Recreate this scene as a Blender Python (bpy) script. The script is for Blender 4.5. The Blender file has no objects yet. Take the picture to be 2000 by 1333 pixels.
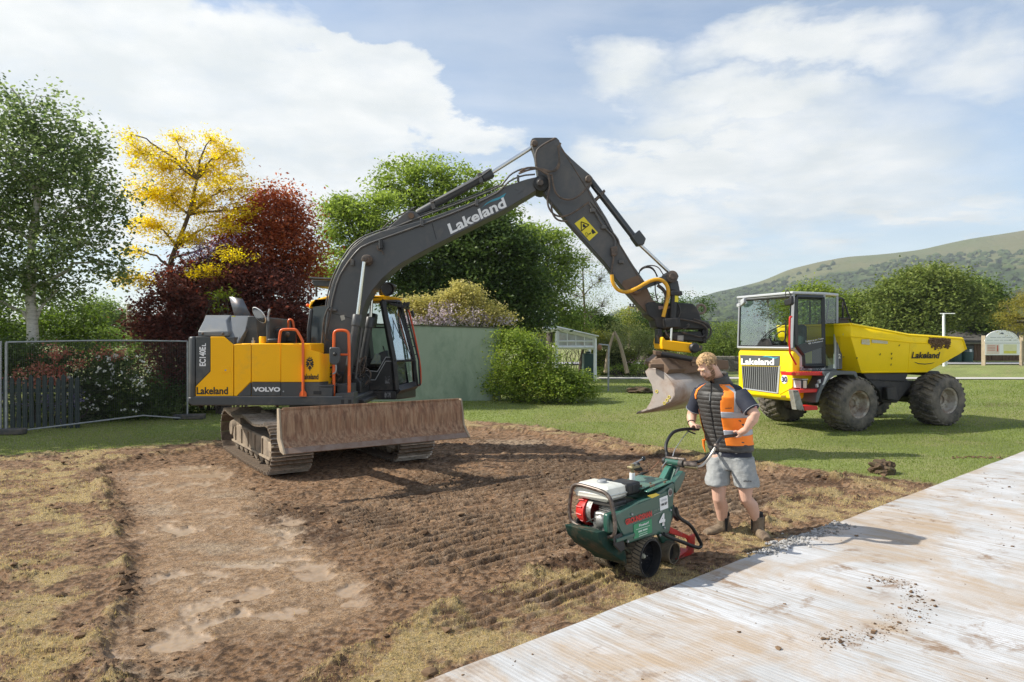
import bpy, bmesh, math, random
import numpy as np
from mathutils import Vector as V, Matrix, noise as mnoise
random.seed(7); rng = np.random.default_rng(7)
S = bpy.context.scene
COL = S.collection
R = math.radians

# ------------------------------------------------------------------ camera
CAMH = 1.95; FP = 1333.3; CX = 1000.0; CY = 666.5
cd = bpy.data.cameras.new('camera'); cam = bpy.data.objects.new('camera', cd); COL.objects.link(cam)
cd.lens = 24.0; cd.sensor_width = 36.0; cd.clip_start = 0.05; cd.clip_end = 20000
cam.location = (0, 0, CAMH); cam.rotation_euler = (R(90), 0, 0)
S.camera = cam

# ------------------------------------------------------------------ world / sky
SUN_EL = 41.0
SUN_DIR = V((-1.0, 0.02, 0)).normalized()          # horizontal direction towards the sun
W = bpy.data.worlds.new('World'); S.world = W; W.use_nodes = True
nt = W.node_tree; nt.nodes.clear()
def wn(t, **k):
    n = nt.nodes.new(t)
    for a, b in k.items(): setattr(n, a, b)
    return n
L = nt.links.new
out = wn('ShaderNodeOutputWorld'); bg = wn('ShaderNodeBackground'); L(bg.outputs[0], out.inputs[0])
bg.inputs[1].default_value = 0.10
sky = wn('ShaderNodeTexSky', sky_type='NISHITA'); sky.sun_disc = False
sky.sun_elevation = R(SUN_EL); sky.sun_rotation = math.atan2(SUN_DIR.x, SUN_DIR.y)
sky.air_density = 1.0; sky.dust_density = .6; sky.ozone_density = 1.2
tc = wn('ShaderNodeTexCoord')
def math_(op, a, b=None, c=None):
    n = wn('ShaderNodeMath', operation=op)
    for i, x in enumerate((a, b, c)):
        if x is None: continue
        if isinstance(x, (int, float)): n.inputs[i].default_value = x
        else: L(x, n.inputs[i])
    return n.outputs[0]
sep = wn('ShaderNodeSeparateXYZ'); L(tc.outputs['Generated'], sep.inputs[0])
zc = math_('MAXIMUM', sep.outputs[2], 0.02)
zd = math_('ADD', zc, 0.13)
u = math_('DIVIDE', sep.outputs[0], zd); v_ = math_('DIVIDE', sep.outputs[1], zd)
cmb = wn('ShaderNodeCombineXYZ'); L(u, cmb.inputs[0]); L(v_, cmb.inputs[1])
def noise_(scale, detail, rough=.55, dist=0.0, vec=None, off=(0, 0, 0), scl=(1, 1, 1)):
    mp = wn('ShaderNodeMapping'); mp.inputs['Location'].default_value = off; mp.inputs['Scale'].default_value = scl
    L(vec or cmb.outputs[0], mp.inputs[0])
    n = wn('ShaderNodeTexNoise'); L(mp.outputs[0], n.inputs['Vector'])
    n.inputs['Scale'].default_value = scale; n.inputs['Detail'].default_value = detail
    n.inputs['Roughness'].default_value = rough; n.inputs['Distortion'].default_value = dist
    return n.outputs[0]
warp = noise_(2.3, 8, .6, .15)
warp2 = noise_(2.3, 8, .6, .15, off=(7.3, 2.1, 4))
det = noise_(4.5, 10, .62, .1, off=(3, 5, 1))
# the big cloud masses: directions given as (x, z) over y, each an ellipse whose edge the noise eats into
def ratio(a): return math_('DIVIDE', a, math_('MAXIMUM', sep.outputs[1], 0.05))
rx = ratio(sep.outputs[0]); rz = ratio(sep.outputs[2])
wx = math_('MULTIPLY_ADD', math_('SUBTRACT', warp, .5), .34, rx)
wz = math_('MULTIPLY_ADD', math_('SUBTRACT', warp2, .5), .30, rz)
front = wn('ShaderNodeMapRange'); L(sep.outputs[1], front.inputs[0]); front.inputs[1].default_value = .15; front.inputs[2].default_value = .45
def blob(px, py, sx, sy, edge):
    cx = (px - CX) / FP; cz = (CY - py) / FP
    dx = math_('DIVIDE', math_('SUBTRACT', wx, cx), sx / FP); dz = math_('DIVIDE', math_('SUBTRACT', wz, cz), sy / FP)
    r = math_('SQRT', math_('ADD', math_('POWER', math_('ABSOLUTE', dx), 2.0), math_('POWER', math_('ABSOLUTE', dz), 2.0)))
    m = wn('ShaderNodeMapRange', interpolation_type='SMOOTHSTEP'); L(r, m.inputs[0])
    m.inputs[1].default_value = 1.0; m.inputs[2].default_value = 1.0 - edge; m.inputs[3].default_value = 0; m.inputs[4].default_value = 1
    return m.outputs[0]
blobs = [blob(300, 250, 620, 270, .22), blob(150, 60, 360, 200, .3), blob(640, 200, 290, 150, .18), blob(1330, 330, 300, 120, .55), blob(1560, 90, 380, 95, .8),
         blob(1230, 130, 190, 110, .9), blob(1560, 330, 760, 270, 1.0), blob(1900, 130, 300, 160, 1.0), blob(1000, 430, 600, 150, 1.0), blob(1480, 210, 420, 110, .75), blob(1250, 470, 380, 130, .8), blob(900, 260, 150, 60, .7), blob(1750, 400, 420, 60, .9)]
m = blobs[0]
for b in blobs[1:]: m = math_('MAXIMUM', m, b)
# elsewhere the same broken cloud goes on
gen = noise_(1.1, 9, .58, .2, off=(11, 3, 0))
gm = wn('ShaderNodeMapRange', interpolation_type='SMOOTHSTEP'); L(gen, gm.inputs[0]); gm.inputs[1].default_value = .44; gm.inputs[2].default_value = .60
mixm = wn('ShaderNodeMix'); L(front.outputs[0], mixm.inputs[0]); L(gm.outputs[0], mixm.inputs[2]); L(m, mixm.inputs[3])
# thin veil everywhere
veil = noise_(1.6, 7, .6, .3, off=(1, 9, 2), scl=(.6, 1.6, 1))
vm = wn('ShaderNodeMapRange'); L(veil, vm.inputs[0]); vm.inputs[1].default_value = .35; vm.inputs[2].default_value = .75; vm.inputs[3].default_value = .08; vm.inputs[4].default_value = .48
mask = math_('MINIMUM', math_('MAXIMUM', math_('MULTIPLY', mixm.outputs[0], math_('MULTIPLY_ADD', det, .5, .70)), vm.outputs[0]), .97)
# low haze
hz = wn('ShaderNodeMapRange', interpolation_type='SMOOTHSTEP'); L(sep.outputs[2], hz.inputs[0]); hz.inputs[1].default_value = .30; hz.inputs[2].default_value = .0; hz.inputs[3].default_value = 0; hz.inputs[4].default_value = .55
mask = math_('MAXIMUM', mask, hz.outputs[0])
ccol = wn('ShaderNodeMix', data_type='RGBA')
cshade = noise_(3.0, 5, .55, .2, off=(5, 1, 7))
cs = wn('ShaderNodeMapRange'); L(cshade, cs.inputs[0]); cs.inputs[1].default_value = .38; cs.inputs[2].default_value = .62
L(cs.outputs[0], ccol.inputs[0]); ccol.inputs[6].default_value = (4.8, 5.05, 5.1, 1); ccol.inputs[7].default_value = (6.0, 6.05, 5.95, 1)
skm = wn('ShaderNodeMix', data_type='RGBA', blend_type='MULTIPLY'); skm.inputs[0].default_value = 1.0
L(sky.outputs[0], skm.inputs[6]); skm.inputs[7].default_value = (.97, 1.02, 1.05, 1)
fin = wn('ShaderNodeMix', data_type='RGBA'); L(mask, fin.inputs[0]); L(skm.outputs[2], fin.inputs[6]); L(ccol.outputs[2], fin.inputs[7])
L(fin.outputs[2], bg.inputs[0])

# ------------------------------------------------------------------ sun
sd = bpy.data.lights.new('sun', 'SUN'); sun = bpy.data.objects.new('sun', sd); COL.objects.link(sun)
sd.energy = 4.2; sd.angle = R(0.6); sd.color = (1.0, .94, .83)
to = V((SUN_DIR.x * math.cos(R(SUN_EL)), SUN_DIR.y * math.cos(R(SUN_EL)), math.sin(R(SUN_EL))))
sun.rotation_euler = to.to_track_quat('Z', 'Y').to_euler(); sun.location = (-20, 5, 20)

S.view_settings.view_transform = 'Standard'; S.view_settings.look = 'None'
S.view_settings.exposure = 0.78; S.view_settings.gamma = 1.0; S.view_settings.use_curve_mapping = False
S.render.engine = 'CYCLES'
cy = S.cycles
cy.use_denoising = True; cy.denoiser = 'OPENIMAGEDENOISE'; cy.denoising_input_passes = 'RGB_ALBEDO_NORMAL'; cy.denoising_prefilter = 'NONE'; cy.max_bounces = 8; cy.diffuse_bounces = 3; cy.glossy_bounces = 3; cy.transmission_bounces = 6
cy.transparent_max_bounces = 12; cy.volume_bounces = 0; cy.use_adaptive_sampling = True; cy.adaptive_threshold = .008
cy.caustics_reflective = False; cy.caustics_refractive = False; cy.sample_clamp_indirect = 6

# ------------------------------------------------------------------ measuring helpers
CAM = V((0, 0, CAMH))
def P(px, py, Y): return V(((px - CX) / FP * Y, Y, CAMH - (py - CY) / FP * Y))
def G(px, py, z=0.0):
    Y = (CAMH - z) * FP / (py - CY); return V(((px - CX) / FP * Y, Y, z))
def RP(px, py, p0, n):
    d = V(((px - CX) / FP, 1.0, -(py - CY) / FP)); t = (p0 - CAM).dot(n) / d.dot(n); return CAM + d * t

# ------------------------------------------------------------------ materials
MATS = {}
def pmat(name, col, rough=.5, metal=0.0, var=.10, vs=4.0, dirt=None, damt=0.0, ds=3.0, bump=0.0, bs=60.0, coat=0.0, streak=None, spec=.5, anis=(1, 1, 1), dlow=0.0, dhigh=0.5):
    """painted/plain surface with tonal variation, dirt patches (thicker towards z < dhigh) and fine relief"""
    if name in MATS: return MATS[name]
    m = bpy.data.materials.new(name); m.use_nodes = True; t = m.node_tree; b = t.nodes['Principled BSDF']; l = t.links.new
    b.inputs['Roughness'].default_value = rough; b.inputs['Metallic'].default_value = metal
    b.inputs['Coat Weight'].default_value = coat; b.inputs['Coat Roughness'].default_value = .12
    b.inputs['Specular IOR Level'].default_value = spec
    c = t.nodes.new('ShaderNodeTexCoord'); mp = t.nodes.new('ShaderNodeMapping'); mp.inputs['Scale'].default_value = anis; l(c.outputs['Object'], mp.inputs[0])
    def ns(scale, detail=6, r=.6, dist=0):
        n = t.nodes.new('ShaderNodeTexNoise'); l(mp.outputs[0], n.inputs['Vector']); n.inputs['Scale'].default_value = scale
        n.inputs['Detail'].default_value = detail; n.inputs['Roughness'].default_value = r; n.inputs['Distortion'].default_value = dist
        return n.outputs[0]
    def mr(x, a, bb, c0, c1):
        n = t.nodes.new('ShaderNodeMapRange'); l(x, n.inputs[0]); n.inputs[1].default_value = a; n.inputs[2].default_value = bb; n.inputs[3].default_value = c0; n.inputs[4].default_value = c1; return n.outputs[0]
    n1 = ns(vs)
    hs = t.nodes.new('ShaderNodeHueSaturation'); hs.inputs['Color'].default_value = (*col, 1); l(mr(n1, .3, .7, 1 - var, 1 + var), hs.inputs['Value'])
    cur = hs.outputs[0]
    if dirt:
        n2 = ns(ds, 9, .68, .3)
        x = t.nodes.new('ShaderNodeMix'); x.data_type = 'RGBA'; l(cur, x.inputs[6]); x.inputs[7].default_value = (*dirt, 1)
        f = mr(n2, .62 - .45 * damt, .78 - .35 * damt, 0, min(1, .45 + damt))
        l(f, x.inputs[0]); cur = x.outputs[2]
        l(mr(f, 0, 1, rough, min(1, rough + .3)), b.inputs['Roughness'])
    else:
        l(mr(ns(vs * 3), .3, .7, max(.02, rough - .06), min(1, rough + .06)), b.inputs['Roughness'])
    l(cur, b.inputs['Base Color'])
    if bump:
        bp = t.nodes.new('ShaderNodeBump'); bp.inputs['Strength'].default_value = min(1, bump); bp.inputs['Distance'].default_value = .01
        l(ns(bs, 8, .65), bp.inputs['Height']); l(bp.outputs[0], b.inputs['Normal'])
    MATS[name] = m; return m
def glassmat(name, tint=(.8, .9, .88), refl=1.0, dens=.25):
    if name in MATS: return MATS[name]
    m = bpy.data.materials.new(name); m.use_nodes = True; t = m.node_tree; t.nodes.clear(); l = t.links.new
    o = t.nodes.new('ShaderNodeOutputMaterial'); tr = t.nodes.new('ShaderNodeBsdfTransparent'); tr.inputs[0].default_value = (*tint, 1)
    gl = t.nodes.new('ShaderNodeBsdfGlossy'); gl.inputs['Roughness'].default_value = .015; gl.inputs[0].default_value = (.9, .95, .97, 1)
    fr0 = t.nodes.new('ShaderNodeLayerWeight'); fr0.inputs['Blend'].default_value = .5; fr = t.nodes.new('ShaderNodeMath'); fr.operation = 'POWER'; l(fr0.outputs['Facing'], fr.inputs[0]); fr.inputs[1].default_value = 4.0
    a = t.nodes.new('ShaderNodeMath'); a.operation = 'MULTIPLY_ADD'; l(fr.outputs[0], a.inputs[0]); a.inputs[1].default_value = .9; a.inputs[2].default_value = refl + .03; a.use_clamp = True
    mx = t.nodes.new('ShaderNodeMixShader'); l(a.outputs[0], mx.inputs[0]); l(tr.outputs[0], mx.inputs[1]); l(gl.outputs[0], mx.inputs[2]); l(mx.outputs[0], o.inputs[0])
    MATS[name] = m; return m
def leafmat(name, c1, c2, trans=.35, rough=.55, c3=None, k=1.0):
    """leaf colour between c1 and c2 picked per leaf by the 'tint' attribute"""
    if trans > 0.05 and max(c2) < .3 and c2[1] > c2[0]: c1 = (c1[0] * 1.12, c1[1], c1[2] * .9); c2 = (c2[0] * 1.12, c2[1], c2[2] * .9)
    if trans > 0.05 and max(c2) < .3: c1 = tuple(x * 1.5 for x in c1); c2 = tuple(x * 1.35 for x in c2)
    m = bpy.data.materials.new(name); m.use_nodes = True; t = m.node_tree; t.nodes.clear(); l = t.links.new
    o = t.nodes.new('ShaderNodeOutputMaterial'); at = t.nodes.new('ShaderNodeAttribute'); at.attribute_name = 'tint'
    cr = t.nodes.new('ShaderNodeValToRGB'); cr.color_ramp.elements[0].color = (*c1, 1); cr.color_ramp.elements[1].color = (*c2, 1)
    if c3: e = cr.color_ramp.elements.new(.93); e.color = (*c2, 1); cr.color_ramp.elements[2].color = (*c3, 1)
    l(at.outputs['Fac'], cr.inputs[0])
    p = t.nodes.new('ShaderNodeBsdfPrincipled'); l(cr.outputs[0], p.inputs['Base Color']); p.inputs['Roughness'].default_value = rough; p.inputs['Specular IOR Level'].default_value = .15
    tl = t.nodes.new('ShaderNodeBsdfTranslucent'); hs = t.nodes.new('ShaderNodeHueSaturation'); hs.inputs['Value'].default_value = 1.5; hs.inputs['Saturation'].default_value = 1.1
    l(cr.outputs[0], hs.inputs['Color']); l(hs.outputs[0], tl.inputs[0])
    mx = t.nodes.new('ShaderNodeMixShader'); mx.inputs[0].default_value = trans; l(p.outputs[0], mx.inputs[1]); l(tl.outputs[0], mx.inputs[2]); l(mx.outputs[0], o.inputs[0])
    return m

# ------------------------------------------------------------------ object helpers
ORG = {}
def org(o):
    return ORG.get(o.name, V((0, 0, 0))) if o else V((0, 0, 0))
def tagit(o, label=None, cat=None, group=None, kind=None):
    if label: o['label'] = label
    if cat: o['category'] = cat
    if group: o['group'] = group
    if kind: o['kind'] = kind
    return o
def thing(name, loc, label, cat, group=None):
    o = bpy.data.objects.new(name, None); COL.objects.link(o); o.location = loc; o.empty_display_size = .2
    ORG[o.name] = V(loc); return tagit(o, label, cat, group)
def addobj(name, me, parent=None, base=None):
    o = bpy.data.objects.new(name, me); COL.objects.link(o)
    if parent: o.parent = parent; ORG[o.name] = org(parent)
    else: o.location = base or (0, 0, 0); ORG[o.name] = V(base or (0, 0, 0))
    return o
def npmesh(name, verts, faces, mat, parent=None, base=None, tint=None, smooth=False, label=None):
    """verts (n,3) world, faces (m,k) array of equal-sized polygons; tint one value per face"""
    b = org(parent) if parent else V(base or (0, 0, 0))
    verts = np.asarray(verts, dtype=np.float32) - np.array(b[:], dtype=np.float32)
    faces = np.asarray(faces, dtype=np.int32); k = faces.shape[1]; m = len(faces)
    me = bpy.data.meshes.new(name); me.vertices.add(len(verts)); me.vertices.foreach_set('co', verts.ravel())
    me.loops.add(m * k); me.loops.foreach_set('vertex_index', faces.ravel())
    me.polygons.add(m); me.polygons.foreach_set('loop_start', np.arange(0, m * k, k, dtype=np.int32))
    me.polygons.foreach_set('loop_total', np.full(m, k, dtype=np.int32))
    me.polygons.foreach_set('use_smooth', np.full(m, bool(smooth)))
    me.update(calc_edges=True)
    if tint is not None:
        a = me.attributes.new('tint', 'FLOAT', 'FACE'); a.data.foreach_set('value', np.asarray(tint, dtype=np.float32))
    me.materials.append(mat)
    o = addobj(name, me, parent, base)
    if label: o['label'] = label
    return o
class MB:
    def __init__(s, T=None): s.v = []; s.f = []; s.T = T; s.e = None
    def add(s, vs, fs):
        n = len(s.v)
        for p in vs:
            p = V(p); s.v.append(s.T @ p if s.T else p)
        s.f += [tuple(i + n for i in f) for f in fs]; return s
    def box(s, x0, x1, y0, y1, z0, z1):
        return s.add([(x0, y0, z0), (x1, y0, z0), (x1, y1, z0), (x0, y1, z0), (x0, y0, z1), (x1, y0, z1), (x1, y1, z1), (x0, y1, z1)],
                     [(0, 3, 2, 1), (4, 5, 6, 7), (0, 1, 5, 4), (1, 2, 6, 5), (2, 3, 7, 6), (3, 0, 4, 7)])
    def prism(s, pts, vec):
        pts = [V(p) for p in pts]; n = len(pts); vec = V(vec)
        nrm = V((0, 0, 0))
        for i in range(n): nrm += pts[i].cross(pts[(i + 1) % n])
        if nrm.dot(vec) > 0: pts = pts[::-1]
        return s.add(pts + [p + vec for p in pts], [tuple(range(n)), tuple(range(2 * n - 1, n - 1, -1))] + [(i, i + n, (i + 1) % n + n, (i + 1) % n) for i in range(n)])
    def loft(s, A, B):
        n = len(A)
        return s.add(list(A) + list(B), [tuple(range(n))[::-1], tuple(range(n, 2 * n))] + [(i, (i + 1) % n, (i + 1) % n + n, i + n) for i in range(n)])
    def tube(s, path, r, n=8, cap=True, closed=False):
        path = [V(p) for p in path]; m = len(path); rr = r if isinstance(r, (list, tuple)) else [r] * m
        rings = []; up = None
        for i, p in enumerate(path):
            if closed: d = (path[(i + 1) % m] - path[i - 1])
            else: d = path[min(i + 1, m - 1)] - path[max(i - 1, 0)]
            d = d.normalized()
            if up is None:
                up = d.orthogonal().normalized()
            else:
                up = (up - d * up.dot(d)); up = up.normalized() if up.length > 1e-6 else d.orthogonal().normalized()
            w = d.cross(up)
            rings.append([p + (up * math.cos(2 * math.pi * k / n) + w * math.sin(2 * math.pi * k / n)) * rr[i] for k in range(n)])
        vs = [q for rg in rings for q in rg]; fs = []
        for i in range(m if closed else m - 1):
            j = (i + 1) % m
            for k in range(n): k2 = (k + 1) % n; fs.append((i * n + k, i * n + k2, j * n + k2, j * n + k))
        if cap and not closed: fs.append(tuple(range(n))[::-1]); fs.append(tuple((m - 1) * n + k for k in range(n)))
        return s.add(vs, fs)
    def cyl(s, a, b, r, r2=None, n=20):
        return s.tube([a, b], [r, r2 if r2 is not None else r], n)
    def lathe(s, prof, o, ax, n=24, closed=False):
        """prof: (radius, offset along ax)"""
        o = V(o); ax = V(ax).normalized(); a = ax.orthogonal().normalized(); b = ax.cross(a); vs = []; fs = []; m = len(prof)
        for (r, h) in prof:
            for k in range(n):
                t = 2 * math.pi * k / n; vs.append(o + ax * h + (a * math.cos(t) + b * math.sin(t)) * r)
        for i in range(m if closed else m - 1):
            j = (i + 1) % m
            for k in range(n): k2 = (k + 1) % n; fs.append((i * n + k, i * n + k2, j * n + k2, j * n + k))
        return s.add(vs, fs)
    def ball(s, c, r, n=10, sc=(1, 1, 1)):
        c = V(c); vs = []; fs = []; m = n // 2 + 1
        for i in range(m + 1):
            th = math.pi * i / m
            for k in range(n):
                ph = 2 * math.pi * k / n; vs.append(c + V((r * sc[0] * math.sin(th) * math.cos(ph), r * sc[1] * math.sin(th) * math.sin(ph), r * sc[2] * math.cos(th))))
        for i in range(m):
            for k in range(n): k2 = (k + 1) % n; fs.append((i * n + k, (i + 1) * n + k, (i + 1) * n + k2, i * n + k2))
        return s.add(vs, fs)
    def build(s, name, mat, parent=None, base=None, bevel=0.0, seg=2, smooth=38, label=None, kind=None, sub=0, solid=0):
        b = org(parent) if parent else V(base or (0, 0, 0))
        me = bpy.data.meshes.new(name); me.from_pydata([tuple(p - b) for p in s.v], [], s.f); me.update()
        bm = bmesh.new(); bm.from_mesh(me); bmesh.ops.remove_doubles(bm, verts=bm.verts, dist=1e-5)
        if s.e is None: bmesh.ops.recalc_face_normals(bm, faces=bm.faces)
        bm.to_mesh(me); bm.free()
        if smooth:
            me.polygons.foreach_set('use_smooth', [True] * len(me.polygons)); me.set_sharp_from_angle(angle=R(smooth))
        me.materials.append(mat)
        o = addobj(name, me, parent, base)
        if solid: md = o.modifiers.new('s', 'SOLIDIFY'); md.thickness = solid; md.offset = 0
        if bevel:
            md = o.modifiers.new('b', 'BEVEL'); md.width = bevel; md.segments = seg; md.limit_method = 'ANGLE'; md.angle_limit = R(35); md.harden_normals = False
        if sub: md = o.modifiers.new('u', 'SUBSURF'); md.levels = sub; md.render_levels = sub
        if label: o['label'] = label
        if kind: o['kind'] = kind
        return o
def arc(c, r, a0, a1, n, ax, ay):
    c = V(c); ax = V(ax); ay = V(ay)
    return [c + (ax * math.cos(R(a0 + (a1 - a0) * i / n)) + ay * math.sin(R(a0 + (a1 - a0) * i / n))) * r for i in range(n + 1)]
def smoothpath(pts, it=2):
    pts = [V(p) for p in pts]
    for _ in range(it):
        q = [pts[0]]
        for a, b in zip(pts[:-1], pts[1:]): q += [a * .75 + b * .25, a * .25 + b * .75]
        q.append(pts[-1]); pts = q
    return pts
def text(s, p_ll, p_lr, p_ul, mat, parent, bold=.02, shear=0.0, name='lettering', off=.004, space=1.0, label=None, both=False):
    """flat lettering whose ink fills the parallelogram given by lower-left, lower-right, upper-left; stands 'off' proud"""
    c = bpy.data.curves.new('t', 'FONT'); c.body = s; c.offset = bold; c.shear = shear; c.resolution_u = 3; c.space_character = space; c.fill_mode = 'FRONT'
    o = bpy.data.objects.new('t', c); me = bpy.data.meshes.new_from_object(o); bpy.data.objects.remove(o); bpy.data.curves.remove(c)
    co = np.empty(len(me.vertices) * 3, dtype=np.float32); me.vertices.foreach_get('co', co); co = co.reshape(-1, 3)
    mn = co.min(0); mx = co.max(0)
    p0 = V(p_ll); ex = V(p_lr) - p0; ey = V(p_ul) - p0; n = ex.cross(ey).normalized()
    if n.dot(CAM - p0) < 0: n = -n
    uu = (co[:, 0] - mn[0]) / (mx[0] - mn[0]); vv = (co[:, 1] - mn[1]) / (mx[1] - mn[1])
    q = np.array(p0[:])[None] + uu[:, None] * np.array(ex[:])[None] + vv[:, None] * np.array(ey[:])[None] + np.array((n * off)[:])[None] - np.array(org(parent)[:])[None]
    me.vertices.foreach_set('co', q.astype(np.float32).ravel()); me.update(); me.materials.clear(); me.materials.append(mat); me.name = name
    o = addobj(name, me, parent)
    if label: o['label'] = label
    return o

# ------------------------------------------------------------------ numpy noise
_perm = np.random.default_rng(3).random((256, 256)).astype(np.float32)
def vnoise(x, y):
    xi = np.floor(x).astype(int); yi = np.floor(y).astype(int); fx = x - xi; fy = y - yi
    fx = fx * fx * (3 - 2 * fx); fy = fy * fy * (3 - 2 * fy)
    a = _perm[xi & 255, yi & 255]; b = _perm[(xi + 1) & 255, yi & 255]; c = _perm[xi & 255, (yi + 1) & 255]; d = _perm[(xi + 1) & 255, (yi + 1) & 255]
    return (a * (1 - fx) + b * fx) * (1 - fy) + (c * (1 - fx) + d * fx) * fy
def fbm(x, y, sc, oc=5, g=.5, ox=0.0):
    s = 0; a = 1; t = 0
    for i in range(oc):
        s = s + a * vnoise(x * sc + 17.3 * i + ox, y * sc + 9.1 * i + ox * 1.7); t += a; a *= g; sc *= 2.03
    return s / t
def sstep(a, b, x):
    t = np.clip((x - a) / (b - a), 0, 1); return t * t * (3 - 2 * t)
def pdist(x, y, poly):
    """signed distance to a polygon, positive inside"""
    x = np.asarray(x, dtype=np.float64); y = np.asarray(y, dtype=np.float64)
    d = np.full(x.shape, 1e9); ins = np.zeros(x.shape, dtype=bool); n = len(poly)
    for i in range(n):
        x0, y0 = poly[i]; x1, y1 = poly[(i + 1) % n]; ex, ey = x1 - x0, y1 - y0; L2 = ex * ex + ey * ey
        t = np.clip(((x - x0) * ex + (y - y0) * ey) / L2, 0, 1); d = np.minimum(d, np.hypot(x - x0 - t * ex, y - y0 - t * ey))
        c = ((y0 > y) != (y1 > y)); xx = x0 + (y - y0) / (ey if abs(ey) > 1e-9 else 1e-9) * ex
        ins ^= c & (x < xx)
    return np.where(ins, d, -d)
def gp(*pts): return [tuple(G(a, b)[:2]) for a, b in pts]
# ================================================================== GROUND
E0 = V(G(850, 1333)); ED = V((0.76, 0.65, 0)).normalized(); EN = V((ED.y, -ED.x, 0))     # mat edge, along, into the mat
DIRT = gp((-700, 930), (-200, 905), (0, 893), (200, 880), (430, 860), (640, 836), (905, 822), (1010, 828), (1170, 853), (1330, 878), (1500, 903), (1620, 922), (1760, 940), (1850, 955)) + \
       [tuple((G(1850, 955) + EN * .6)[:2]), tuple((E0 + EN * .6)[:2]), (-1.5, 1.5), (-9, 1.5)]
DUG = gp((195, 905), (440, 868), (640, 845), (905, 834), (1010, 840), (1170, 866), (1330, 893), (1500, 917), (1640, 938), (1700, 952), (1560, 966), (1480, 985), (1440, 1035), (1180, 1066), (1000, 1120), (850, 1185),
         (700, 1262), (590, 1310), (470, 1420), (260, 1480), (252, 1285), (232, 1100))
SMOOTH = gp((215, 915), (425, 900), (540, 990), (640, 1080), (740, 1170), (640, 1240), (330, 1300), (262, 1290), (236, 1060))
FURROW = [gp((620, 975), (880, 905), (1080, 930), (1180, 1010), (1150, 1060), (960, 1110), (760, 1140), (660, 1070)),
          gp((820, 1210), (1190, 1085), (1260, 1130), (1060, 1230), (900, 1290)), gp((1000, 880), (1330, 905), (1560, 940), (1480, 1010), (1200, 1000), (980, 930)), gp((430, 900), (520, 960), (640, 1010), (560, 1050), (450, 980))]
PUD = [(262, 1064, 22, 24), (250, 1100, 12, 20), (500, 1140, 34, 10), (478, 1152, 24, 7), (612, 1112, 42, 10), (600, 1098, 48, 7), (330, 1248, 70, 11), (385, 1234, 32, 7), (520, 1190, 55, 7), (585, 1178, 30, 6), (675, 1145, 28, 14), (470, 925, 70, 4),
       (400, 922, 60, 4), (505, 1245, 45, 7), (240, 1325, 30, 10), (480, 1095, 60, 5), (560, 1085, 40, 4), (690, 1166, 30, 7)]
PALE = [(430, 1060, 110, 14), (550, 1030, 60, 10), (300, 990, 60, 12), (460, 960, 80, 10), (1010, 860, 80, 8), (1450, 985, 60, 12), (480, 1090, 120, 8), (260, 1310, 60, 12), (350, 1300, 80, 12), (1545, 1055, 50, 12), (1500, 1090, 30, 10)]
MOIST = [(1040, 940, 130, 14), (900, 935, 120, 12), (1150, 905, 160, 12), (1300, 890, 110, 10), (960, 1160, 90, 10), (1120, 1100, 110, 14), (560, 1000, 70, 22), (640, 1040, 60, 14), (255, 1180, 12, 60), (1640, 935, 120, 8), (1530, 975, 90, 8),
         (900, 1195, 80, 8), (600, 1330, 90, 14), (240, 870, 140, 8), (1090, 925, 60, 12), (820, 960, 60, 12), (730, 1010, 60, 20), (1230, 965, 60, 20), (1360, 940, 50, 40)]
def project(x, y, z=0.0):
    y = np.maximum(y, .05); return CX + x / y * FP, CY + (CAMH - z) / y * FP
def ell(px, py, L_):
    w = np.zeros(px.shape)
    for (cx, cy_, a, b) in L_: w = np.maximum(w, 1.3 - np.sqrt(((px - cx) / a) ** 2 + ((py - cy_) / b) ** 2))
    return w
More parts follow.
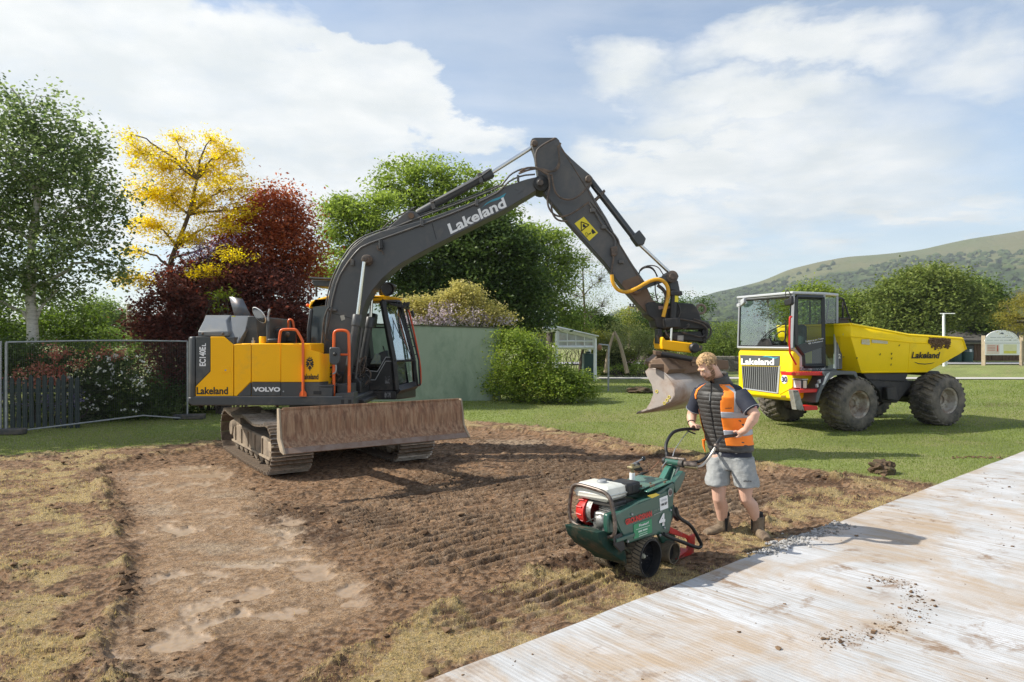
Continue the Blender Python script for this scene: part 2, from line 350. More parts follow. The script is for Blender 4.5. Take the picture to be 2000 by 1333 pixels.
def ground_fields(x, y):
    wx = x + (fbm(x, y, 1.1, 4) - .5) * .9 + (fbm(x, y, 6, 3) - .5) * .12; wy = y + (fbm(x, y, 1.1, 4, ox=50) - .5) * .9 + (fbm(x, y, 6, 3, ox=31) - .5) * .12
    dd = pdist(wx * .6 + x * .4, wy * .6 + y * .4, DIRT); du = pdist(wx * .5 + x * .5, wy * .5 + y * .5, DUG); ds = pdist(wx, wy, SMOOTH)
    n1 = fbm(x, y, 1.4, 5); n2 = fbm(x, y, 7, 5); n3 = fbm(x, y, 28, 4); n4 = fbm(x, y, 3.2, 5, ox=77)
    dirt = sstep(-.08, .08, dd); dug = sstep(-.10, .12, du + (n2 - .5) * .25); smooth = sstep(-.12, .25, ds)
    h = np.zeros(x.shape)
    lump = (n2 - .5) * .045 + (n3 - .5) * .020 + np.maximum(0, n3 - .58) * .06
    lump2 = np.maximum(0, fbm(x, y, 13, 4, ox=5) - .58) * .10
    rough = (lump + lump2) * (.35 + 1.0 * sstep(.35, .7, n1))
    h += dirt * rough * (1 - smooth * .72)
    h += -.042 * dug + dug * (n1 - .5) * .05
    # lips of soil round the dug area
    h += np.exp(-((du + .05) / .10) ** 2) * dirt * (.012 + .16 * np.maximum(0, n4 - .46) + .10 * np.maximum(0, n2 - .5)) * (.6 + n3)
    h += np.exp(-((dd) / .12) ** 2) * (.08 * np.maximum(0, n4 - .45) + .08 * np.maximum(0, n2 - .52))
    # grouser prints and scraping furrows, in bands that follow the machine's passes
    s_ = x * ED.x + y * ED.y; t_ = x * EN.x + y * EN.y
    fr = np.zeros(x.shape)
    for k, pl in enumerate(FURROW):
        w = sstep(-.1, .35, pdist(x, y, pl)); fr = np.maximum(fr, w)
    ph = (t_ + (fbm(x, y, .9, 3, ox=9) - .5) * .22 + (n2 - .5) * .05) * 2 * np.pi / .125
    prof = np.maximum(0, np.sin(ph)) ** .8
    brk = sstep(.26, .46, fbm(x * ED.x + y * ED.y, (x * EN.x + y * EN.y) * 4, 1.6, 4, ox=13))
    h -= dirt * rough * .62 * fr * (1 - smooth * .72)
    h += fr * (prof - .45) * .050 * brk * dirt
    # scraper lines on the smooth floor
    g_ = fbm(s_ * .8, t_ * 9, 1.0, 4, ox=3); h += dug * (.35 + .65 * smooth) * (g_ - .5) * .045
    inm_ = sstep(-.02, .06, (x - E0.x) * EN.x + (y - E0.y) * EN.y); h = h * (1 - inm_) - .05 * inm_
    px, py = project(x, y)
    pn = (n2 - .5) * 1.6 + (n1 - .5) * 1.2
    pud = sstep(.12, .50, ell(px, py, PUD) + pn * 1.25) * smooth
    pale = sstep(.0, .9, ell(px, py, PALE) + pn * .9); moist = sstep(-.1, .7, ell(px, py, MOIST) + pn * .8)
    h = h * (1 - pud * .9) - .062 * pud * .9 * dug
    return dict(h=h, dirt=dirt, dug=dug, smooth=smooth, pud=pud, pale=pale, moist=moist, n1=n1, n2=n2, n3=n3, n4=n4, dd=dd, du=du, fr=fr * brk * prof)
us = np.concatenate([[-6, -3, -2, -1.5, -1.2], np.arange(-1.0, 1.0, .0028), [1.0, 1.2, 1.5, 2, 3, 6]])
ys = [2.3]
while ys[-1] < 17.5: ys.append(ys[-1] * 1.0042)
while ys[-1] < 7000: ys.append(ys[-1] * 1.06)
ys = np.array(ys); U, YY = np.meshgrid(us, ys); XX = U * YY
nr, nc = XX.shape
near = YY < 20
GF = ground_fields(XX.ravel(), YY.ravel())
H = GF['h'] * near.ravel()
far_und = sstep(20, 60, YY.ravel()) * (fbm(XX.ravel(), YY.ravel(), .05, 3) - .5) * .25 * (YY.ravel() < 400)
Z = H + far_und - .6 * sstep(60, 400, YY.ravel())
def lerp(a, b, t): return a + (np.array(b)[None] - a) * t[:, None]
n1, n2, n3, n4 = GF['n1'], GF['n2'], GF['n3'], GF['n4']
xr, yr = XX.ravel(), YY.ravel()
lawn = np.array([[.185, .225, .062]]) * (1 + (fbm(xr, yr, .45, 5, ox=40)[:, None] - .5) * 1.0)
lawn = lerp(lawn, (.27, .25, .10), .55 * sstep(.48, .7, fbm(xr, yr, .22, 5, ox=90)))
lawn = lerp(lawn, (.20, .22, .075), .5 * sstep(14, 30, yr)); pxa, pya = project(xr, np.maximum(yr, 1)); lawn = lerp(lawn, (.11, .08, .045), .75 * (yr > 8) * sstep(.3, 1.1, ell(pxa, pya, [(1950, 792, 75, 6), (1905, 803, 45, 3), (1240, 764, 40, 4)]) + (n2 - .5) * 1.5)); lawn = lerp(lawn, (.26, .24, .11), .5 * (yr > 7) * sstep(.55, .7, fbm(xr, yr, 1.3, 5, ox=140)))
soil = np.array([[.275, .160, .085]]) * (1 + (n2[:, None] - .5) * .5 + (n1[:, None] - .5) * .5)
soil = lerp(soil, (.37, .245, .145), GF['smooth'] * .75 * (.6 + n1))
soil = lerp(soil, (.38, .29, .20), GF['pale'] * .75)
soil = lerp(soil, (.080, .040, .019), GF['moist'] * .85 * (1 - GF['pud']))
soil = lerp(soil, (.050, .028, .015), sstep(.50, .64, n3) * .8 * (1 - GF['smooth'] * .55)); soil = lerp(soil, (.36, .27, .19), sstep(.58, .72, 1 - n3) * .45)
soil = lerp(soil, (.34, .24, .155), GF['fr'] * .40)
dryw = GF['dirt'] * (1 - GF['dug']) * sstep(.46, .62, n4 * .6 + n2 * .4)
soil = lerp(soil, (.44, .34, .16), dryw * .65)
soil = lerp(soil, (.30, .235, .175), GF['pud'] * .55)
colr = lawn * (1 - GF['dirt'][:, None]) + soil * GF['dirt'][:, None]
edge = np.exp(-((GF['dd'] + .15) / .25) ** 2) * (1 - GF['dirt']) * .6
colr = lerp(colr, (.19, .15, .07), edge * sstep(.4, .6, n2)); colr = np.clip(colr, .01, .9)
fidx = np.arange(nr * nc).reshape(nr, nc)
quads = np.stack([fidx[:-1, :-1], fidx[:-1, 1:], fidx[1:, 1:], fidx[1:, :-1]], -1).reshape(-1, 4)
def ground_mat():
    m = bpy.data.materials.new('ground'); m.use_nodes = True; t = m.node_tree; b = t.nodes['Principled BSDF']; l = t.links.new
    a = t.nodes.new('ShaderNodeAttribute'); a.attribute_name = 'gcol'; w = t.nodes.new('ShaderNodeAttribute'); w.attribute_name = 'wet'
    g = t.nodes.new('ShaderNodeNewGeometry')
    def ns(sc, d, r=.6):
        n = t.nodes.new('ShaderNodeTexNoise'); l(g.outputs['Position'], n.inputs['Vector']); n.inputs['Scale'].default_value = sc; n.inputs['Detail'].default_value = d; n.inputs['Roughness'].default_value = r; return n.outputs[0]
    def mr(x, a0, a1, b0, b1):
        n = t.nodes.new('ShaderNodeMapRange'); l(x, n.inputs[0]); n.inputs[1].default_value = a0; n.inputs[2].default_value = a1; n.inputs[3].default_value = b0; n.inputs[4].default_value = b1; return n.outputs[0]
    hs = t.nodes.new('ShaderNodeHueSaturation'); l(a.outputs['Color'], hs.inputs['Color'])
    mm = t.nodes.new('ShaderNodeMath'); mm.operation = 'MULTIPLY'; l(mr(ns(55, 6, .7), .3, .7, .45, 1.55), mm.inputs[0]); l(mr(ns(9, 5), .3, .7, .85, 1.15), mm.inputs[1])
    inv = t.nodes.new('ShaderNodeMix'); inv.data_type = 'FLOAT'; l(w.outputs['Fac'], inv.inputs[0]); l(mm.outputs[0], inv.inputs[2]); inv.inputs[3].default_value = 1.0
    l(inv.outputs[0], hs.inputs['Value']); l(mr(ns(30, 3), .3, .7, .85, 1.1), hs.inputs['Saturation'])
    l(hs.outputs[0], b.inputs['Base Color']); l(mr(w.outputs['Fac'], 0, 1, .95, .34), b.inputs['Roughness']); b.inputs['Specular IOR Level'].default_value = .3
    bp = t.nodes.new('ShaderNodeBump'); bp.inputs['Distance'].default_value = .035
    l(mr(w.outputs['Fac'], 0, 1, .9, .03), bp.inputs['Strength']); l(ns(70, 9, .75), bp.inputs['Height']); l(bp.outputs[0], b.inputs['Normal'])
    return m
gmat = ground_mat()
vv = np.stack([xr, yr, Z], 1)
g_ob = npmesh('ground', vv, quads, gmat, smooth=True)
gme = g_ob.data; ca = gme.color_attributes.new('gcol', 'FLOAT_COLOR', 'POINT')
ca.data.foreach_set('color', np.concatenate([colr, np.ones((len(colr), 1))], 1).astype(np.float32).ravel())
wa = gme.attributes.new('wet', 'FLOAT', 'POINT'); wa.data.foreach_set('value', (GF['pud'] * GF['dirt']).astype(np.float32))
tagit(g_ob, kind='structure')
def ground_z(x, y):
    x = np.atleast_1d(np.asarray(x, float)); y = np.atleast_1d(np.asarray(y, float)); return ground_fields(x, y)['h'] * (y < 20)
# the ground behind and beside the photographer
b = MB(); b.add([(-60, -60, 0), (60, -60, 0), (13.8, 2.3, 0), (-13.8, 2.3, 0)], [(0, 1, 2, 3)])
o = b.build('lawn_behind', pmat('lawn_plain', (.10, .12, .04), .9, vs=.6, var=.3), smooth=0); tagit(o, kind='structure')

# ---- trackway mat
def mat_material():
    m = bpy.data.materials.new('trackway_mat'); m.use_nodes = True; t = m.node_tree; b = t.nodes['Principled BSDF']; l = t.links.new
    g = t.nodes.new('ShaderNodeNewGeometry')
    def mapped(rot, sc):
        mp0 = t.nodes.new('ShaderNodeMapping'); mp0.vector_type = 'POINT'; mp0.inputs['Rotation'].default_value = (0, 0, rot); l(g.outputs['Position'], mp0.inputs[0])
        mp = t.nodes.new('ShaderNodeMapping'); mp.inputs['Scale'].default_value = sc; l(mp0.outputs[0], mp.inputs[0]); return mp.outputs[0]
    ang = -math.atan2(ED.y, ED.x)      # x' along the edge, y' across the mat
    def ns(vec, sc, d, r=.6, di=0.0):
        n = t.nodes.new('ShaderNodeTexNoise'); l(vec, n.inputs['Vector']); n.inputs['Scale'].default_value = sc; n.inputs['Detail'].default_value = d; n.inputs['Roughness'].default_value = r; n.inputs['Distortion'].default_value = di; return n.outputs[0]
    def mr(x, a0, a1, b0, b1):
        n = t.nodes.new('ShaderNodeMapRange'); l(x, n.inputs[0]); n.inputs[1].default_value = a0; n.inputs[2].default_value = a1; n.inputs[3].default_value = b0; n.inputs[4].default_value = b1; return n.outputs[0]
    def mix(f, a, bcol):
        x = t.nodes.new('ShaderNodeMix'); x.data_type = 'RGBA'; l(f, x.inputs[0])
        if isinstance(a, tuple): x.inputs[6].default_value = (*a, 1)
        else: l(a, x.inputs[6])
        x.inputs[7].default_value = (*bcol, 1); return x.outputs[2]
    def mul(a, b2):
        n = t.nodes.new('ShaderNodeMath'); n.operation = 'MULTIPLY'; l(a, n.inputs[0])
        if isinstance(b2, float): n.inputs[1].default_value = b2
        else: l(b2, n.inputs[1])
        return n.outputs[0]
    iso = mapped(ang, (1, 1, 1)); st = mapped(ang, (30, 1.5, 1)); st2 = mapped(ang, (7, 1.1, 1))
    big = ns(iso, .75, 6, .6, .4); med = ns(iso, 3.0, 8, .68, .3)
    c = mix(mr(ns(iso, 1.3, 5), .35, .65, 0, 1), (.54, .55, .57), (.42, .425, .43))
    c = mix(mul(mr(ns(st, 1.0, 5, .7), .46, .62, 0, .65), mr(big, .34, .58, .15, 1)), c, (.28, .235, .19))
    mud = mul(mr(ns(st2, .9, 9, .72, .2), .50, .62, 0, 1), mr(big, .40, .58, .15, 1))
    c = mix(mul(mud, .8), c, (.33, .25, .175)); c = mix(mul(mr(ns(iso, .9, 7, .66, .5), .46, .60, 0, .9), mr(ns(st2, 1.3, 6, .7), .3, .6, .3, 1)), c, (.38, .285, .195))
    c = mix(mul(mr(med, .56, .66, 0, 1), mr(big, .38, .55, .1, 1)), c, (.24, .165, .11))
    c = mix(mul(mr(ns(st, 2.2, 6, .7), .63, .72, 0, .9), mr(ns(iso, 2.0, 4), .40, .6, 0, 1)), c, (.10, .07, .05))
    l(c, b.inputs['Base Color']); b.inputs['Roughness'].default_value = .72; b.inputs['Specular IOR Level'].default_value = .35
    wv = t.nodes.new('ShaderNodeTexWave'); wv.wave_type = 'BANDS'; wv.bands_direction = 'X'; l(iso, wv.inputs[0]); wv.inputs['Scale'].default_value = 9.0; wv.inputs['Distortion'].default_value = .6; wv.inputs['Detail'].default_value = 2
    ad = t.nodes.new('ShaderNodeMath'); ad.operation = 'MULTIPLY_ADD'; l(ns(st, 3, 8, .8), ad.inputs[0]); ad.inputs[1].default_value = 1.5; l(mul(wv.outputs[1], .5), ad.inputs[2])
    bp = t.nodes.new('ShaderNodeBump'); bp.inputs['Strength'].default_value = .55; bp.inputs['Distance'].default_value = .004; l(ad.outputs[0], bp.inputs['Height']); l(bp.outputs[0], b.inputs['Normal'])
    return m
mm_ = mat_material()
b = MB(); a0 = E0 - ED * 6; a1 = E0 + ED * 40; n_ = 240; top = []; 
for i in range(n_ + 1):
    p = a0.lerp(a1, i / n_); w = (vnoise(np.array([i * .35]), np.array([2.2]))[0] - .5) * .012 + (vnoise(np.array([i * 2.1]), np.array([7.2]))[0] - .5) * .012
    top.append(p + EN * w)
vs = []
for p in top: vs += [p + V((0, 0, -.04)), p + V((0, 0, .028)), p + EN * 16 + V((0, 0, .028)), p + EN * 16 + V((0, 0, -.04))]
fs = []
for i in range(n_):
    q = i * 4
    for k in range(3): fs.append((q + k, q + 4 + k, q + 5 + k, q + 1 + k))
b.add(vs, fs); o = b.build('trackway', mm_, smooth=0, bevel=0); tagit(o, kind='structure')
MATZ = .028

# ---- clods, stones
ico = bmesh.new(); bmesh.ops.create_icosphere(ico, subdivisions=1, radius=1); icoV = np.array([v.co[:] for v in ico.verts]); icoF = np.array([[v.index for v in f.verts] for f in ico.faces]); ico.free()
ico = bmesh.new(); bmesh.ops.create_icosphere(ico, subdivisions=2, radius=1); ico2V = np.array([v.co[:] for v in ico.verts]); ico2F = np.array([[v.index for v in f.verts] for f in ico.faces]); ico.free()
def lumps(name, x, y, z, r, mat, flat=.6, fine=False, tint=None, parent=None):
    BV, BF = (ico2V, ico2F) if fine else (icoV, icoF)
    n = len(x); k = len(BV); jit = 1 + (rng.random((n, k)) - .5) * (.55 if fine else .7)
    v = BV[None] * jit[..., None]; sc = np.stack([rng.uniform(.7, 1.3, n), rng.uniform(.7, 1.3, n), rng.uniform(.5, 1.0, n) * flat], 1)
    v = v * sc[:, None] * r[:, None, None]; a = rng.random(n) * 6.28; ca_, sa = np.cos(a), np.sin(a)
    vx = v[..., 0] * ca_[:, None] - v[..., 1] * sa[:, None]; vy = v[..., 0] * sa[:, None] + v[..., 1] * ca_[:, None]
    v = np.stack([vx + x[:, None], vy + y[:, None], v[..., 2] + z[:, None]], -1)
    f = BF[None] + (np.arange(n) * k)[:, None, None]
    t = np.repeat(rng.random(n) if tint is None else tint, len(BF))
    return npmesh(name, v.reshape(-1, 3), f.reshape(-1, 3), mat, tint=t, parent=parent)
soilm = leafmat('clods', (.07, .042, .025), (.23, .15, .09), trans=0.0, rough=.95)
def fan(n, y0, y1, u0, u1):
    y = y0 * (y1 / y0) ** rng.random(n); return rng.uniform(u0, u1, n) * y, y
x, y = fan(120000, 3.0, 15, -.95, .85); F_ = ground_fields(x, y)
pr = F_['dirt'] * (.10 + .5 * np.exp(-(F_['du'] / .18) ** 2) + .45 * F_['moist'] + .2 * np.exp(-(F_['dd'] / .2) ** 2)) * (1 - .85 * F_['smooth']) * (1 - F_['pud']) * (F_['n1'] > .38)
inm = ((x - E0.x) * EN.x + (y - E0.y) * EN.y) > -.02
k = (rng.random(len(x)) < pr) & ~inm
x, y, hz_ = x[k], y[k], F_['h'][k]; r = np.minimum(.045, .0035 * (1 + rng.pareto(2.2, len(x)) * 1.0) * (y / 6) ** .5)
o = lumps('soil_clods', x, y, hz_ + r * .25, r, soilm); tagit(o, 'crumbled brown soil clods scattered over the stripped ground', kind='stuff')
x, y = fan(9000, 3.3, 13, -.3, .95); d_ = (x - E0.x) * EN.x + (y - E0.y) * EN.y
nn = fbm(x, y, 1.2, 4, ox=21); k = (d_ > .03) & (d_ < 6) & (rng.random(len(x)) < (.03 + .5 * sstep(.52, .66, nn)))
x, y = x[k], y[k]; r = np.minimum(.022, .003 * (1 + rng.pareto(2.0, len(x))))
o = lumps('mud_crumbs', x, y, np.full(len(x), MATZ) + r * .3, r, soilm, flat=.5); tagit(o, 'dry mud crumbs scattered over the pale trackway', kind='stuff')
# curved ridge of crumbs on the mat
pts = smoothpath([G(1620, 1262), G(1700, 1250), G(1770, 1225), G(1800, 1190), G(1775, 1150), G(1720, 1140)], 3)
xs_, ys_ = [], []
for p in pts:
    for _ in range(16): xs_.append(p.x + rng.normal(0, .07)); ys_.append(p.y + rng.normal(0, .06))
xs_ = np.array(xs_); ys_ = np.array(ys_); r = np.minimum(.016, .0022 * (1 + rng.pareto(1.9, len(xs_))))
o = lumps('dried_mud', xs_, ys_, np.full(len(xs_), MATZ) + r * .3, r, soilm, flat=.6); tagit(o, 'line of broken dried mud lying on the trackway', kind='stuff')
stonem = leafmat('stones', (.20, .19, .175), (.42, .41, .40), trans=0.0, rough=.85)
xs_ = []; ys_ = []
for (a_, b_) in [(1510, 1078), (1530, 1068), (1550, 1060), (1575, 1055), (1600, 1045), (1640, 1030), (1500, 1085), (1560, 1068), (1620, 1036), (1525, 1062), (1585, 1050), (1560, 1052)]:
    g = G(a_, b_)
    for _ in range(55): xs_.append(g.x + rng.normal(0, .07)); ys_.append(g.y + rng.normal(0, .05))
xs_ = np.array(xs_); ys_ = np.array(ys_); r = rng.uniform(.006, .020, len(xs_)); zz = ground_z(xs_, ys_); inm = ((xs_ - E0.x) * EN.x + (ys_ - E0.y) * EN.y) > -.03; zz[inm] = MATZ
o = lumps('gravel', xs_, ys_, zz + r * .3, r, stonem, flat=.8); tagit(o, 'grey gravel spilled along the edge of the trackway', kind='stuff')
for (a_, b_, rr, lab) in [(1591, 1046, .034, 'largest grey stone standing in the spilled gravel by the trackway edge'), (1510, 1064, .024, 'grey stone just right of the worker\'s left boot'), (1547, 1060, .022, 'small grey stone midway along the gravel between the boot and the largest stone')]:
    g = G(a_, b_); o = lumps('stone', np.array([0.0]), np.array([0.0]), np.array([0.0]), np.array([rr]), pmat('stone_grey', (.36, .35, .34), .85, bump=.4), flat=.9, fine=True)
    o.location = (g.x, g.y, .012 + rr * .4); tagit(o, lab, 'stone', 'loose stones beside the trackway')
# turf lumps lying on the lawn
clodm = pmat('turf_clod', (.085, .055, .032), .95, vs=14, var=.5, dirt=(.10, .11, .04), damt=.25, ds=8, bump=1, bs=40)
for (a_, b_, rr, fl, lab) in [(1722, 925, .14, .9, 'upright torn lump of dark turf on the lawn right of the stripped strip'), (1250, 768, .36, .38, 'flat peeled sod lying on the far lawn beside the metal post')]:
    g = G(a_, b_); bm = bmesh.new(); bmesh.ops.create_icosphere(bm, subdivisions=4, radius=1)
    for v in bm.verts:
        nn_ = mnoise.fractal(v.co * 1.7 + V((a_, 0, 0)), 1.0, 2.0, 5); v.co *= 1 + .42 * nn_; v.co.x *= rr * 1.3; v.co.y *= rr; v.co.z = max(-.02, v.co.z * rr * fl + rr * fl * .6)
    me = bpy.data.meshes.new('turf_clod'); bm.to_mesh(me); bm.free(); me.materials.append(clodm)
    o = addobj('turf_clod', me); o.location = (g.x, g.y, 0); tagit(o, lab, 'turf clod')
# small dead sods right
for (a_, b_, lab) in [(1905, 895, 'thin broken strip of soil on the lawn near the right edge of the photo')]:
    g = G(a_, b_); n_ = 60; o = lumps('soil_scraps', g.x + rng.normal(0, .25, n_), g.y + rng.normal(0, .06, n_), np.full(n_, .01), rng.uniform(.01, .03, n_), soilm); tagit(o, lab, kind='stuff')

# ---- grass blades
def blades(name, x, y, z, hgt, wid, mat, lean=.6, tint=None, curl=False):
    n = len(x); a = rng.random(n) * 6.283; l = rng.random(n) * lean; dx, dy = np.cos(a), np.sin(a); b2 = rng.random(n) * 6.283
    wx_, wy_ = np.cos(b2) * wid / 2, np.sin(b2) * wid / 2
    tipx = x + dx * l * hgt; tipy = y + dy * l * hgt; tz = z + hgt * np.sqrt(np.maximum(.05, 1 - l * l))
    v = np.stack([np.stack([x - wx_, y - wy_, z - .004], 1), np.stack([x + wx_, y + wy_, z - .004], 1), np.stack([tipx, tipy, tz], 1)], 1).reshape(-1, 3)
    f = np.arange(n * 3).reshape(-1, 3); return npmesh(name, v, f, mat, tint=rng.random(n) if tint is None else tint)
grassm = leafmat('grass_blades', (.15, .20, .045), (.32, .36, .11), trans=.45, rough=.6, c3=(.40, .35, .15))
x, y = fan(300000, 8.0, 34, -.80, .85); F_ = ground_fields(x, y)
k = (F_['dirt'] < .25) & ((((x - E0.x) * EN.x + (y - E0.y) * EN.y) < -.05))
ti = np.clip(fbm(x, y, .35, 4, ox=60) * 1.1 - .15 + rng.normal(0, .16, len(x)), 0, 1)
o = blades('grass', x[k], y[k], F_['h'][k] * 1.0, rng.uniform(.014, .040, k.sum()) * (y[k] / 12) ** .35, .0011 * y[k], grassm, .85, tint=ti[k]); tagit(o, 'short mown green lawn grass around the stripped strip', kind='stuff')
drym = leafmat('dry_grass', (.38, .275, .12), (.74, .60, .28), trans=.3, rough=.7, c3=(.50, .50, .15))
x, y = fan(260000, 2.9, 13.5, -.95, .75); F_ = ground_fields(x, y); px, py = project(x, y)
tuf = ell(px, py, [(800, 1225, 110, 40), (330, 1165, 40, 20), (60, 960, 120, 40), (1100, 1150, 190, 40), (60, 1290, 160, 60), (700, 1290, 150, 40), (1640, 985, 150, 22), (1290, 1130, 120, 30), (20, 1080, 80, 40), (620, 1320, 120, 30)])
wgt = F_['dirt'] * (1 - F_['dug'] * .985) * (sstep(.46, .62, F_['n4'] * .55 + F_['n2'] * .45 + .09 * np.clip(tuf, -1, 1)) * .8 + .22 * sstep(.2, 1, tuf))
k = (rng.random(len(x)) < wgt) & (((x - E0.x) * EN.x + (y - E0.y) * EN.y) < .0)
o = blades('dry_grass', x[k], y[k], F_['h'][k], rng.uniform(.008, .032, k.sum()), .0007 * y[k] + .0010, drym, .995); tagit(o, 'dead straw coloured turf left on the unstripped soil', kind='stuff')

# ================================================================== LEAVES AND TREES
def leafmesh(name, c, size, mat, parent, up=.35, asp=.55, tint=None, tsh=0.0, droop=0.0):
    n = len(c); nrm = rng.normal(size=(n, 3)); nrm[:, 2] = np.abs(nrm[:, 2]) + up * 2; nrm /= np.linalg.norm(nrm, axis=1)[:, None]
    a = rng.normal(size=(n, 3)); a[:, 2] -= droop; a -= nrm * (a * nrm).sum(1)[:, None]; a /= np.linalg.norm(a, axis=1)[:, None]; b2 = np.cross(nrm, a)
    s_ = (size * rng.uniform(.65, 1.3, n))[:, None]
    v = np.stack([c - a * s_ * .5, c + b2 * s_ * asp * .5 + a * s_ * .05, c + a * s_ * .5 - nrm * s_ * .10, c - b2 * s_ * asp * .5 + a * s_ * .05], 1)
    if tint is None: tint = rng.random(n)
    return npmesh(name, v.reshape(-1, 3), np.arange(n * 4).reshape(-1, 4), mat, parent=parent, tint=np.clip(tint, 0, 1))
def clump_pts(blobs, per_m3=None, nclump=60, nleaf=60, sig=.18, shell=(.45, 1.0), flat=.6, zcut=-.85):
    """blobs: (centre, rx, ry, rz); returns leaf centres, per-leaf tint, clump centres"""
    tot = sum((bl[1] * bl[2] * bl[3]) ** (2 / 3) for bl in blobs); C_ = []; 
    for (c, rx_, ry_, rz_) in blobs:
        k = max(3, int(nclump * (rx_ * ry_ * rz_) ** (2 / 3) / tot))
        d = rng.normal(size=(k, 3)); d /= np.linalg.norm(d, axis=1)[:, None]; d = d[d[:, 2] > zcut]; k = len(d)
        rr = rng.uniform(shell[0] ** 2, shell[1] ** 2, k) ** .5
        C_.append(np.array(c[:])[None] + d * rr[:, None] * np.array([rx_, ry_, rz_])[None])
    C_ = np.concatenate(C_); k = len(C_); cnt = rng.poisson(nleaf, k).clip(5); idx = np.repeat(np.arange(k), cnt)
    sg = sig * rng.uniform(.6, 1.4, k); p = C_[idx] + rng.normal(size=(len(idx), 3)) * np.stack([sg, sg, sg * flat], 1)[idx]
    ct = rng.normal(0, .16, k); tint = .5 + ct[idx] + rng.normal(0, .18, len(idx))
    return p, tint, C_
def limb(b, p0, p1, r0, r1, n=5, wob=.08, seg=5):
    p0 = V(p0); p1 = V(p1); d = (p1 - p0); L_ = d.length; pts = []; rr = []
    for i in range(seg + 1):
        t = i / seg; q = p0.lerp(p1, t) + V((0, 0, L_ * .10 * math.sin(math.pi * t)))
        if 0 < i < seg: q += V((random.gauss(0, 1), random.gauss(0, 1), random.gauss(0, .6))) * wob * L_ * .25
        pts.append(q); rr.append(r0 + (r1 - r0) * t)
    b.tube(pts, rr, n); return pts
def tree(name, label, cat, base, trunk, tr, blobs, leaf_mat, bark, nclump, nleaf, sig, lsize, group=None, shell=(.4, 1), flat=.6, twigs=40, up=.35, asp=.55, zcut=-.85, extra=None, droop=0, crown='crown'):
    t = thing(name, base, label, cat, group)
    b = MB(); pts = [V(base) - V((0, 0, .1))] + [V(q) for q in trunk]; n = len(pts)
    b.tube(smoothpath(pts, 2), [tr * (1.15 - .85 * i / (len(smoothpath(pts, 2)) - 1)) for i in range(len(smoothpath(pts, 2)))], 9)
    lp, ti, C_ = clump_pts(blobs, nclump=nclump, nleaf=nleaf, sig=sig, shell=shell, flat=flat, zcut=zcut)
    hubs = []
    for (c, rx_, ry_, rz_) in blobs:
        st = min(pts[1:], key=lambda q: (q - c).length + (2 if q.z > c.z else 0)); pp = limb(b, st, V(c), tr * .38, tr * .12, 6, .16); hubs += pp[2:]
    for j in rng.choice(len(C_), min(twigs, len(C_)), replace=False):
        c = V(C_[j]); st = min(hubs, key=lambda q: (q - c).length + (1.5 if q.z > c.z + .3 else 0)); limb(b, st, c, tr * .13, tr * .03, 4, .35, 4)
    b.build('trunk', bark, t, smooth=60)
    leafmesh(crown, lp, lsize, leaf_mat, t, up, asp, ti, droop=droop)
    if extra: extra(t, C_)
    return t
def BL(px, py, Y, rx_, rz_, ry_=None):
    k = Y / FP; return (P(px, py, Y), rx_ * k, (ry_ or (rx_ + rz_) / 2) * k, rz_ * k)
bark = pmat('bark', (.13, .10, .075), .9, vs=6, var=.3, bump=.8, bs=18, anis=(3, 3, .6))
bark_d = pmat('bark_dark', (.07, .055, .045), .9, vs=6, var=.3, bump=.8, bs=18, anis=(3, 3, .6))
birchb = pmat('birch_bark', (.60, .56, .50), .75, vs=3, var=.12, dirt=(.10, .085, .07), damt=.30, ds=7, bump=.4, bs=20, anis=(.6, .6, 3))
# 1 birch, left
tree('birch_tree', 'tall birch with pale trunk at the left edge behind the mesh fence', 'tree', G(66, 795) + V((0, 0, 0)),
     [P(64, 690, 17.5), P(64, 640, 17.5), P(58, 560, 17.5), P(62, 470, 17.6), P(75, 380, 17.5), P(80, 300, 17.6)], .15,
     [BL(70, 240, 17.5, 70, 70), BL(10, 300, 17.2, 80, 110), BL(120, 330, 17.6, 95, 90), BL(185, 400, 17.4, 65, 75), BL(60, 420, 17.8, 105, 90), BL(-40, 430, 17.5, 80, 130), BL(150, 490, 17.2, 90, 60), BL(225, 520, 17.3, 30, 45), BL(20, 540, 17.4, 90, 60), BL(110, 570, 17.8, 80, 35), BL(20, 170, 17.3, 28, 25), BL(-60, 560, 17, 70, 60), BL(150, 290, 17.5, 45, 55), BL(-90, 260, 18, 60, 80)],
     leafmat('birch_leaves', (.055, .095, .040), (.17, .23, .11), .55, c3=(.32, .40, .18)), birchb, 640, 48, .25, .105, shell=(.2, 1), flat=.8, twigs=90, asp=.75)
# a neighbouring tree just outside the left edge of the picture, which shades the hedge and the grass below it
tree('sycamore_tree', 'leafy sycamore just outside the left edge of the photo shading the mesh fence', 'tree', V((-15.6, 14.2, 0)), [V((-15.6, 14.2, 2.2)), V((-15.4, 14.3, 4.5)), V((-15.3, 14.3, 6.5))], .2,
     [(V((-15.4, 14.2, 5.6)), 1.8, 2.0, 1.9), (V((-15.6, 13.0, 4.6)), 1.5, 1.5, 1.3), (V((-15.0, 15.6, 4.8)), 1.5, 1.6, 1.4), (V((-15.4, 14.3, 7.4)), 1.4, 1.5, 1.1), (V((-16.4, 16.8, 5.4)), 1.4, 1.4, 1.4)], leafmat('sycamore_leaves', (.03, .06, .015), (.10, .15, .04), .35), bark, 170, 110, .36, .20)
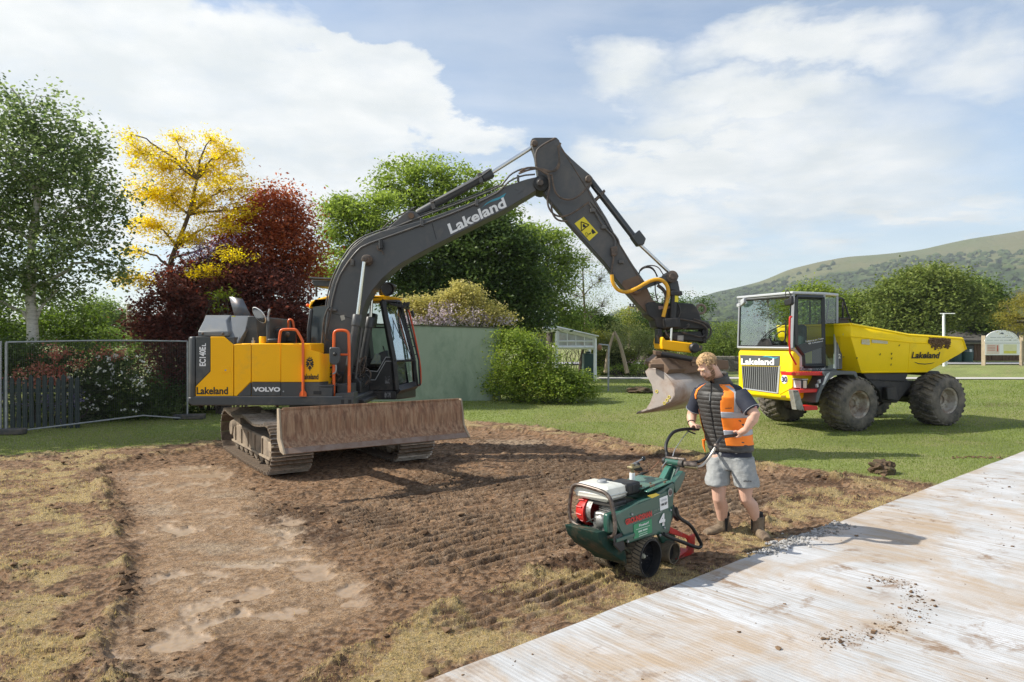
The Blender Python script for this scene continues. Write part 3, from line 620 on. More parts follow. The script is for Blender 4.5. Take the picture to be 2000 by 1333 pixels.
# dark shrubbery under the birch, behind the fence
def bush(name, label, cat, blobs, lm, nclump, nleaf, sig, ls, base=None, group=None, stems=True, shell=(.55, 1), extra=None, up=.35, asp=.6, zcut=-.85):
    c = blobs[0][0]; base = base or V((c.x, c.y, 0)); t = thing(name, base, label, cat, group)
    lp, ti, C_ = clump_pts(blobs, nclump=nclump, nleaf=nleaf, sig=sig, shell=shell, zcut=zcut); k = lp[:, 2] > .01; lp = lp[k]; ti = ti[k]
    if stems:
        b = MB()
        for j in rng.choice(len(C_), min(26, len(C_)), replace=False):
            q = V(C_[j]); limb(b, V((base.x + (q.x - base.x) * .55, base.y + (q.y - base.y) * .55, -.03)), q, .022, .006, 4, .3)
        b.build('stems', bark_d, t, smooth=60)
    leafmesh('foliage', lp, ls, lm, t, up, asp, ti)
    if extra: extra(t, C_)
    return t
hedge_dark = leafmat('hedge_leaves', (.024, .045, .015), (.08, .13, .04), .30, c3=(.11, .17, .045))
def flowers(name, blobs, lm, ncl, nl, sig, ls, flat=.8, hang=False):
    def f(t, C_):
        lp, ti, _ = clump_pts(blobs, nclump=ncl, nleaf=nl, sig=sig, shell=(.75, 1.05), flat=flat)
        if hang: pass
        leafmesh(name, lp, ls, lm, t, .1, .9, ti)
    return f
pinkm = leafmat('pink_blossom', (.38, .10, .07), (.55, .26, .17), .3); whitem = leafmat('white_blossom', (.55, .55, .48), (.75, .75, .70), .3); lilm = leafmat('lilac_blossom', (.24, .20, .40), (.46, .40, .62), .3)
def hedge_flowers(t, C_):
    flowers('pink_blossom', [BL(115, 710, 15.9, 55, 30, 14), BL(80, 735, 15.7, 60, 18, 14), BL(60, 750, 15.6, 40, 10, 10), BL(210, 690, 16.3, 30, 14, 12)], pinkm, 60, 26, .09, .055)(t, C_)
    flowers('white_blossom', [BL(190, 770, 16.0, 110, 50, 16), BL(230, 730, 16.2, 70, 40, 16)], whitem, 75, 2, .03, .06)(t, C_)
    lp = []
    for (a_, b_) in [(30, 775), (52, 778), (95, 778), (122, 775), (140, 772), (155, 768), (5, 772), (103, 790), (118, 826), (80, 770), (145, 780)]:
        c = P(a_, b_, 15.45)
        for _ in range(70): lp.append([c.x + rng.normal(0, .05), c.y + rng.normal(0, .05), c.z + rng.uniform(-.2, .08)])
    leafmesh('lilac_blossom', np.array(lp), .035, lilm, t, .1, .9)
hb = [BL(40, 720, 16.2, 95, 50, 18), BL(150, 730, 16.4, 90, 60, 18), BL(230, 745, 16.8, 80, 60, 18), BL(-60, 730, 16.2, 90, 60, 18), BL(130, 800, 16.6, 150, 30, 16), BL(250, 800, 17.2, 90, 35, 16), BL(20, 690, 16.6, 60, 30, 16), BL(300, 790, 17.8, 60, 40, 18), BL(340, 770, 18.4, 60, 60, 20)]
bush('flowering_hedge', 'dense dark hedge with pink, white and lilac blossom behind the mesh fence', 'hedge', hb, hedge_dark, 620, 64, .20, .075, extra=hedge_flowers, asp=.7)
bush('hazel_shrub', 'mid green shrub behind the hedge right of the birch trunk', 'shrub', [BL(110, 640, 20, 70, 40), BL(150, 620, 20, 60, 40), BL(40, 620, 21, 90, 60), BL(-40, 640, 20, 70, 60), BL(170, 670, 20, 60, 25)], leafmat('hazel_leaves', (.03, .06, .015), (.12, .19, .04), .4), 220, 60, .25, .10)
bush('clipped_hedge', 'sunlit clipped green hedge top seen over the mesh fence', 'hedge', [BL(195, 655, 24, 45, 16), BL(260, 660, 24, 60, 14), BL(220, 690, 24, 90, 30)], leafmat('clipped_leaves', (.04, .08, .015), (.16, .24, .05), .4), 150, 60, .18, .07)
tree('ash_tree', 'pale green rounded tree in the distance between birch and golden tree', 'tree', V(G(205, 700)), [P(205, 660, 60), P(205, 630, 60)], .3, [BL(205, 615, 60, 40, 32), BL(235, 630, 60, 25, 20), BL(170, 632, 60, 30, 20)],
     leafmat('ash_leaves', (.06, .11, .03), (.17, .25, .07), .3), bark, 120, 60, .5, .25)
# 2 golden locust
goldm = leafmat('golden_leaves', (.52, .41, .03), (.85, .70, .08), .55, c3=(.86, .78, .20))
tree('golden_locust_tree', 'golden yellow locust tree with bare forked stems between the birch and the red tree', 'tree', V(G(318, 800)) + V((0, .3, 0)),
     [P(322, 640, 20), P(338, 575, 20), P(330, 520, 20), P(345, 480, 20.1), P(370, 420, 20), P(385, 350, 20)], .11,
     [BL(275, 300, 20, 26, 40), BL(335, 330, 20, 45, 40), BL(395, 330, 20.2, 45, 40), BL(440, 300, 20, 30, 34), BL(345, 275, 20, 22, 22), BL(300, 380, 19.8, 60, 34), BL(380, 400, 20.2, 70, 34), BL(450, 370, 20, 45, 36), BL(410, 275, 20, 20, 20), BL(300, 440, 20, 55, 22), BL(430, 440, 19.8, 50, 24), BL(360, 470, 19.9, 60, 16), BL(250, 545, 19, 45, 22), BL(475, 420, 20, 30, 22), BL(255, 262, 20, 10, 16), BL(455, 500, 19, 30, 14), BL(400, 530, 18.9, 30, 16), BL(270, 490, 19.8, 25, 14)],
     goldm, bark, 540, 50, .16, .09, shell=(.1, 1), flat=.5, twigs=200, asp=.4)
# 3 smoke tree, red and purple
redm = leafmat('copper_leaves', (.16, .045, .028), (.52, .16, .07), .45, c3=(.50, .24, .08)); purm = leafmat('purple_leaves', (.04, .018, .016), (.17, .062, .048), .4, c3=(.28, .07, .045))
tree('copper_smoke_tree', 'deep red copper leaved tree behind the excavator body', 'tree', V(G(520, 800)) + V((0, 1.2, 0)), [P(520, 640, 21), P(525, 560, 21), P(530, 480, 21)], .16,
     [BL(530, 430, 21, 60, 55), BL(570, 480, 20.8, 55, 55), BL(500, 490, 20.8, 65, 50), BL(590, 540, 21, 35, 50), BL(540, 395, 21, 35, 30), BL(460, 470, 21, 40, 40), BL(605, 500, 20.8, 22, 20), BL(500, 420, 20.8, 20, 26), BL(575, 425, 20.8, 18, 26), BL(440, 500, 20.8, 30, 20)], redm, bark_d, 340, 84, .27, .10, shell=(.5, 1.05), twigs=50)
tree('purple_smoke_tree', 'dark purple leaved shrub behind the counterweight and under the golden tree', 'shrub', V(G(420, 815)) + V((0, .8, 0)), [P(420, 660, 19.5), P(430, 590, 19.5)], .14,
     [BL(340, 620, 19.2, 70, 55), BL(430, 590, 19.5, 80, 70), BL(520, 600, 20, 80, 80), BL(400, 530, 20, 60, 40), BL(300, 640, 18.8, 50, 30), BL(360, 700, 18.6, 60, 50), BL(470, 680, 19.5, 90, 60), BL(560, 660, 20.5, 60, 80), BL(490, 540, 20.4, 70, 40), BL(360, 560, 19.6, 45, 30), BL(430, 740, 19, 120, 40)], purm, bark_d, 700, 110, .24, .11, shell=(.55, 1), twigs=40)
bush('lime_shrub', 'bright yellow green sprigs showing through the purple shrub above the counterweight', 'shrub', [BL(425, 595, 18.2, 20, 28, 10), BL(440, 580, 18.2, 26, 14, 10), BL(500, 665, 19.2, 30, 14, 10)], leafmat('lime_leaves', (.15, .2, .02), (.35, .40, .06), .4), 26, 20, .12, .09, stems=True)
b_ = bush('wisteria_spray', 'lilac wisteria draping beneath the golden tree crown', 'climber', [BL(400, 490, 19.2, 24, 14, 10), BL(440, 470, 19.2, 22, 12, 10), BL(380, 500, 19.2, 14, 10, 10)], lilm, 18, 26, .13, .055, stems=True)
# 4 background trees
limem = leafmat('robinia_leaves', (.14, .20, .035), (.34, .42, .10), .5); midm = leafmat('green_leaves', (.07, .12, .03), (.20, .28, .07), .45)
tree('small_robinia', 'light green feathery tree directly right of the red tree', 'tree', V(G(690, 790)) + V((0, 3, 0)), [P(690, 640, 27), P(700, 560, 27), P(695, 480, 27)], .16,
     [BL(690, 430, 27, 50, 42), BL(655, 410, 27, 28, 24), BL(730, 440, 27, 45, 45), BL(650, 460, 27, 25, 24), BL(700, 490, 27, 60, 25), BL(655, 530, 26, 50, 30), BL(670, 400, 27, 26, 20), BL(745, 400, 27, 25, 30)], limem, bark_d, 340, 46, .28, .15, shell=(.3, 1), flat=.45, twigs=80, asp=.45)
tree('large_robinia', 'tall light green feathery tree behind the boom cylinder', 'tree', V(G(850, 770)) + V((0, 7, 0)), [P(850, 600, 33), P(850, 500, 33), P(855, 420, 33)], .28,
     [BL(790, 340, 33, 55, 32), BL(850, 345, 33, 60, 40), BL(910, 365, 33, 55, 35), BL(960, 385, 33, 45, 34), BL(780, 395, 33, 50, 34), BL(860, 400, 33, 80, 34), BL(930, 430, 33, 60, 30), BL(760, 365, 33, 24, 20), BL(820, 445, 33, 70, 30), BL(990, 410, 33, 30, 25)], limem, bark_d, 420, 44, .36, .20, shell=(.3, 1), flat=.4, twigs=110, asp=.45)
tree('holm_oak', 'broad dark evergreen tree behind the green wall', 'tree', V(G(920, 760)) + V((0, 1.5, 0)), [P(920, 650, 28), P(915, 580, 28)], .35,
     [BL(860, 520, 28, 90, 60), BL(960, 500, 28, 90, 60), BL(1000, 560, 28, 70, 60), BL(900, 580, 27.6, 110, 60), BL(810, 580, 28, 60, 50), BL(930, 450, 28, 70, 35), BL(990, 620, 28, 80, 40), BL(860, 470, 28, 60, 40)], leafmat('evergreen_leaves', (.022, .045, .016), (.07, .115, .035), .3, rough=.4, c3=(.13, .19, .055)), bark_d, 640, 120, .34, .17, shell=(.6, 1), flat=.5, twigs=30)
tree('right_robinia', 'mid green feathery tree behind the excavator arm', 'tree', V(G(1075, 750)) + V((0, 3, 0)), [P(1075, 640, 38), P(1065, 560, 38), P(1070, 500, 38)], .2,
     [BL(1030, 460, 38, 45, 28), BL(1075, 480, 38, 50, 34), BL(1090, 540, 38, 45, 36), BL(1040, 560, 38, 50, 36), BL(1080, 600, 38, 55, 36), BL(1020, 520, 37.5, 40, 34), BL(1110, 510, 38, 25, 24), BL(1110, 640, 38, 45, 38), BL(1000, 650, 38, 50, 26)], midm, bark_d, 420, 60, .38, .20, shell=(.3, 1), flat=.45, twigs=90, asp=.45)
tree('sparse_willow', 'thin open tree with fine bare twigs left of the lower excavator arm', 'tree', V(G(1145, 740)) + V((0, 4, 0)), [P(1145, 640, 42), P(1140, 580, 42), P(1138, 520, 42)], .10,
     [BL(1140, 510, 42, 40, 36), BL(1170, 550, 42, 45, 42), BL(1130, 580, 42, 50, 30), BL(1175, 600, 42, 36, 26), BL(1110, 530, 42, 30, 30)], leafmat('willow_leaves', (.09, .13, .035), (.20, .26, .08), .4), bark, 260, 10, .22, .12, shell=(.1, 1), twigs=230, asp=.35)
# far garden behind the shelter
for (nm, lab, cat, Y, bl, mt, nc_, nl_, sg, ls) in [
    ('bay_tree', 'dark rounded tree behind the white shelter', 'tree', 44, [(1150, 625, 45, 26), (1185, 640, 30, 22), (1120, 640, 30, 24)], ((.02, .045, .012), (.08, .13, .03)), 170, 60, .3, .14),
    ('yellow_shrub', 'yellowish shrub just above the white shelter roof', 'shrub', 40, [(1100, 650, 50, 22), (1140, 660, 45, 16), (1170, 668, 30, 14)], ((.12, .14, .02), (.30, .30, .06)), 130, 50, .22, .11),
    ('laurel_bush', 'dark green bush behind the bucket coupler', 'bush', 42, [(1290, 620, 50, 40), (1275, 660, 40, 34), (1262, 590, 20, 20), (1350, 600, 40, 26), (1330, 650, 60, 40)], ((.02, .05, .015), (.09, .15, .04)), 240, 60, .28, .13),
    ('golden_privet', 'light olive shrub around the utility poles', 'shrub', 46, [(1225, 625, 26, 26), (1245, 640, 40, 26)], ((.12, .16, .035), (.25, .29, .08)), 110, 50, .26, .12),
    ('field_maple', 'bushy green tree between the bucket and the dumper', 'tree', 46, [(1400, 665, 45, 34), (1435, 660, 40, 30), (1380, 690, 40, 24), (1425, 690, 50, 24)], ((.05, .09, .02), (.15, .21, .05)), 200, 60, .28, .12)]:
    bush(nm, lab, cat, [BL(a_, b_, Y, c_, d_) for (a_, b_, c_, d_) in bl], leafmat(nm + '_leaves', *mt, trans=.3), nc_, nl_, sg, ls)
t_ = bush('weeping_pear', 'mounded grey green weeping tree behind the wooden arch', 'tree', [BL(1215, 665, 40, 60, 36), BL(1270, 680, 40, 50, 30), BL(1185, 690, 40, 40, 30), BL(1240, 700, 40, 60, 26)], leafmat('weeping_leaves', (.05, .075, .03), (.15, .19, .075), .3), 300, 70, .25, .12, asp=.25)
def boxhedge(label, px0, px1, py0, Y, dep=1.1):
    x0 = P(px0, 0, Y).x; x1 = P(px1, 0, Y).x; zt = P(0, py0, Y).z; n = int(5200 * (x1 - x0) * (zt + .4) / 4)
    t = thing('box_hedge', (x0, Y, 0), label, 'hedge', 'clipped hedges at the far side of the lawn'); f = rng.random(n); X = rng.uniform(x0, x1, n); Yy = rng.uniform(Y, Y + dep, n); Zz = rng.uniform(0, zt, n)
    k = f < .5; Yy[k] = Y + rng.normal(0, .05, k.sum()); k = (f >= .5) & (f < .75); Zz[k] = zt + rng.normal(0, .04, k.sum()); k = f > .9; X[k] = np.where(rng.random(k.sum()) < .5, x0, x1) + rng.normal(0, .04, k.sum())
    leafmesh('foliage', np.stack([X, Yy, Zz], 1), .085, boxm, t, .3, .7)
    MB().box(x0 + .1, x1 - .1, Y + .12, Y + dep - .1, 0, zt - .12).build('stems', bark_d, t)
boxm = leafmat('box_leaves', (.05, .08, .015), (.20, .24, .05), .3)
boxhedge('clipped square hedge behind the left leg of the wooden arch', 1158, 1192, 689, 39)
boxhedge('clipped square hedge behind the right leg of the wooden arch', 1218, 1244, 688, 39)
boxhedge('clipped square hedge just left of the hanging bucket', 1266, 1290, 688, 39)
bush('hedgerow', 'long trimmed green hedge between the bucket and the yellow dumper', 'hedge', [BL(1390, 688, 52, 60, 18), BL(1440, 686, 52, 60, 20), BL(1340, 690, 52, 50, 16)], leafmat('hedgerow_leaves', (.06, .10, .02), (.17, .23, .05), .3), 160, 70, .3, .13)
bush('flower_bed', 'low border plants with pale pink flowers below the far hedges', 'plants', [BL(1255, 715, 37, 20, 14), BL(1240, 722, 37, 14, 8), BL(1180, 722, 37, 26, 7), BL(1210, 720, 37.5, 20, 7)], midm, 70, 40, .14, .08, extra=flowers('pink_blossom', [BL(1250, 708, 36.8, 20, 9, 6)], leafmat('pale_pink', (.45, .25, .28), (.6, .4, .42), .2), 14, 14, .1, .06))
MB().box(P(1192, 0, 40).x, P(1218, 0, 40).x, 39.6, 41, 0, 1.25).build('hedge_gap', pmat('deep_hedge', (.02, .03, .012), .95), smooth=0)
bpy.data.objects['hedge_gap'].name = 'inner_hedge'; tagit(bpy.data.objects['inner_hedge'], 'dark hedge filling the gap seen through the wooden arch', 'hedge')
# the drystone wall left of the dumper
# right-hand trees
oakm = leafmat('sycamore_leaves', (.05, .085, .02), (.17, .22, .065), .3)
tree('sycamore_tree', 'large rounded olive green tree behind the dumper skip', 'tree', V(G(1815, 712)) + V((0, 4, 0)), [P(1815, 690, 62), P(1812, 655, 62), P(1810, 610, 62)], .55,
     [BL(1810, 555, 62, 70, 36), BL(1760, 585, 62, 62, 44), BL(1830, 600, 61.5, 70, 48), BL(1880, 600, 62, 50, 40), BL(1790, 630, 61, 60, 30), BL(1740, 620, 62, 40, 30)], oakm, bark_d, 560, 75, .62, .30, shell=(.6, 1), flat=.55, twigs=30)
tree('lime_tree', 'darker green tree at the right of the large rounded tree', 'tree', V(G(1880, 712)) + V((0, 9, 0)), [P(1885, 690, 68), P(1890, 650, 68)], .4,
     [BL(1890, 580, 68, 50, 40), BL(1925, 605, 68, 40, 34), BL(1900, 630, 68, 50, 24)], leafmat('lime_tree_leaves', (.03, .06, .015), (.10, .16, .035), .3), bark_d, 260, 70, .62, .3, shell=(.6, 1), twigs=20)
tree('field_oak', 'smaller rounded green tree between the dumper cab and the large tree', 'tree', V(G(1680, 705)) + V((0, 2, 0)), [P(1680, 690, 70), P(1680, 650, 70)], .35,
     [BL(1670, 600, 70, 36, 26), BL(1700, 605, 70, 44, 28), BL(1655, 625, 70, 40, 26), BL(1710, 635, 70, 50, 30)], oakm, bark_d, 240, 70, .62, .3, shell=(.6, 1), twigs=20)
tree('hawthorn_tree', 'bright green tree crown rising behind the dumper cab roof', 'tree', V(G(1585, 705)) + V((0, 2, 0)), [P(1585, 690, 66), P(1585, 640, 66)], .35,
     [BL(1590, 580, 66, 48, 28), BL(1560, 600, 66, 40, 30), BL(1620, 600, 66, 40, 30), BL(1590, 640, 66, 70, 40)], leafmat('hawthorn_leaves', (.07, .12, .02), (.20, .27, .05), .35), bark_d, 240, 70, .55, .28, shell=(.6, 1), twigs=20)
tree('golden_cypress', 'olive gold conifer branches reaching in from the right edge over the notice board', 'tree', V(G(2030, 720)) + V((0, 0, 0)), [P(2030, 690, 46), P(2030, 640, 46)], .3,
     [BL(2010, 600, 46, 45, 30), BL(1985, 630, 46, 36, 20), BL(2030, 640, 46, 50, 24), BL(1962, 618, 46, 18, 10), BL(2040, 580, 46, 45, 30)], leafmat('cypress_leaves', (.10, .09, .015), (.27, .24, .05), .25), bark_d, 240, 80, .3, .13, shell=(.4, 1), twigs=40, asp=.3)
# the big bush in front of the wall end
bm_ = leafmat('bush_leaves', (.05, .095, .018), (.20, .28, .055), .35, c3=(.42, .42, .10))
bush('mixed_bush', 'rounded leafy bush with fresh yellow green tips at the end of the green wall', 'bush', [BL(1012, 700, 22, 50, 54), BL(1055, 724, 21.8, 52, 50), BL(1110, 750, 21.8, 46, 32), BL(1000, 750, 22, 55, 40), BL(1075, 755, 21.6, 80, 36), BL(1135, 762, 21.8, 32, 18), BL(990, 665, 22.3, 30, 24)], bm_, 620, 66, .17, .075, shell=(.55, 1), asp=.65)
# wisteria on the wall
def wis_fl(t, C_):
    bl = [BL(800, 625, 22.6, 40, 10, 16), BL(850, 630, 22.6, 60, 12, 16), BL(900, 620, 22.6, 60, 14, 16), BL(950, 628, 22.8, 50, 10, 16), BL(870, 605, 22.6, 50, 14, 16)]
    flowers('lilac_blossom', bl, leafmat('pale_lilac', (.46, .38, .46), (.70, .62, .66), .35), 100, 34, .11, .06, hang=True)(t, C_)
bush('wisteria', 'yellow green wisteria with hanging lilac flowers on top of the green wall', 'climber', [BL(810, 605, 23, 45, 26, 20), BL(860, 600, 23, 45, 30, 20), BL(915, 585, 23, 35, 26, 20), BL(900, 565, 23, 16, 14, 14), BL(955, 610, 23, 36, 20, 20), BL(985, 625, 23.2, 26, 12, 16), BL(890, 615, 22.8, 100, 16, 16)],
     leafmat('wisteria_leaves', (.30, .28, .08), (.60, .54, .22), .45, c3=(.62, .52, .38)), 300, 50, .15, .085, base=V((P(890, 640, 23).x, 23, 0)), extra=wis_fl)
# ================================================================== HILLS
def hillmesh(name, pts, Y0, Y1, mat, kind='structure', rows=90, amp=14.0, cols=420, ext=500):
    """skyline points in the photo at distance Y1; the slope climbs from Y0"""
    pxs = np.array([p[0] for p in pts], float); pys = np.array([p[1] for p in pts], float)
    cx = np.linspace(pxs[0], pxs[-1], cols); top = np.interp(cx, pxs, pys)
    top = np.convolve(np.pad(top, 6, 'edge'), np.ones(13) / 13, 'valid')
    v = []; r = np.linspace(0, 1, rows)
    for i, t in enumerate(r):
        Y = Y0 + (Y1 - Y0) * t; Xr = (cx - CX) / FP * Y1; hh = (CY - top) / FP * Y1 + CAMH
        s = (1 - (1 - t) ** 1.8); s = s * .25 + .75 * (t ** 1.15)
        z = hh * s + (fbm(Xr, np.full_like(Xr, Y), .0035, 6) - .5) * amp * 5 * np.sin(math.pi * t) * (hh / 260) + (fbm(Xr, np.full_like(Xr, Y), .05, 3) - .5) * amp * .35 * min(1, 3 * (1 - t))
        v.append(np.stack([Xr, np.full_like(Xr, Y), z - 6 * (1 - t) ** 4], 1))
    Yb = Y1 + (Y1 - Y0) * .4; v.append(np.stack([(cx - CX) / FP * Y1, np.full_like(cx, Yb), np.full_like(cx, -20.0)], 1)); rows += 1
    v = np.concatenate(v); f = np.arange(rows * cols).reshape(rows, cols); q = np.stack([f[:-1, :-1], f[:-1, 1:], f[1:, 1:], f[1:, :-1]], -1).reshape(-1, 4)
    o = npmesh(name, v, q, mat, smooth=True); return tagit(o, kind=kind)
def hill_mat():
    m = bpy.data.materials.new('hillside'); m.use_nodes = True; t = m.node_tree; b = t.nodes['Principled BSDF']; l = t.links.new; g = t.nodes.new('ShaderNodeNewGeometry')
    def ns(sc, d, r=.6, di=0):
        n = t.nodes.new('ShaderNodeTexNoise'); l(g.outputs['Position'], n.inputs['Vector']); n.inputs['Scale'].default_value = sc; n.inputs['Detail'].default_value = d; n.inputs['Roughness'].default_value = r; n.inputs['Distortion'].default_value = di; return n.outputs[0]
    def mr(x, a0, a1, b0, b1):
        n = t.nodes.new('ShaderNodeMapRange'); l(x, n.inputs[0]); n.inputs[1].default_value = a0; n.inputs[2].default_value = a1; n.inputs[3].default_value = b0; n.inputs[4].default_value = b1; return n.outputs[0]
    def mix(f, a, c):
        x = t.nodes.new('ShaderNodeMix'); x.data_type = 'RGBA'; l(f, x.inputs[0])
        (l(a, x.inputs[6]) if not isinstance(a, tuple) else setattr(x.inputs[6], 'default_value', (*a, 1))); x.inputs[7].default_value = (*c, 1); return x.outputs[2]
    sp = t.nodes.new('ShaderNodeSeparateXYZ'); l(g.outputs['Position'], sp.inputs[0])
    ad = t.nodes.new('ShaderNodeMath'); ad.operation = 'MULTIPLY_ADD'; l(ns(.004, 6, .6), ad.inputs[0]); ad.inputs[1].default_value = 260; l(sp.outputs[2], ad.inputs[2])
    grass = mix(mr(ns(.006, 5), .35, .65, 0, 1), (.105, .125, .045), (.140, .132, .060))
    woods = mix(mr(ns(.035, 5, .7), .35, .65, 0, 1), (.018, .034, .014), (.060, .090, .030))
    f = mr(ad.outputs[0], 275, 305, 1, 0)
    x = t.nodes.new('ShaderNodeMix'); x.data_type = 'RGBA'; l(f, x.inputs[0]); l(grass, x.inputs[6]); l(woods, x.inputs[7]); l(x.outputs[2], b.inputs['Base Color']); b.inputs['Roughness'].default_value = 1; b.inputs['Specular IOR Level'].default_value = .1
    bp = t.nodes.new('ShaderNodeBump'); bp.inputs['Strength'].default_value = 1.0; bp.inputs['Distance'].default_value = 9.0; l(ns(.06, 4, .6), bp.inputs['Height']); l(bp.outputs[0], b.inputs['Normal'])
    return m
HM = hill_mat()
hill = hillmesh('hill', [(1080, 668), (1150, 630), (1195, 610), (1250, 599), (1310, 594), (1350, 588), (1392, 572), (1440, 562), (1490, 549), (1540, 527), (1600, 512), (1655, 502), (1700, 499), (1745, 495), (1800, 488), (1855, 475), (1900, 466), (1960, 457), (2010, 449), (2100, 440), (2300, 420), (2700, 430), (3200, 520), (3600, 640)], 520, 1900, HM, rows=130, cols=900, amp=12)
# woodland canopy on the lower slopes, as rounded tree masses
hv = np.empty(len(hill.data.vertices) * 3, dtype=np.float32); hill.data.vertices.foreach_get('co', hv); hv = hv.reshape(-1, 3)
hv = hv[:130 * 900]; dz = hv[:, 2] + 260 * (fbm(hv[:, 0], hv[:, 1], .006, 5) - .5)
cand = np.where((dz < 175) & (hv[:, 1] < 1800))[0]; sel = rng.choice(cand, 9000); p = hv[sel] + rng.normal(0, 3, (9000, 3)) * [1, 1, 0]
canm = leafmat('woodland', (.020, .036, .014), (.075, .105, .034), 0.0, rough=.95)
o = lumps('woodland', p[:, 0], p[:, 1], p[:, 2] + 1.5, rng.uniform(4.5, 9.0, len(p)), canm, flat=1.0); tagit(o, 'dense broadleaf woodland covering the lower hillside', kind='stuff')
# a dark line of tall trees and a bushy belt at the hill foot
tx = np.concatenate([rng.uniform(80, 420, 380), rng.uniform(-420, 60, 420), rng.uniform(420, 900, 300)]); ty = rng.uniform(330, 420, len(tx)); r = rng.uniform(3.5, 7.5, len(tx))
o = lumps('far_treeline', tx, ty, r * .4 + 1, r, canm, flat=1.6, fine=True); tagit(o, 'dark belt of distant trees at the foot of the hill', kind='stuff')
# ---- far path and road
pathm = pmat('pale_path', (.44, .42, .39), .9, vs=2, var=.1)
b = MB(); b.add([(-30, 35.6, .02), (60, 34.2, .02), (60, 35.9, .02), (-30, 37.2, .02)], [(0, 1, 2, 3)]); tagit(b.build('path', pathm, smooth=0), kind='structure')
b = MB(); b.add([(-10, 55.2, .10), (90, 55.2, .10), (90, 60, .10), (-10, 60, .10)], [(0, 1, 2, 3)]); tagit(b.build('road', pmat('road', (.30, .30, .31), .9), smooth=0), kind='structure')

# ================================================================== WALL, SHELTER, FENCE, FAR BUILDINGS
galv = pmat('galvanised', (.34, .35, .36), .5, metal=.6, vs=10, var=.2); conc = pmat('rubber_foot', (.06, .06, .062), .9, vs=12, var=.2, dirt=(.16, .13, .10), damt=.4)
wx0, wx1 = P(690, 0, 22.2).x, P(978, 0, 22.2).x
wallm = pmat('green_render', (.36, .425, .305), .85, vs=1.2, var=.08, dirt=(.22, .29, .20), damt=.38, ds=1.3, bump=.25, bs=30, anis=(1, 1, .55))
t = thing('garden_wall', ((wx0 + wx1) / 2, 22.3, 0), 'smooth pale green rendered wall behind the excavator cab', 'wall')
b = MB(); b.add([(wx0, 21.9, -.05), (wx1, 22.3, -.05), (wx1, 22.6, -.05), (wx0, 22.2, -.05), (wx0, 21.9, 2.50), (wx1, 22.3, 2.36), (wx1, 22.6, 2.36), (wx0, 22.2, 2.50)], [(0, 3, 2, 1), (4, 5, 6, 7), (0, 1, 5, 4), (1, 2, 6, 5), (2, 3, 7, 6), (3, 0, 4, 7)]); b.build('render_coat', wallm, t, bevel=.015)
b = MB(); b.add([(wx0, 21.87, 2.502), (wx1 + .02, 22.27, 2.362), (wx1 + .02, 22.63, 2.362), (wx0, 22.23, 2.502), (wx0, 21.87, 2.54), (wx1 + .02, 22.27, 2.40), (wx1 + .02, 22.63, 2.40), (wx0, 22.23, 2.54)], [(0, 3, 2, 1), (4, 5, 6, 7), (0, 1, 5, 4), (1, 2, 6, 5), (2, 3, 7, 6), (3, 0, 4, 7)]); b.build('coping', pmat('mossy_coping', (.10, .10, .06), .95, vs=8, var=.4, bump=.6), t)
# green return wall going back at the right end
# lean-to shelter (white)
wht = pmat('white_paint', (.78, .80, .79), .6, vs=3, var=.05, dirt=(.5, .51, .48), damt=.2, ds=4)
Ys = 33.0; t = thing('white_shelter', P(1120, 0, Ys) * V((1, 1, 0)).x if False else (P(1120, 0, Ys).x, Ys, 0), 'white painted glasshouse lean-to with sloping roof behind the bush', 'shelter')
def bar(b, a, c, w, Y=None):
    a = V(a); c = V(c); d = (c - a).normalized(); s = d.orthogonal().normalized() * w / 2; u_ = d.cross(s).normalized() * w / 2
    A = [a + s + u_, a - s + u_, a - s - u_, a + s - u_]; b.loft(A, [q + (c - a) for q in A]); return b
zr = P(0, 640, Ys).z; ze = P(0, 657, Ys).z
xl, xm, xrr = P(1062, 0, Ys).x, P(1085, 0, Ys).x, P(1164, 0, Ys).x
b = MB(); b.add([(xl, Ys, zr), (xm, Ys - .1, zr + .03), (xrr + .1, Ys - .3, ze), (xrr + .1, Ys + 2.6, ze), (xm, Ys + 2.6, zr + .03), (xl, Ys + 2.6, zr)], [(0, 1, 4, 5), (1, 2, 3, 4)]); b.build('roof', wht, t, solid=.05)
b = MB(); bar(b, (xm, Ys, zr - .03), (xrr, Ys, ze - .06), .16); bar(b, (xl, Ys, zr - .1), (xm, Ys, zr - .08), .2); b.build('fascia', wht, t)
pz = P(0, 679, Ys).z
for (n_, a_, c_, w) in [('post', (xrr - .04, Ys, 0), (xrr - .04, Ys, ze - .1), .11), ('post', (xm + .05, Ys, 0), (xm + .05, Ys, zr - .1), .10), ('rail', (xm, Ys, pz), (xrr - .1, Ys, pz), .13), ('rail', (xm, Ys, P(0, 667, Ys).z), (xrr - .1, Ys, P(0, 667, Ys).z), .06), ('post', (xrr - .04, Ys + 2.5, 0), (xrr - .04, Ys + 2.5, ze - .1), .11), ('rail', (xm, Ys + 2.5, pz), (xrr - .1, Ys + 2.5, pz), .12)]:
    bar(MB(), a_, c_, w).build(n_, wht, t)
b = MB(); b.add([(xm + .1, Ys + .02, pz + .05), (xrr - .1, Ys + .02, pz + .05), (xrr - .1, Ys + .02, ze - .15), (xm + .1, Ys + .02, zr - .2)], [(0, 1, 2, 3)]); b.build('glazing', pmat('dirty_glass', (.42, .44, .42), .35, vs=2, var=.25, dirt=(.40, .28, .22), damt=.3), t, smooth=0)
for k_ in range(5): x_ = xm + .15 + k_ * (xrr - xm - .3) / 4; bar(MB(), (x_, Ys - .03, pz + .06), (x_, Ys - .03, ze + (zr - ze) * (1 - (x_ - xm) / (xrr - xm)) - .14), .03).build('mullion', wht, t)
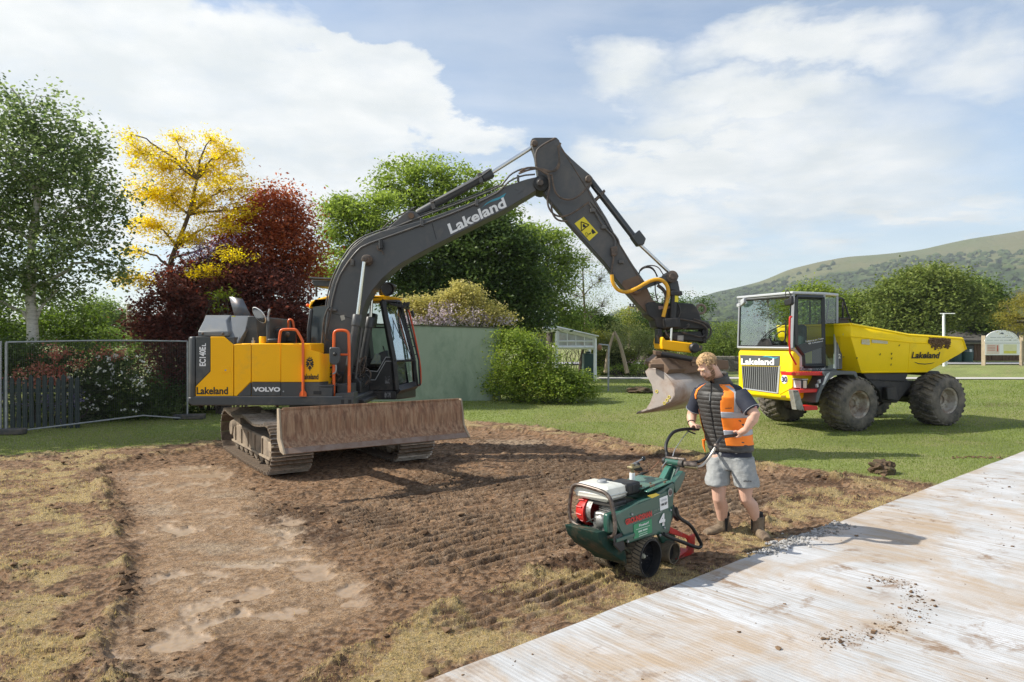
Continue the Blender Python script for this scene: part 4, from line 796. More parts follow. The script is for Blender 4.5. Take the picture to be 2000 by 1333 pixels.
b = MB(); cpx = P(1079, 0, Ys + .5).x; b.cyl((cpx, Ys + .5, zr), (cpx, Ys + .5, zr + .22), .07); b.tube([(cpx - .12, Ys + .5, zr + .42), (cpx, Ys + .5, zr + .22), (cpx + .12, Ys + .5, zr + .42), (cpx - .12, Ys + .5, zr + .42)], .015, 5); b.build('flue', wht, t)
t = thing('green_tank', (P(1150, 0, 34).x, 34, 0), 'dark green tank standing under the white shelter', 'tank'); b = MB(); b.box(P(1139, 0, 34).x, P(1159, 0, 34).x, 33.6, 34.6, 0, P(0, 691, 34).z); b.build('body', pmat('green_plastic', (.02, .06, .055), .5), t, bevel=.06)
MB().box(P(1145, 0, 34).x, P(1153, 0, 34).x, 33.9, 34.2, P(0, 690.5, 34).z, P(0, 687, 34).z).build('lid', pmat('green_plastic', (.02, .06, .055), .5), t, bevel=.02)
# wooden arch and metal post
wood = pmat('weathered_wood', (.30, .24, .16), .85, vs=5, var=.25, bump=.5, bs=25, anis=(3, 3, .7)); Ya = 36.5
t = thing('wooden_arch', (P(1200, 0, Ya).x, Ya, 0), 'tall pointed arch of two curved timber ribs on the far lawn', 'arch')
MB().tube(smoothpath([P(1182, 728, Ya), P(1187, 690, Ya), P(1193, 668, Ya), P(1200, 649, Ya)], 2), [.11 - .0035 * i for i in range(len(smoothpath([V()] * 4, 2)))], 7).build('rib', wood, t)
MB().tube(smoothpath([P(1225, 729, Ya), P(1218, 700, Ya), P(1211, 672, Ya), P(1200, 648, Ya)], 2), [.13 - .0045 * i for i in range(len(smoothpath([V()] * 4, 2)))], 7).build('rib', wood, t)
t = thing('metal_post', tuple(G(1188, 764)), 'thin grey metal post with a short side arm in front of the wooden arch', 'post'); Yp = G(1188, 764).y
b = MB(); b.cyl(P(1188, 764, Yp), P(1189, 675, Yp), .035, n=8); b.build('pole', galv, t); MB().cyl(P(1189, 675, Yp), P(1170, 673, Yp), .03, n=8).build('side_arm', galv, t)
MB().ball(P(1171, 679, Yp), .10, 10, (1, .8, 1.3)).build('hanging_bracket', pmat('rust', (.25, .13, .07), .9, bump=.6), t)
# double utility pole
Yu = 62; t = thing('utility_pole', (P(1238, 0, Yu).x, Yu, 0), 'pair of timber utility poles joined by crossbars above the weeping tree', 'pole')
for x_ in (1229, 1247): MB().cyl(P(x_, 712, Yu), P(x_, 599, Yu), .14, .11, n=8).build('pole', wood, t)
for y_ in (601, 613): bar(MB(), P(1226, y_, Yu - .2), P(1250, y_, Yu - .2), .16).build('crossbar', wood, t)
for x_ in (1231, 1237, 1243): MB().lathe([(.03, 0), (.12, .05), (.12, .1), (.06, .14), (.12, .2), (.12, .26), (0, .34)], P(x_, 600, Yu - .2), (0, 0, 1), 8).build('insulator', pmat('ceramic', (.08, .07, .07), .3), t)
Yl = 30; t = thing('timber_post', (P(252, 0, Yl).x, Yl, 0), 'weathered timber telegraph pole behind the purple shrub on the left', 'pole'); MB().cyl(P(252, 760, Yl), P(252, 594, Yl), .11, .10, n=9).build('pole', wood, t); bar(MB(), P(249, 608, Yl - .1), P(256, 608, Yl - .1), .06).build('step', galv, t)

# mesh fence panel
t = thing('mesh_fence_panel', tuple(G(10, 857)), 'temporary galvanised mesh fence panel in front of the dark hedge', 'fence')
FL = G(12, 857); FR = G(366, 820) ; FL.y = 14.2; FL.x = (12 - CX) / FP * 14.2; FR.y = 17.0; FR.x = (366 - CX) / FP * 17.0
def fz(px, py, tt): q = FL.lerp(FR, tt); return V((q.x, q.y, CAMH - (py - CY) / FP * q.y))
tl = fz(12, 669, 0); tr_ = V((FR.x, FR.y, CAMH - (667 - CY) / FP * FR.y)); bl = fz(12, 845, 0); br = V((FR.x, FR.y, CAMH - (818 - CY) / FP * FR.y))
tm = FL.lerp(FR, .5); tmid = V((tm.x, tm.y, CAMH - (665 - CY) / FP * tm.y)); bmid = FL.lerp(FR, .72); bmid.z = CAMH - (812 - CY) / FP * bmid.y
MB().tube([V((tl.x, tl.y, .05)), tl], .024, 8).build('upright', galv, t); MB().tube([V((tr_.x, tr_.y, .02)), tr_], .022, 8).build('upright', galv, t)
MB().tube(smoothpath([tl, tmid, tr_], 2), .019, 8).build('top_rail', galv, t); MB().tube([bl, bmid, br], .019, 8).build('bottom_rail', galv, t)
b = MB(); nw = 92
for i in range(1, nw):
    s = i / nw; a_ = FL.lerp(FR, s); zt = tl.z + (tr_.z - tl.z) * s; zb = (bl.z + (bmid.z - bl.z) * s / .72) if s < .72 else bmid.z + (br.z - bmid.z) * (s - .72) / .28; b.tube([V((a_.x, a_.y, zb)), V((a_.x, a_.y, zt))], .0022, 3, cap=False)
for zz in np.linspace(.35, 1.8, 7): b.tube([V((FL.x, FL.y - .004, zz)), V((FR.x, FR.y - .004, zz))], .0025, 3, cap=False)
b.build('wire_mesh', pmat('wire', (.13, .13, .135), .5, metal=.5), t, smooth=0, kind='stuff')
for (p_, lab, rr) in [(FL, 'dark rubber block foot under the left end of the mesh fence', 0), (FR + V((.05, 0, 0)), 'dark rubber block foot under the right end of the mesh fence', 0)]:
    b = MB(); b.box(-.36, .36, -.12, .12, 0, .13); o = b.build('fence_foot', conc, smooth=38, bevel=.03); o.location = (p_.x, p_.y, 0); o.rotation_euler.z = R(8); tagit(o, lab, 'fence foot', 'feet of the mesh fence')
# neighbour panel running off the left edge
t = thing('mesh_fence_panel', (FL.x - .1, FL.y, 0), 'end of another mesh fence panel running out of the left edge of the photo', 'fence')
e0 = V((FL.x - .09, FL.y - .03, .05)); e1 = V((FL.x - 3.2, FL.y - 1.0, .05))
MB().tube([e0, e0 + V((0, 0, 1.9))], .02, 8).build('upright', galv, t); MB().tube([e0 + V((0, 0, 1.88)), e1 + V((0, 0, 1.88))], .019, 8).build('top_rail', galv, t); MB().tube([e0 + V((0, 0, .12)), e1 + V((0, 0, .12))], .019, 8).build('bottom_rail', galv, t)
b = MB()
for i in range(1, 40): q = e0.lerp(e1, i / 40); b.tube([q + V((0, 0, .1)), q + V((0, 0, 1.86))], .0022, 3, cap=False)
b.build('wire_mesh', MATS['wire'], t, smooth=0, kind='stuff')
# picket fence behind
t = thing('picket_fence', (P(60, 0, 15.3).x, 15.3, 0), 'dark grey upright board fence at the foot of the flowering hedge', 'fence'); pk = pmat('grey_boards', (.038, .050, .050), .9, vs=4, var=.25, bump=.4, anis=(4, 4, .6)); first = None
for i in range(17):
    x_ = P(-60, 0, 15.2).x + i * .145
    if first is None: first = MB().add([(0, 0, 0), (.095, 0, 0), (.095, .02, 0), (0, .02, 0), (0, 0, 1.12), (.095, 0, 1.12), (.095, .02, 1.12), (0, .02, 1.12), (.047, 0, 1.19), (.047, .02, 1.19)], [(0, 1, 5, 8, 4), (3, 7, 9, 6, 2), (0, 4, 7, 3), (1, 2, 6, 5), (4, 8, 9, 7), (8, 5, 6, 9), (0, 3, 2, 1)]).build('board', pk, None, smooth=0); o = first; o.parent = t
    else: o = bpy.data.objects.new('board', first.data); COL.objects.link(o); o.parent = t
    o.location = V((x_, 15.25 + random.uniform(-.01, .01), 0)) - V(t.location); o.rotation_euler.y = random.uniform(-.02, .02); o.scale.z = random.uniform(.93, 1.03)
MB().box(P(-60, 0, 15.2).x, P(-60, 0, 15.2).x + 2.45, 15.275, 15.31, .8, .88).build('fence_rail', pk, t)

# notice board
Yn = 53; t = thing('notice_board', (P(1957, 0, Yn).x, Yn, 0), 'white arched notice board with two posters on timber posts', 'notice board')
postw = pmat('pale_post', (.42, .34, .24), .85, vs=4, var=.15)
for x_ in (1921, 1995): bar(MB(), P(x_, 717, Yn), P(x_, 656, Yn), .25).build('post', postw, t)
bwm = pmat('board_white', (.95, .95, .96), .5, vs=3, var=.03)
pts = [P(1924, 694, Yn - .18), P(1992, 694, Yn - .18), P(1992, 668, Yn - .18)] + [P(1957 + 34 * math.cos(a), 668 - 23 * math.sin(a), Yn - .18) for a in np.linspace(.06, 3.08, 15)] + [P(1924, 668, Yn - .18)]
MB().prism(pts, (0, .08, 0)).build('panel', bwm, t)
for (x0_, x1_, c_) in [(1926.5, 1952, (.80, .68, .62)), (1960, 1986, (.80, .78, .50))]:
    pm = pmat('poster%d' % x0_, c_, .5, var=.05); MB().prism([P(x0_, 692, Yn - .19), P(x1_, 692, Yn - .19), P(x1_, 673, Yn - .19), P(x0_, 673, Yn - .19)], (0, .012, 0)).build('poster', pm, t)
navy = pmat('sign_ink', (.10, .13, .20), .6)
MB().prism([P(1924, 671, Yn - .2), P(1992, 671, Yn - .2), P(1992, 670.4, Yn - .2), P(1924, 670.4, Yn - .2)], (0, .015, 0)).build('divider', pmat('sign_grey', (.35, .38, .42), .5), t)
faint = pmat('faint_ink_grey', (.50, .53, .57), .6)
for (s_, y_, x0_, x1_, hgt) in [('xxxxxxx xxxxx xxxx xxxxxxxx', 660.5, 1934, 1979, 2.6), ('xxxxxx xxxxx xxx xxxxxxxx xxxxx', 666, 1928, 1988, 2.4)]:
    n_w = len(s_.split()); xw = x0_
    for w_ in s_.split():      # words too faint in the photo to read: one broken ink stroke each
        ww = (x1_ - x0_) * len(w_) / (len(s_) - 0.0); MB().prism([P(xw, y_ - .6, Yn - .2), P(xw + ww, y_ - .6, Yn - .2), P(xw + ww, y_ - hgt + .9, Yn - .2), P(xw, y_ - hgt + .9, Yn - .2)], (0, .008, 0)).build('faint_writing', faint, t, smooth=0); xw += ww + (x1_ - x0_) / len(s_)
MB().prism([P(1953, 653, Yn - .19), P(1961, 653, Yn - .19), P(1959, 650, Yn - .19), P(1955, 650, Yn - .19)], (0, .01, 0)).build('crest', navy, t)
redp = pmat('poster_red', (.6, .12, .08), .5); yelp = pmat('poster_yellow', (.75, .70, .10), .5)
MB().prism([P(1947, 687, Yn - .2), P(1950, 687, Yn - .2), P(1949.5, 675, Yn - .2), P(1947.5, 675, Yn - .2)], (0, .008, 0)).build('poster_picture', redp, t)
MB().prism([P(1961, 690, Yn - .2), P(1985, 690, Yn - .2), P(1985, 686, Yn - .2), P(1961, 686, Yn - .2)], (0, .008, 0)).build('poster_picture', yelp, t)
for k_ in range(4): MB().prism([P(1929, 676.2 + k_ * 3, Yn - .2), P(1944, 676.2 + k_ * 3, Yn - .2), P(1944, 675.4 + k_ * 3, Yn - .2), P(1929, 675.4 + k_ * 3, Yn - .2)], (0, .008, 0)).build('poster_line', redp, t)
# shed
Yh = 66; t = thing('timber_shed', (P(1930, 0, Yh).x, Yh, 0), 'brown timber shed with a dark sloping roof behind the notice board', 'shed')
bark_r = pmat('shed_roof', (.085, .080, .072), .9, vs=6, var=.4, bump=.8, bs=8)
x0_, x1_ = P(1868, 0, Yh).x, P(2080, 0, Yh).x; ez = P(0, 665, Yh).z; rz = P(0, 634, Yh).z + .6
b = MB(); b.loft([V((x0_ - .6, Yh - .5, ez)), V((x0_ - .6, Yh + 4, rz)), V((x0_ - .6, Yh + 4.1, rz - .2)), V((x0_ - .6, Yh - .5, ez - .2))], [V((x1_, Yh - .5, ez)), V((x1_, Yh + 4, rz)), V((x1_, Yh + 4.1, rz - .2)), V((x1_, Yh - .5, ez - .2))]); b.build('roof', bark_r, t)
brk = pmat('shed_wall', (.13, .075, .045), .85, vs=3, var=.3); n_ = 26; w_ = (x1_ - P(1903, 0, Yh).x) / n_; first = None
for i in range(n_):
    if first is None: first = MB().box(0, w_ * .93, 0, .05, 0, ez - .22).build('plank', brk, None, smooth=0); o = first; o.parent = t
    else: o = bpy.data.objects.new('plank', first.data); COL.objects.link(o); o.parent = t
    o.location = V((P(1903, 0, Yh).x + i * w_, Yh + random.uniform(-.02, .02), 0)) - V(t.location)
MB().box(x0_, x1_, Yh + .1, Yh + .4, 0, ez - .22).build('wall', pmat('shed_inner', (.06, .05, .04), .9), t)
for i in range(5): MB().box(x0_, P(1902, 0, Yh).x, Yh + .02, Yh + .08, .3 + i * .42, .3 + i * .42 + .36).build('plank', pmat('grey_planks', (.12, .115, .11), .9), t)
bar(MB(), (x0_ - .4, Yh - .35, ez - .25), (x1_, Yh - .35, ez - .25), .14).build('gutter', pmat('gutter', (.35, .33, .3), .6), t)
for (x_, lab) in [(1866, 'left dark green recycling bank beside the timber shed'), (1888, 'right dark green recycling bank with a white notice beside the timber shed')]:
    Yb_ = 63; t = thing('recycling_bank', (P(x_, 0, Yb_).x, Yb_, 0), lab, 'recycling bank', 'recycling banks by the shed'); b = MB(); c = P(x_, 712, Yb_); c.z = 0
    b.lathe([(0, 0), (.50, 0), (.52, 1.0), (.48, 1.22), (.25, 1.36), (0, 1.38)], c, (0, 0, 1), 14); b.build('body', pmat('bank_green', (.02, .07, .06), .5), t)
    MB().lathe([(.535, 1.0), (.535, 1.05)], c, (0, 0, 1), 14).build('rim', galv, t)
    if x_ > 1880: MB().prism([c + V((-.1, -.55, .95)), c + V((.12, -.55, .95)), c + V((.12, -.55, 1.2)), c + V((-.1, -.55, 1.2))], (0, .01, 0)).build('notice', bwm, t)
Yq = 50; t = thing('white_pole', (P(1843, 0, Yq).x, Yq, 0), 'white pole with a thin crossbar standing behind the dumper skip', 'pole')
MB().cyl(P(1844, 716, Yq), P(1843, 613, Yq), .10, .09, n=10).build('pole', wht, t); bar(MB(), P(1836, 613, Yq), P(1865, 613, Yq), .05).build('crossbar', wht, t); MB().cyl(P(1849, 714, Yq), P(1849, 700, Yq), .05, n=8).build('stay', wht, t)
# drystone wall piece left of the dumper
t = thing('stone_wall', (P(1400, 0, 44).x, 44, 0), 'low rubble stone wall between the bucket and the yellow dumper', 'wall'); stm = [pmat('walling_stone', (.26, .23, .19), .9, bump=.5, vs=6, var=.3), pmat('walling_stone_dark', (.16, .14, .115), .9, bump=.5, vs=6, var=.3)]
vs0 = []
for m_ in range(4):
    bm = bmesh.new(); bmesh.ops.create_cube(bm, size=1)
    for v in bm.verts: v.co += V((random.uniform(-.12, .12), random.uniform(-.1, .1), random.uniform(-.12, .12)))
    me = bpy.data.meshes.new('stone'); bm.to_mesh(me); bm.free(); me.materials.append(stm[m_ % 2]); vs0.append(me)
zt_ = P(0, 697, 44).z; x0_ = P(1380, 0, 44).x; x1_ = P(1452, 0, 44).x; z_ = .08; row = 0
while z_ < zt_:
    x_ = x0_ + random.uniform(0, .2)
    while x_ < x1_:
        w_ = random.uniform(.18, .34); o = bpy.data.objects.new('stone', random.choice(vs0)); COL.objects.link(o); o.parent = t; o.location = V((x_ + w_ / 2, 44 + random.uniform(-.03, .03), z_)) - V(t.location); o.scale = (w_ * 1.0, .3, .17); x_ += w_ + .01
    z_ += .16
# ================================================================== EXCAVATOR
DUSTC = (.22, .17, .12)
yel = pmat('excavator_yellow', (.98, .49, .005), .45, vs=1.5, var=.03, spec=.25, dirt=(.62, .36, .06), damt=.14, ds=1.5)
dgr = pmat('excavator_charcoal', (.052, .056, .060), .42, vs=2, var=.08, dirt=(.14, .125, .105), damt=.25, ds=2.5)
boomg = pmat('boom_grey', (.062, .064, .068), .40, vs=1.3, var=.08, dirt=(.14, .125, .11), damt=.30, ds=1.6, bump=.06, bs=9, spec=.6)
hoodg = pmat('hood_grey', (.15, .16, .17), .42, vs=2, var=.05, dirt=(.22, .20, .17), damt=.2)
blk = pmat('black_plastic', (.018, .018, .019), .5, vs=4, var=.15, dirt=(.10, .085, .07), damt=.22, ds=4)
org_ = pmat('orange_rail', (.78, .12, .012), .4, vs=4, var=.06, coat=.3)
chrome = pmat('chrome_rod', (.70, .70, .68), .12, metal=1.0, vs=3, var=.05)
rubb = pmat('hose_rubber', (.030, .028, .027), .6, vs=9, var=.2, dirt=(.15, .11, .08), damt=.35, ds=5)
hosebr = pmat('hose_dusty', (.075, .060, .050), .6, vs=12, var=.3, dirt=(.20, .14, .10), damt=.4, ds=9)
hosey = pmat('yellow_hose', (.75, .38, .015), .5, vs=8, var=.12, dirt=(.25, .14, .05), damt=.25, ds=10)
rustb = pmat('worn_steel', (.16, .105, .072), .55, metal=.35, vs=3, var=.25, dirt=(.22, .15, .10), damt=.5, ds=4, bump=.35, bs=20)
bladem = pmat('blade_steel', (.20, .095, .048), .55, metal=.1, vs=2.2, var=.45, dirt=(.40, .26, .16), damt=.45, ds=2.6, bump=.3, bs=25, anis=(9, 9, .5))
bladel = pmat('blade_lit_mud', (.26, .205, .15), .85, vs=3, var=.15, dirt=(.36, .29, .21), damt=.6, ds=3, bump=.5)  # pale tone paints in sun on the left-facing plates, with mud over it
tracks_ = pmat('track_steel', (.095, .075, .060), .5, metal=.5, vs=6, var=.25, dirt=(.24, .18, .13), damt=.55, ds=9, bump=.4, bs=40)
mudst = pmat('muddy_steel', (.17, .135, .10), .9, vs=5, var=.25, dirt=(.28, .22, .16), damt=.6, ds=5, bump=.8, bs=30)
whit = pmat('decal_white', (.80, .80, .80), .5, vs=3, var=.03); ink = pmat('decal_black', (.012, .012, .014), .5, vs=3, var=.05)
stick_y = pmat('sticker_yellow', (.80, .66, .03), .5, vs=4, var=.04)
gl_cab = glassmat('cab_glass', (.62, .70, .70), .07); gl_ws = glassmat('windscreen_glass', (.50, .60, .62), .42)
EX = thing('excavator', (-3.3, 11.84, 0), 'yellow and charcoal crawler excavator with raised boom and dozer blade on the bare soil', 'excavator')
YN = 10.66; YF = 13.05
def pp(Y, *pts): return [P(a, b_, Y) for a, b_ in pts]
# ---- house
MB().prism(pp(YN - .01, (367, 776.5), (690, 776.5), (690, 792.5), (374, 792.5), (367, 787)), (0, YF - YN, 0)).build('platform', dgr, EX, bevel=.015)
MB().prism(pp(YN - .012, (380, 774.6), (668, 774.6), (668, 776.6), (380, 776.6)), (0, .03, 0)).build('platform_edge_lit', hoodg, EX)  # paler grey strip paints in the sun on the ledge
b = MB(); q0 = P(381, 0, YN).x; q1 = P(363.5, 0, YN).x; zt = P(0, 657.5, YN).z; zb = P(0, 793, YN).z
ring = [(q0, YN - .01), (q1 + .06, YN - .01), (q1 + .01, YN + .06), (q1 - .10, YN + .5), (q1 - .16, 11.86), (q1 - .10, YF - .5), (q1 + .01, YF - .06), (q1 + .06, YF), (q0, YF)]
b.prism([(x, y, zb + .05) for x, y in ring], (0, 0, zt - zb - .05)); b.build('counterweight', dgr, EX, bevel=.035, seg=3)
MB().box(q0 + .01, P(456, 0, YN).x, YN + .03, YF - .02, P(0, 775, YN).z, zt - .01).build('bonnet', dgr, EX, bevel=.01)
def plate(name, pts, mat, Y=YN, d=.03, bev=.006, label=None, parent=None): return MB().prism(pp(Y, *pts), (0, d, 0)).build(name, mat, parent or EX, bevel=bev, label=label)
plate('side_panel', [(382.3, 658), (410.3, 658), (410.3, 725.5), (382.3, 754)], dgr)
plate('side_panel', [(411, 658), (437, 658), (455.6, 673.5), (455.6, 774), (382.3, 774), (382.3, 755), (411, 726)], yel, label='rear yellow side panel with slanted corner')
plate('door_panel', [(457, 673), (490, 672), (490, 745.7), (462, 774), (457, 774)], yel); plate('door_panel', [(463.2, 774), (490, 747.2), (490, 774)], dgr)
plate('door_panel', [(491.2, 672), (548.2, 672), (548.2, 746), (491.2, 746)], yel); plate('door_panel', [(491.2, 747), (548.2, 747), (548.2, 774), (491.2, 774)], dgr)
def curved(y0a, y0b, y1, mat):
    cols = [(549.4, 0), (623, 0), (624.5, .012), (626, .035), (627.5, .07), (629, .14), (630, .30)]; vs = []
    for i, (px, d) in enumerate(cols):
        yt = y0a if px < 606 else y0a + (px - 604) / 22 * (y0b - y0a); top = P(px, yt, YN); bt = P(px, y1, YN); vs += [(top.x, YN + d, top.z), (bt.x, YN + d, bt.z)]
    return MB().add(vs, [(i * 2, i * 2 + 1, i * 2 + 3, i * 2 + 2) for i in range(len(cols) - 1)])
curved(672, 690, 746, yel).build('door_panel', yel, EX, solid=.02, smooth=0); curved(747, 747, 774, dgr).build('door_panel', dgr, EX, solid=.02, smooth=0)
MB().prism([(P(457, 0, YN).x, YN + .03, P(0, 775, YN).z), (P(612, 0, YN).x, YN + .03, P(0, 775, YN).z), (P(622, 0, YN).x, YN + .25, P(0, 775, YN).z), (P(622, 0, YN).x, YN + .8, P(0, 775, YN).z), (P(457, 0, YN).x, YN + .8, P(0, 775, YN).z)], (0, 0, P(0, 693, YN).z - P(0, 775, YN).z)).build('tank', yel, EX)
MB().box(P(457, 0, YN).x, P(606, 0, YN).x, YN + .03, YN + .8, P(0, 693, YN).z, P(0, 671.2, YN).z).build('tank_top', yel, EX, bevel=.02)
MB().box(P(457, 0, YN).x, P(560, 0, YN).x, YN + .8, YF, P(0, 775, YN).z, P(0, 676, YN).z).build('engine_bay', blk, EX, bevel=.02)
MB().box(P(436, 0, YN).x, P(455, 0, YN).x + .002, YN + .035, YN + .75, P(0, 700, YN).z, P(0, 674, YN).z).build('corner_filler', yel, EX)
lt = plate('latch', [(432, 716), (449, 716), (449, 728.5), (432, 728.5)], yel, YN - .008, .012, .003); MB().cyl(P(440.5, 723.5, YN - .014), P(440.5, 723.5, YN - .006), .012).build('lock', galv, lt)
for px_, py_ in ((553.5, 765),): MB().cyl(P(px_, py_, YN - .02), P(px_, py_, YN), .012).build('lock', galv, EX)
# hood
hx0, hx1 = P(386.5, 0, YN + .05).x, P(441, 0, YN + .05).x
def ringz(x0, x1, y0, y1, z, ch=0): return [V((x0, y0, z)), V((x1, y0, z)), V((x1, y1, z)), V((x0, y1, z))]
b = MB(); r0 = ringz(hx0, hx1 + .04, YN + .05, YF - .1, P(0, 657, YN + .05).z); r1 = ringz(hx0, hx1 + .04, YN + .05, YF - .1, P(0, 648, YN + .05).z)
r2 = ringz(P(397.5, 0, YN + .3).x, P(442, 0, YN + .3).x, YN + .3, YF - .35, P(0, 626.5, YN + .3).z); r3 = ringz(P(401.5, 0, YN + .55).x, P(450, 0, YN + .55).x, YN + .55, YF - .6, P(0, 616, YN + .55).z)
b.loft(r0, r1).loft(r1, r2).loft(r2, r3); b.f = [f for i, f in enumerate(b.f) if i not in (1, 6, 7, 12)]; b.build('exhaust_hood', hoodg, EX, bevel=.012)
b = MB(); b.loft([P(443, 650, YN + .12), P(452, 617, YN + .55), P(484, 617, YN + .55), P(479, 646, YN + .2), P(464, 673, YN + .1), P(446, 660, YN + .1)], [q + V((0, 1.6, 0)) for q in [P(443, 650, YN + .12), P(452, 617, YN + .55), P(484, 617, YN + .55), P(479, 646, YN + .2), P(464, 673, YN + .1), P(446, 660, YN + .1)]]); b.build('hood_cowl', hoodg, EX, bevel=.01)
MB().prism(pp(YN + .3, (466, 646), (478, 645.5), (483.5, 617), (500, 618), (505, 673), (461, 673)), (0, 1.7, 0)).build('hood_side', dgr, EX, bevel=.015)
b = MB(); b.add(pp(11.7, (448, 580), (473.5, 584), (490, 617), (457.5, 615.5)), [(0, 1, 2, 3)]); b.build('open_flap', pmat('flap_grey', (.13, .14, .16), .3, metal=.3, dirt=(.2, .15, .13), damt=.35, ds=8), EX, solid=.012)
plate('hood_sticker', [(452, 617.5), (459, 617.5), (461, 622), (455, 622)], stick_y, YN + .52, .01, 0)
for x_ in (396, 435): MB().ball(P(x_, 652, YN + .045), .022, 8).build('bolt', hosebr, EX)
# mirror on post
MB().tube(smoothpath(pp(YN + .15, (524, 665), (523.6, 628), (523.5, 615), (527, 604)), 1), .018, 8).build('mirror_post', galv, EX); MB().cyl(P(524, 668, YN + .15), P(524, 628, YN + .15), .030).build('post_base', dgr, EX)
mn = V((-.55, -.62, -.55)).normalized(); mc = P(506.5, 615.5, YN + .1)
MB().lathe([(0, .035), (.10, .03), (.145, .0), (.15, -.006), (.145, -.012)], mc, -mn, 24).build('mirror_shell', whit, EX); MB().lathe([(0, .001), (.135, .001), (.135, 0)], mc + mn * .012, mn, 24).build('mirror_glass', chrome, EX)
MB().cyl(P(520, 609, YN + .14), mc - mn * .02, .012).build('mirror_arm', blk, EX)
# caps etc on tank top
MB().lathe([(.052, 0), (.056, .10), (.048, .12), (0, .12)], P(513, 672, YN + .2), (0, 0, 1), 18).build('filler_cap', yel, EX); MB().lathe([(.04, 0), (.04, .07), (0, .08)], P(536, 671, YN + .45), (0, 0, 1), 14).build('filler_cap', yel, EX)
MB().lathe([(.03, 0), (.03, .05), (.012, .055), (.012, .1), (0, .1)], P(494.5, 672, YN + .2), (0, 0, 1), 12).build('breather', galv, EX)
MB().box(P(523, 0, YN + .1).x, P(543, 0, YN + .1).x, YN + .06, YN + .2, P(0, 671, YN).z, P(0, 661.5, YN).z).build('beacon_base', blk, EX, bevel=.025)
MB().box(P(502, 0, 12).x, P(569, 0, 12).x, 11.75, 12.3, P(0, 672, 12).z, P(0, 643, 12).z).build('engine_cover', blk, EX, bevel=.05); MB().box(P(525, 0, 12.4).x, P(547, 0, 12.4).x, 12.4, 12.46, P(0, 650, 12.4).z, P(0, 632, 12.4).z).build('intake_screen', dgr, EX, bevel=.02)
MB().tube(smoothpath(pp(11.7, (533, 650), (538, 640), (552, 640), (560, 652)), 2), .014, 7).build('engine_hose', rubb, EX)
for k_ in range(3): MB().tube(pp(11.72, (506 + k_ * 5, 642), (512 + k_ * 5, 652)), .012, 6).build('cover_rib', hoodg, EX)
MB().ball(P(562, 654, 11.7), .05, 8).build('pump_fitting', hosebr, EX)
# rails
MB().tube(smoothpath(pp(YN - .04, (545, 671), (547, 651), (549, 645.5), (555, 643.6), (574, 643.6), (579, 645), (583, 651), (591, 666), (592, 673), (592, 773)), 1), .021, 10).build('handrail', org_, EX)
MB().prism(pp(YN - .05, (588, 764), (595.5, 764), (598.5, 769), (598.5, 775), (585, 775), (585, 769)), (0, .02, 0)).build('rail_foot', org_, EX)
MB().tube(smoothpath(pp(12.3, (578, 672), (573, 632), (571, 626), (566, 624), (563, 628), (562.5, 655)), 1), .021, 10).build('handrail', org_, EX)
MB().tube(smoothpath(pp(YN + .12, (652, 775), (652, 655), (654, 648), (660, 645.5), (672, 645.5), (679, 648), (682, 655), (682, 772)), 1), .0235, 10).build('handrail', org_, EX)
MB().tube(pp(YN + .12, (664, 693), (682, 693)), .016, 8).build('handrail_crossbar', org_, EX); MB().tube(pp(YN + .06, (682, 733), (682, 770)), .026, 10).build('rail_socket', org_, EX)
MB().prism([P(x, y, YN - .02) for x, y in [(645, 678.5), (660, 678.5), (663.5, 682), (663.5, 707), (658, 713), (648, 713), (643, 707), (642.5, 682)]], (0, .06, 0)).build('rail_mirror', pmat('mirror_black', (.06, .065, .07), .35), EX, bevel=.015); MB().ball(P(654, 692, YN - .03), .03, 10).build('mirror_knob', blk, EX)
MB().tube(smoothpath(pp(YN, (656, 712), (657, 722), (655, 729), (650, 731)), 2), .012, 7).build('mirror_bracket', galv, EX); MB().tube(smoothpath(pp(YN + .2, (655, 728), (662, 732), (668, 736), (660, 743)), 2), .009, 6).build('cable', rubb, EX)
MB().box(P(600, 0, YN).x, P(649, 0, YN).x, YN + .0, YN + .40, P(0, 775, YN).z, P(0, 756.5, YN).z).build('toolbox', dgr, EX, bevel=.01); MB().box(P(599, 0, YN).x, P(650, 0, YN).x, YN - .01, YN + .42, P(0, 756, YN).z, P(0, 752.5, YN).z).build('toolbox_lid', dgr, EX, bevel=.008)
MB().box(P(650.5, 0, YN).x, P(676, 0, YN).x, YN + .22, YN + .7, P(0, 775, YN).z, P(0, 753, YN).z).build('step_box', dgr, EX, bevel=.01)
plate('latch', [(612, 764), (627, 764), (627, 771), (612, 771)], blk, YN - .012, .012, .003)
plate('platform_end', [(655, 769), (690.5, 767), (690.5, 777), (655, 777)], dgr, YN - .005, .3, .006)
for c_ in (669, 683): plate('tie_hole', [(c_ - 3, 781), (c_ + 3, 781), (c_ + 3, 789), (c_ - 3, 789)], ink, YN - .016, .008, 0)
# lettering on the body
text('Lakeland', P(384, 770.8, YN), P(445.5, 770.8, YN), P(384, 756.3, YN), ink, EX, bold=.028)
text('EC140E', P(402.4, 715.5, YN), P(402.4, 678, YN), P(389.4, 715.5, YN), whit, EX, bold=.035); text('L', P(402.4, 676.5, YN), P(402.4, 671, YN), P(394.5, 676.5, YN), whit, EX, bold=.035)
text('VOLVO', P(494, 765.6, YN), P(547.6, 765.6, YN), P(494, 756.4, YN), whit, EX, bold=.05)
text('Lakeland', P(590.5, 741.5, YN), P(622.5, 741.5, YN), P(590.5, 730.5, YN), ink, EX, bold=.028, off=.018)
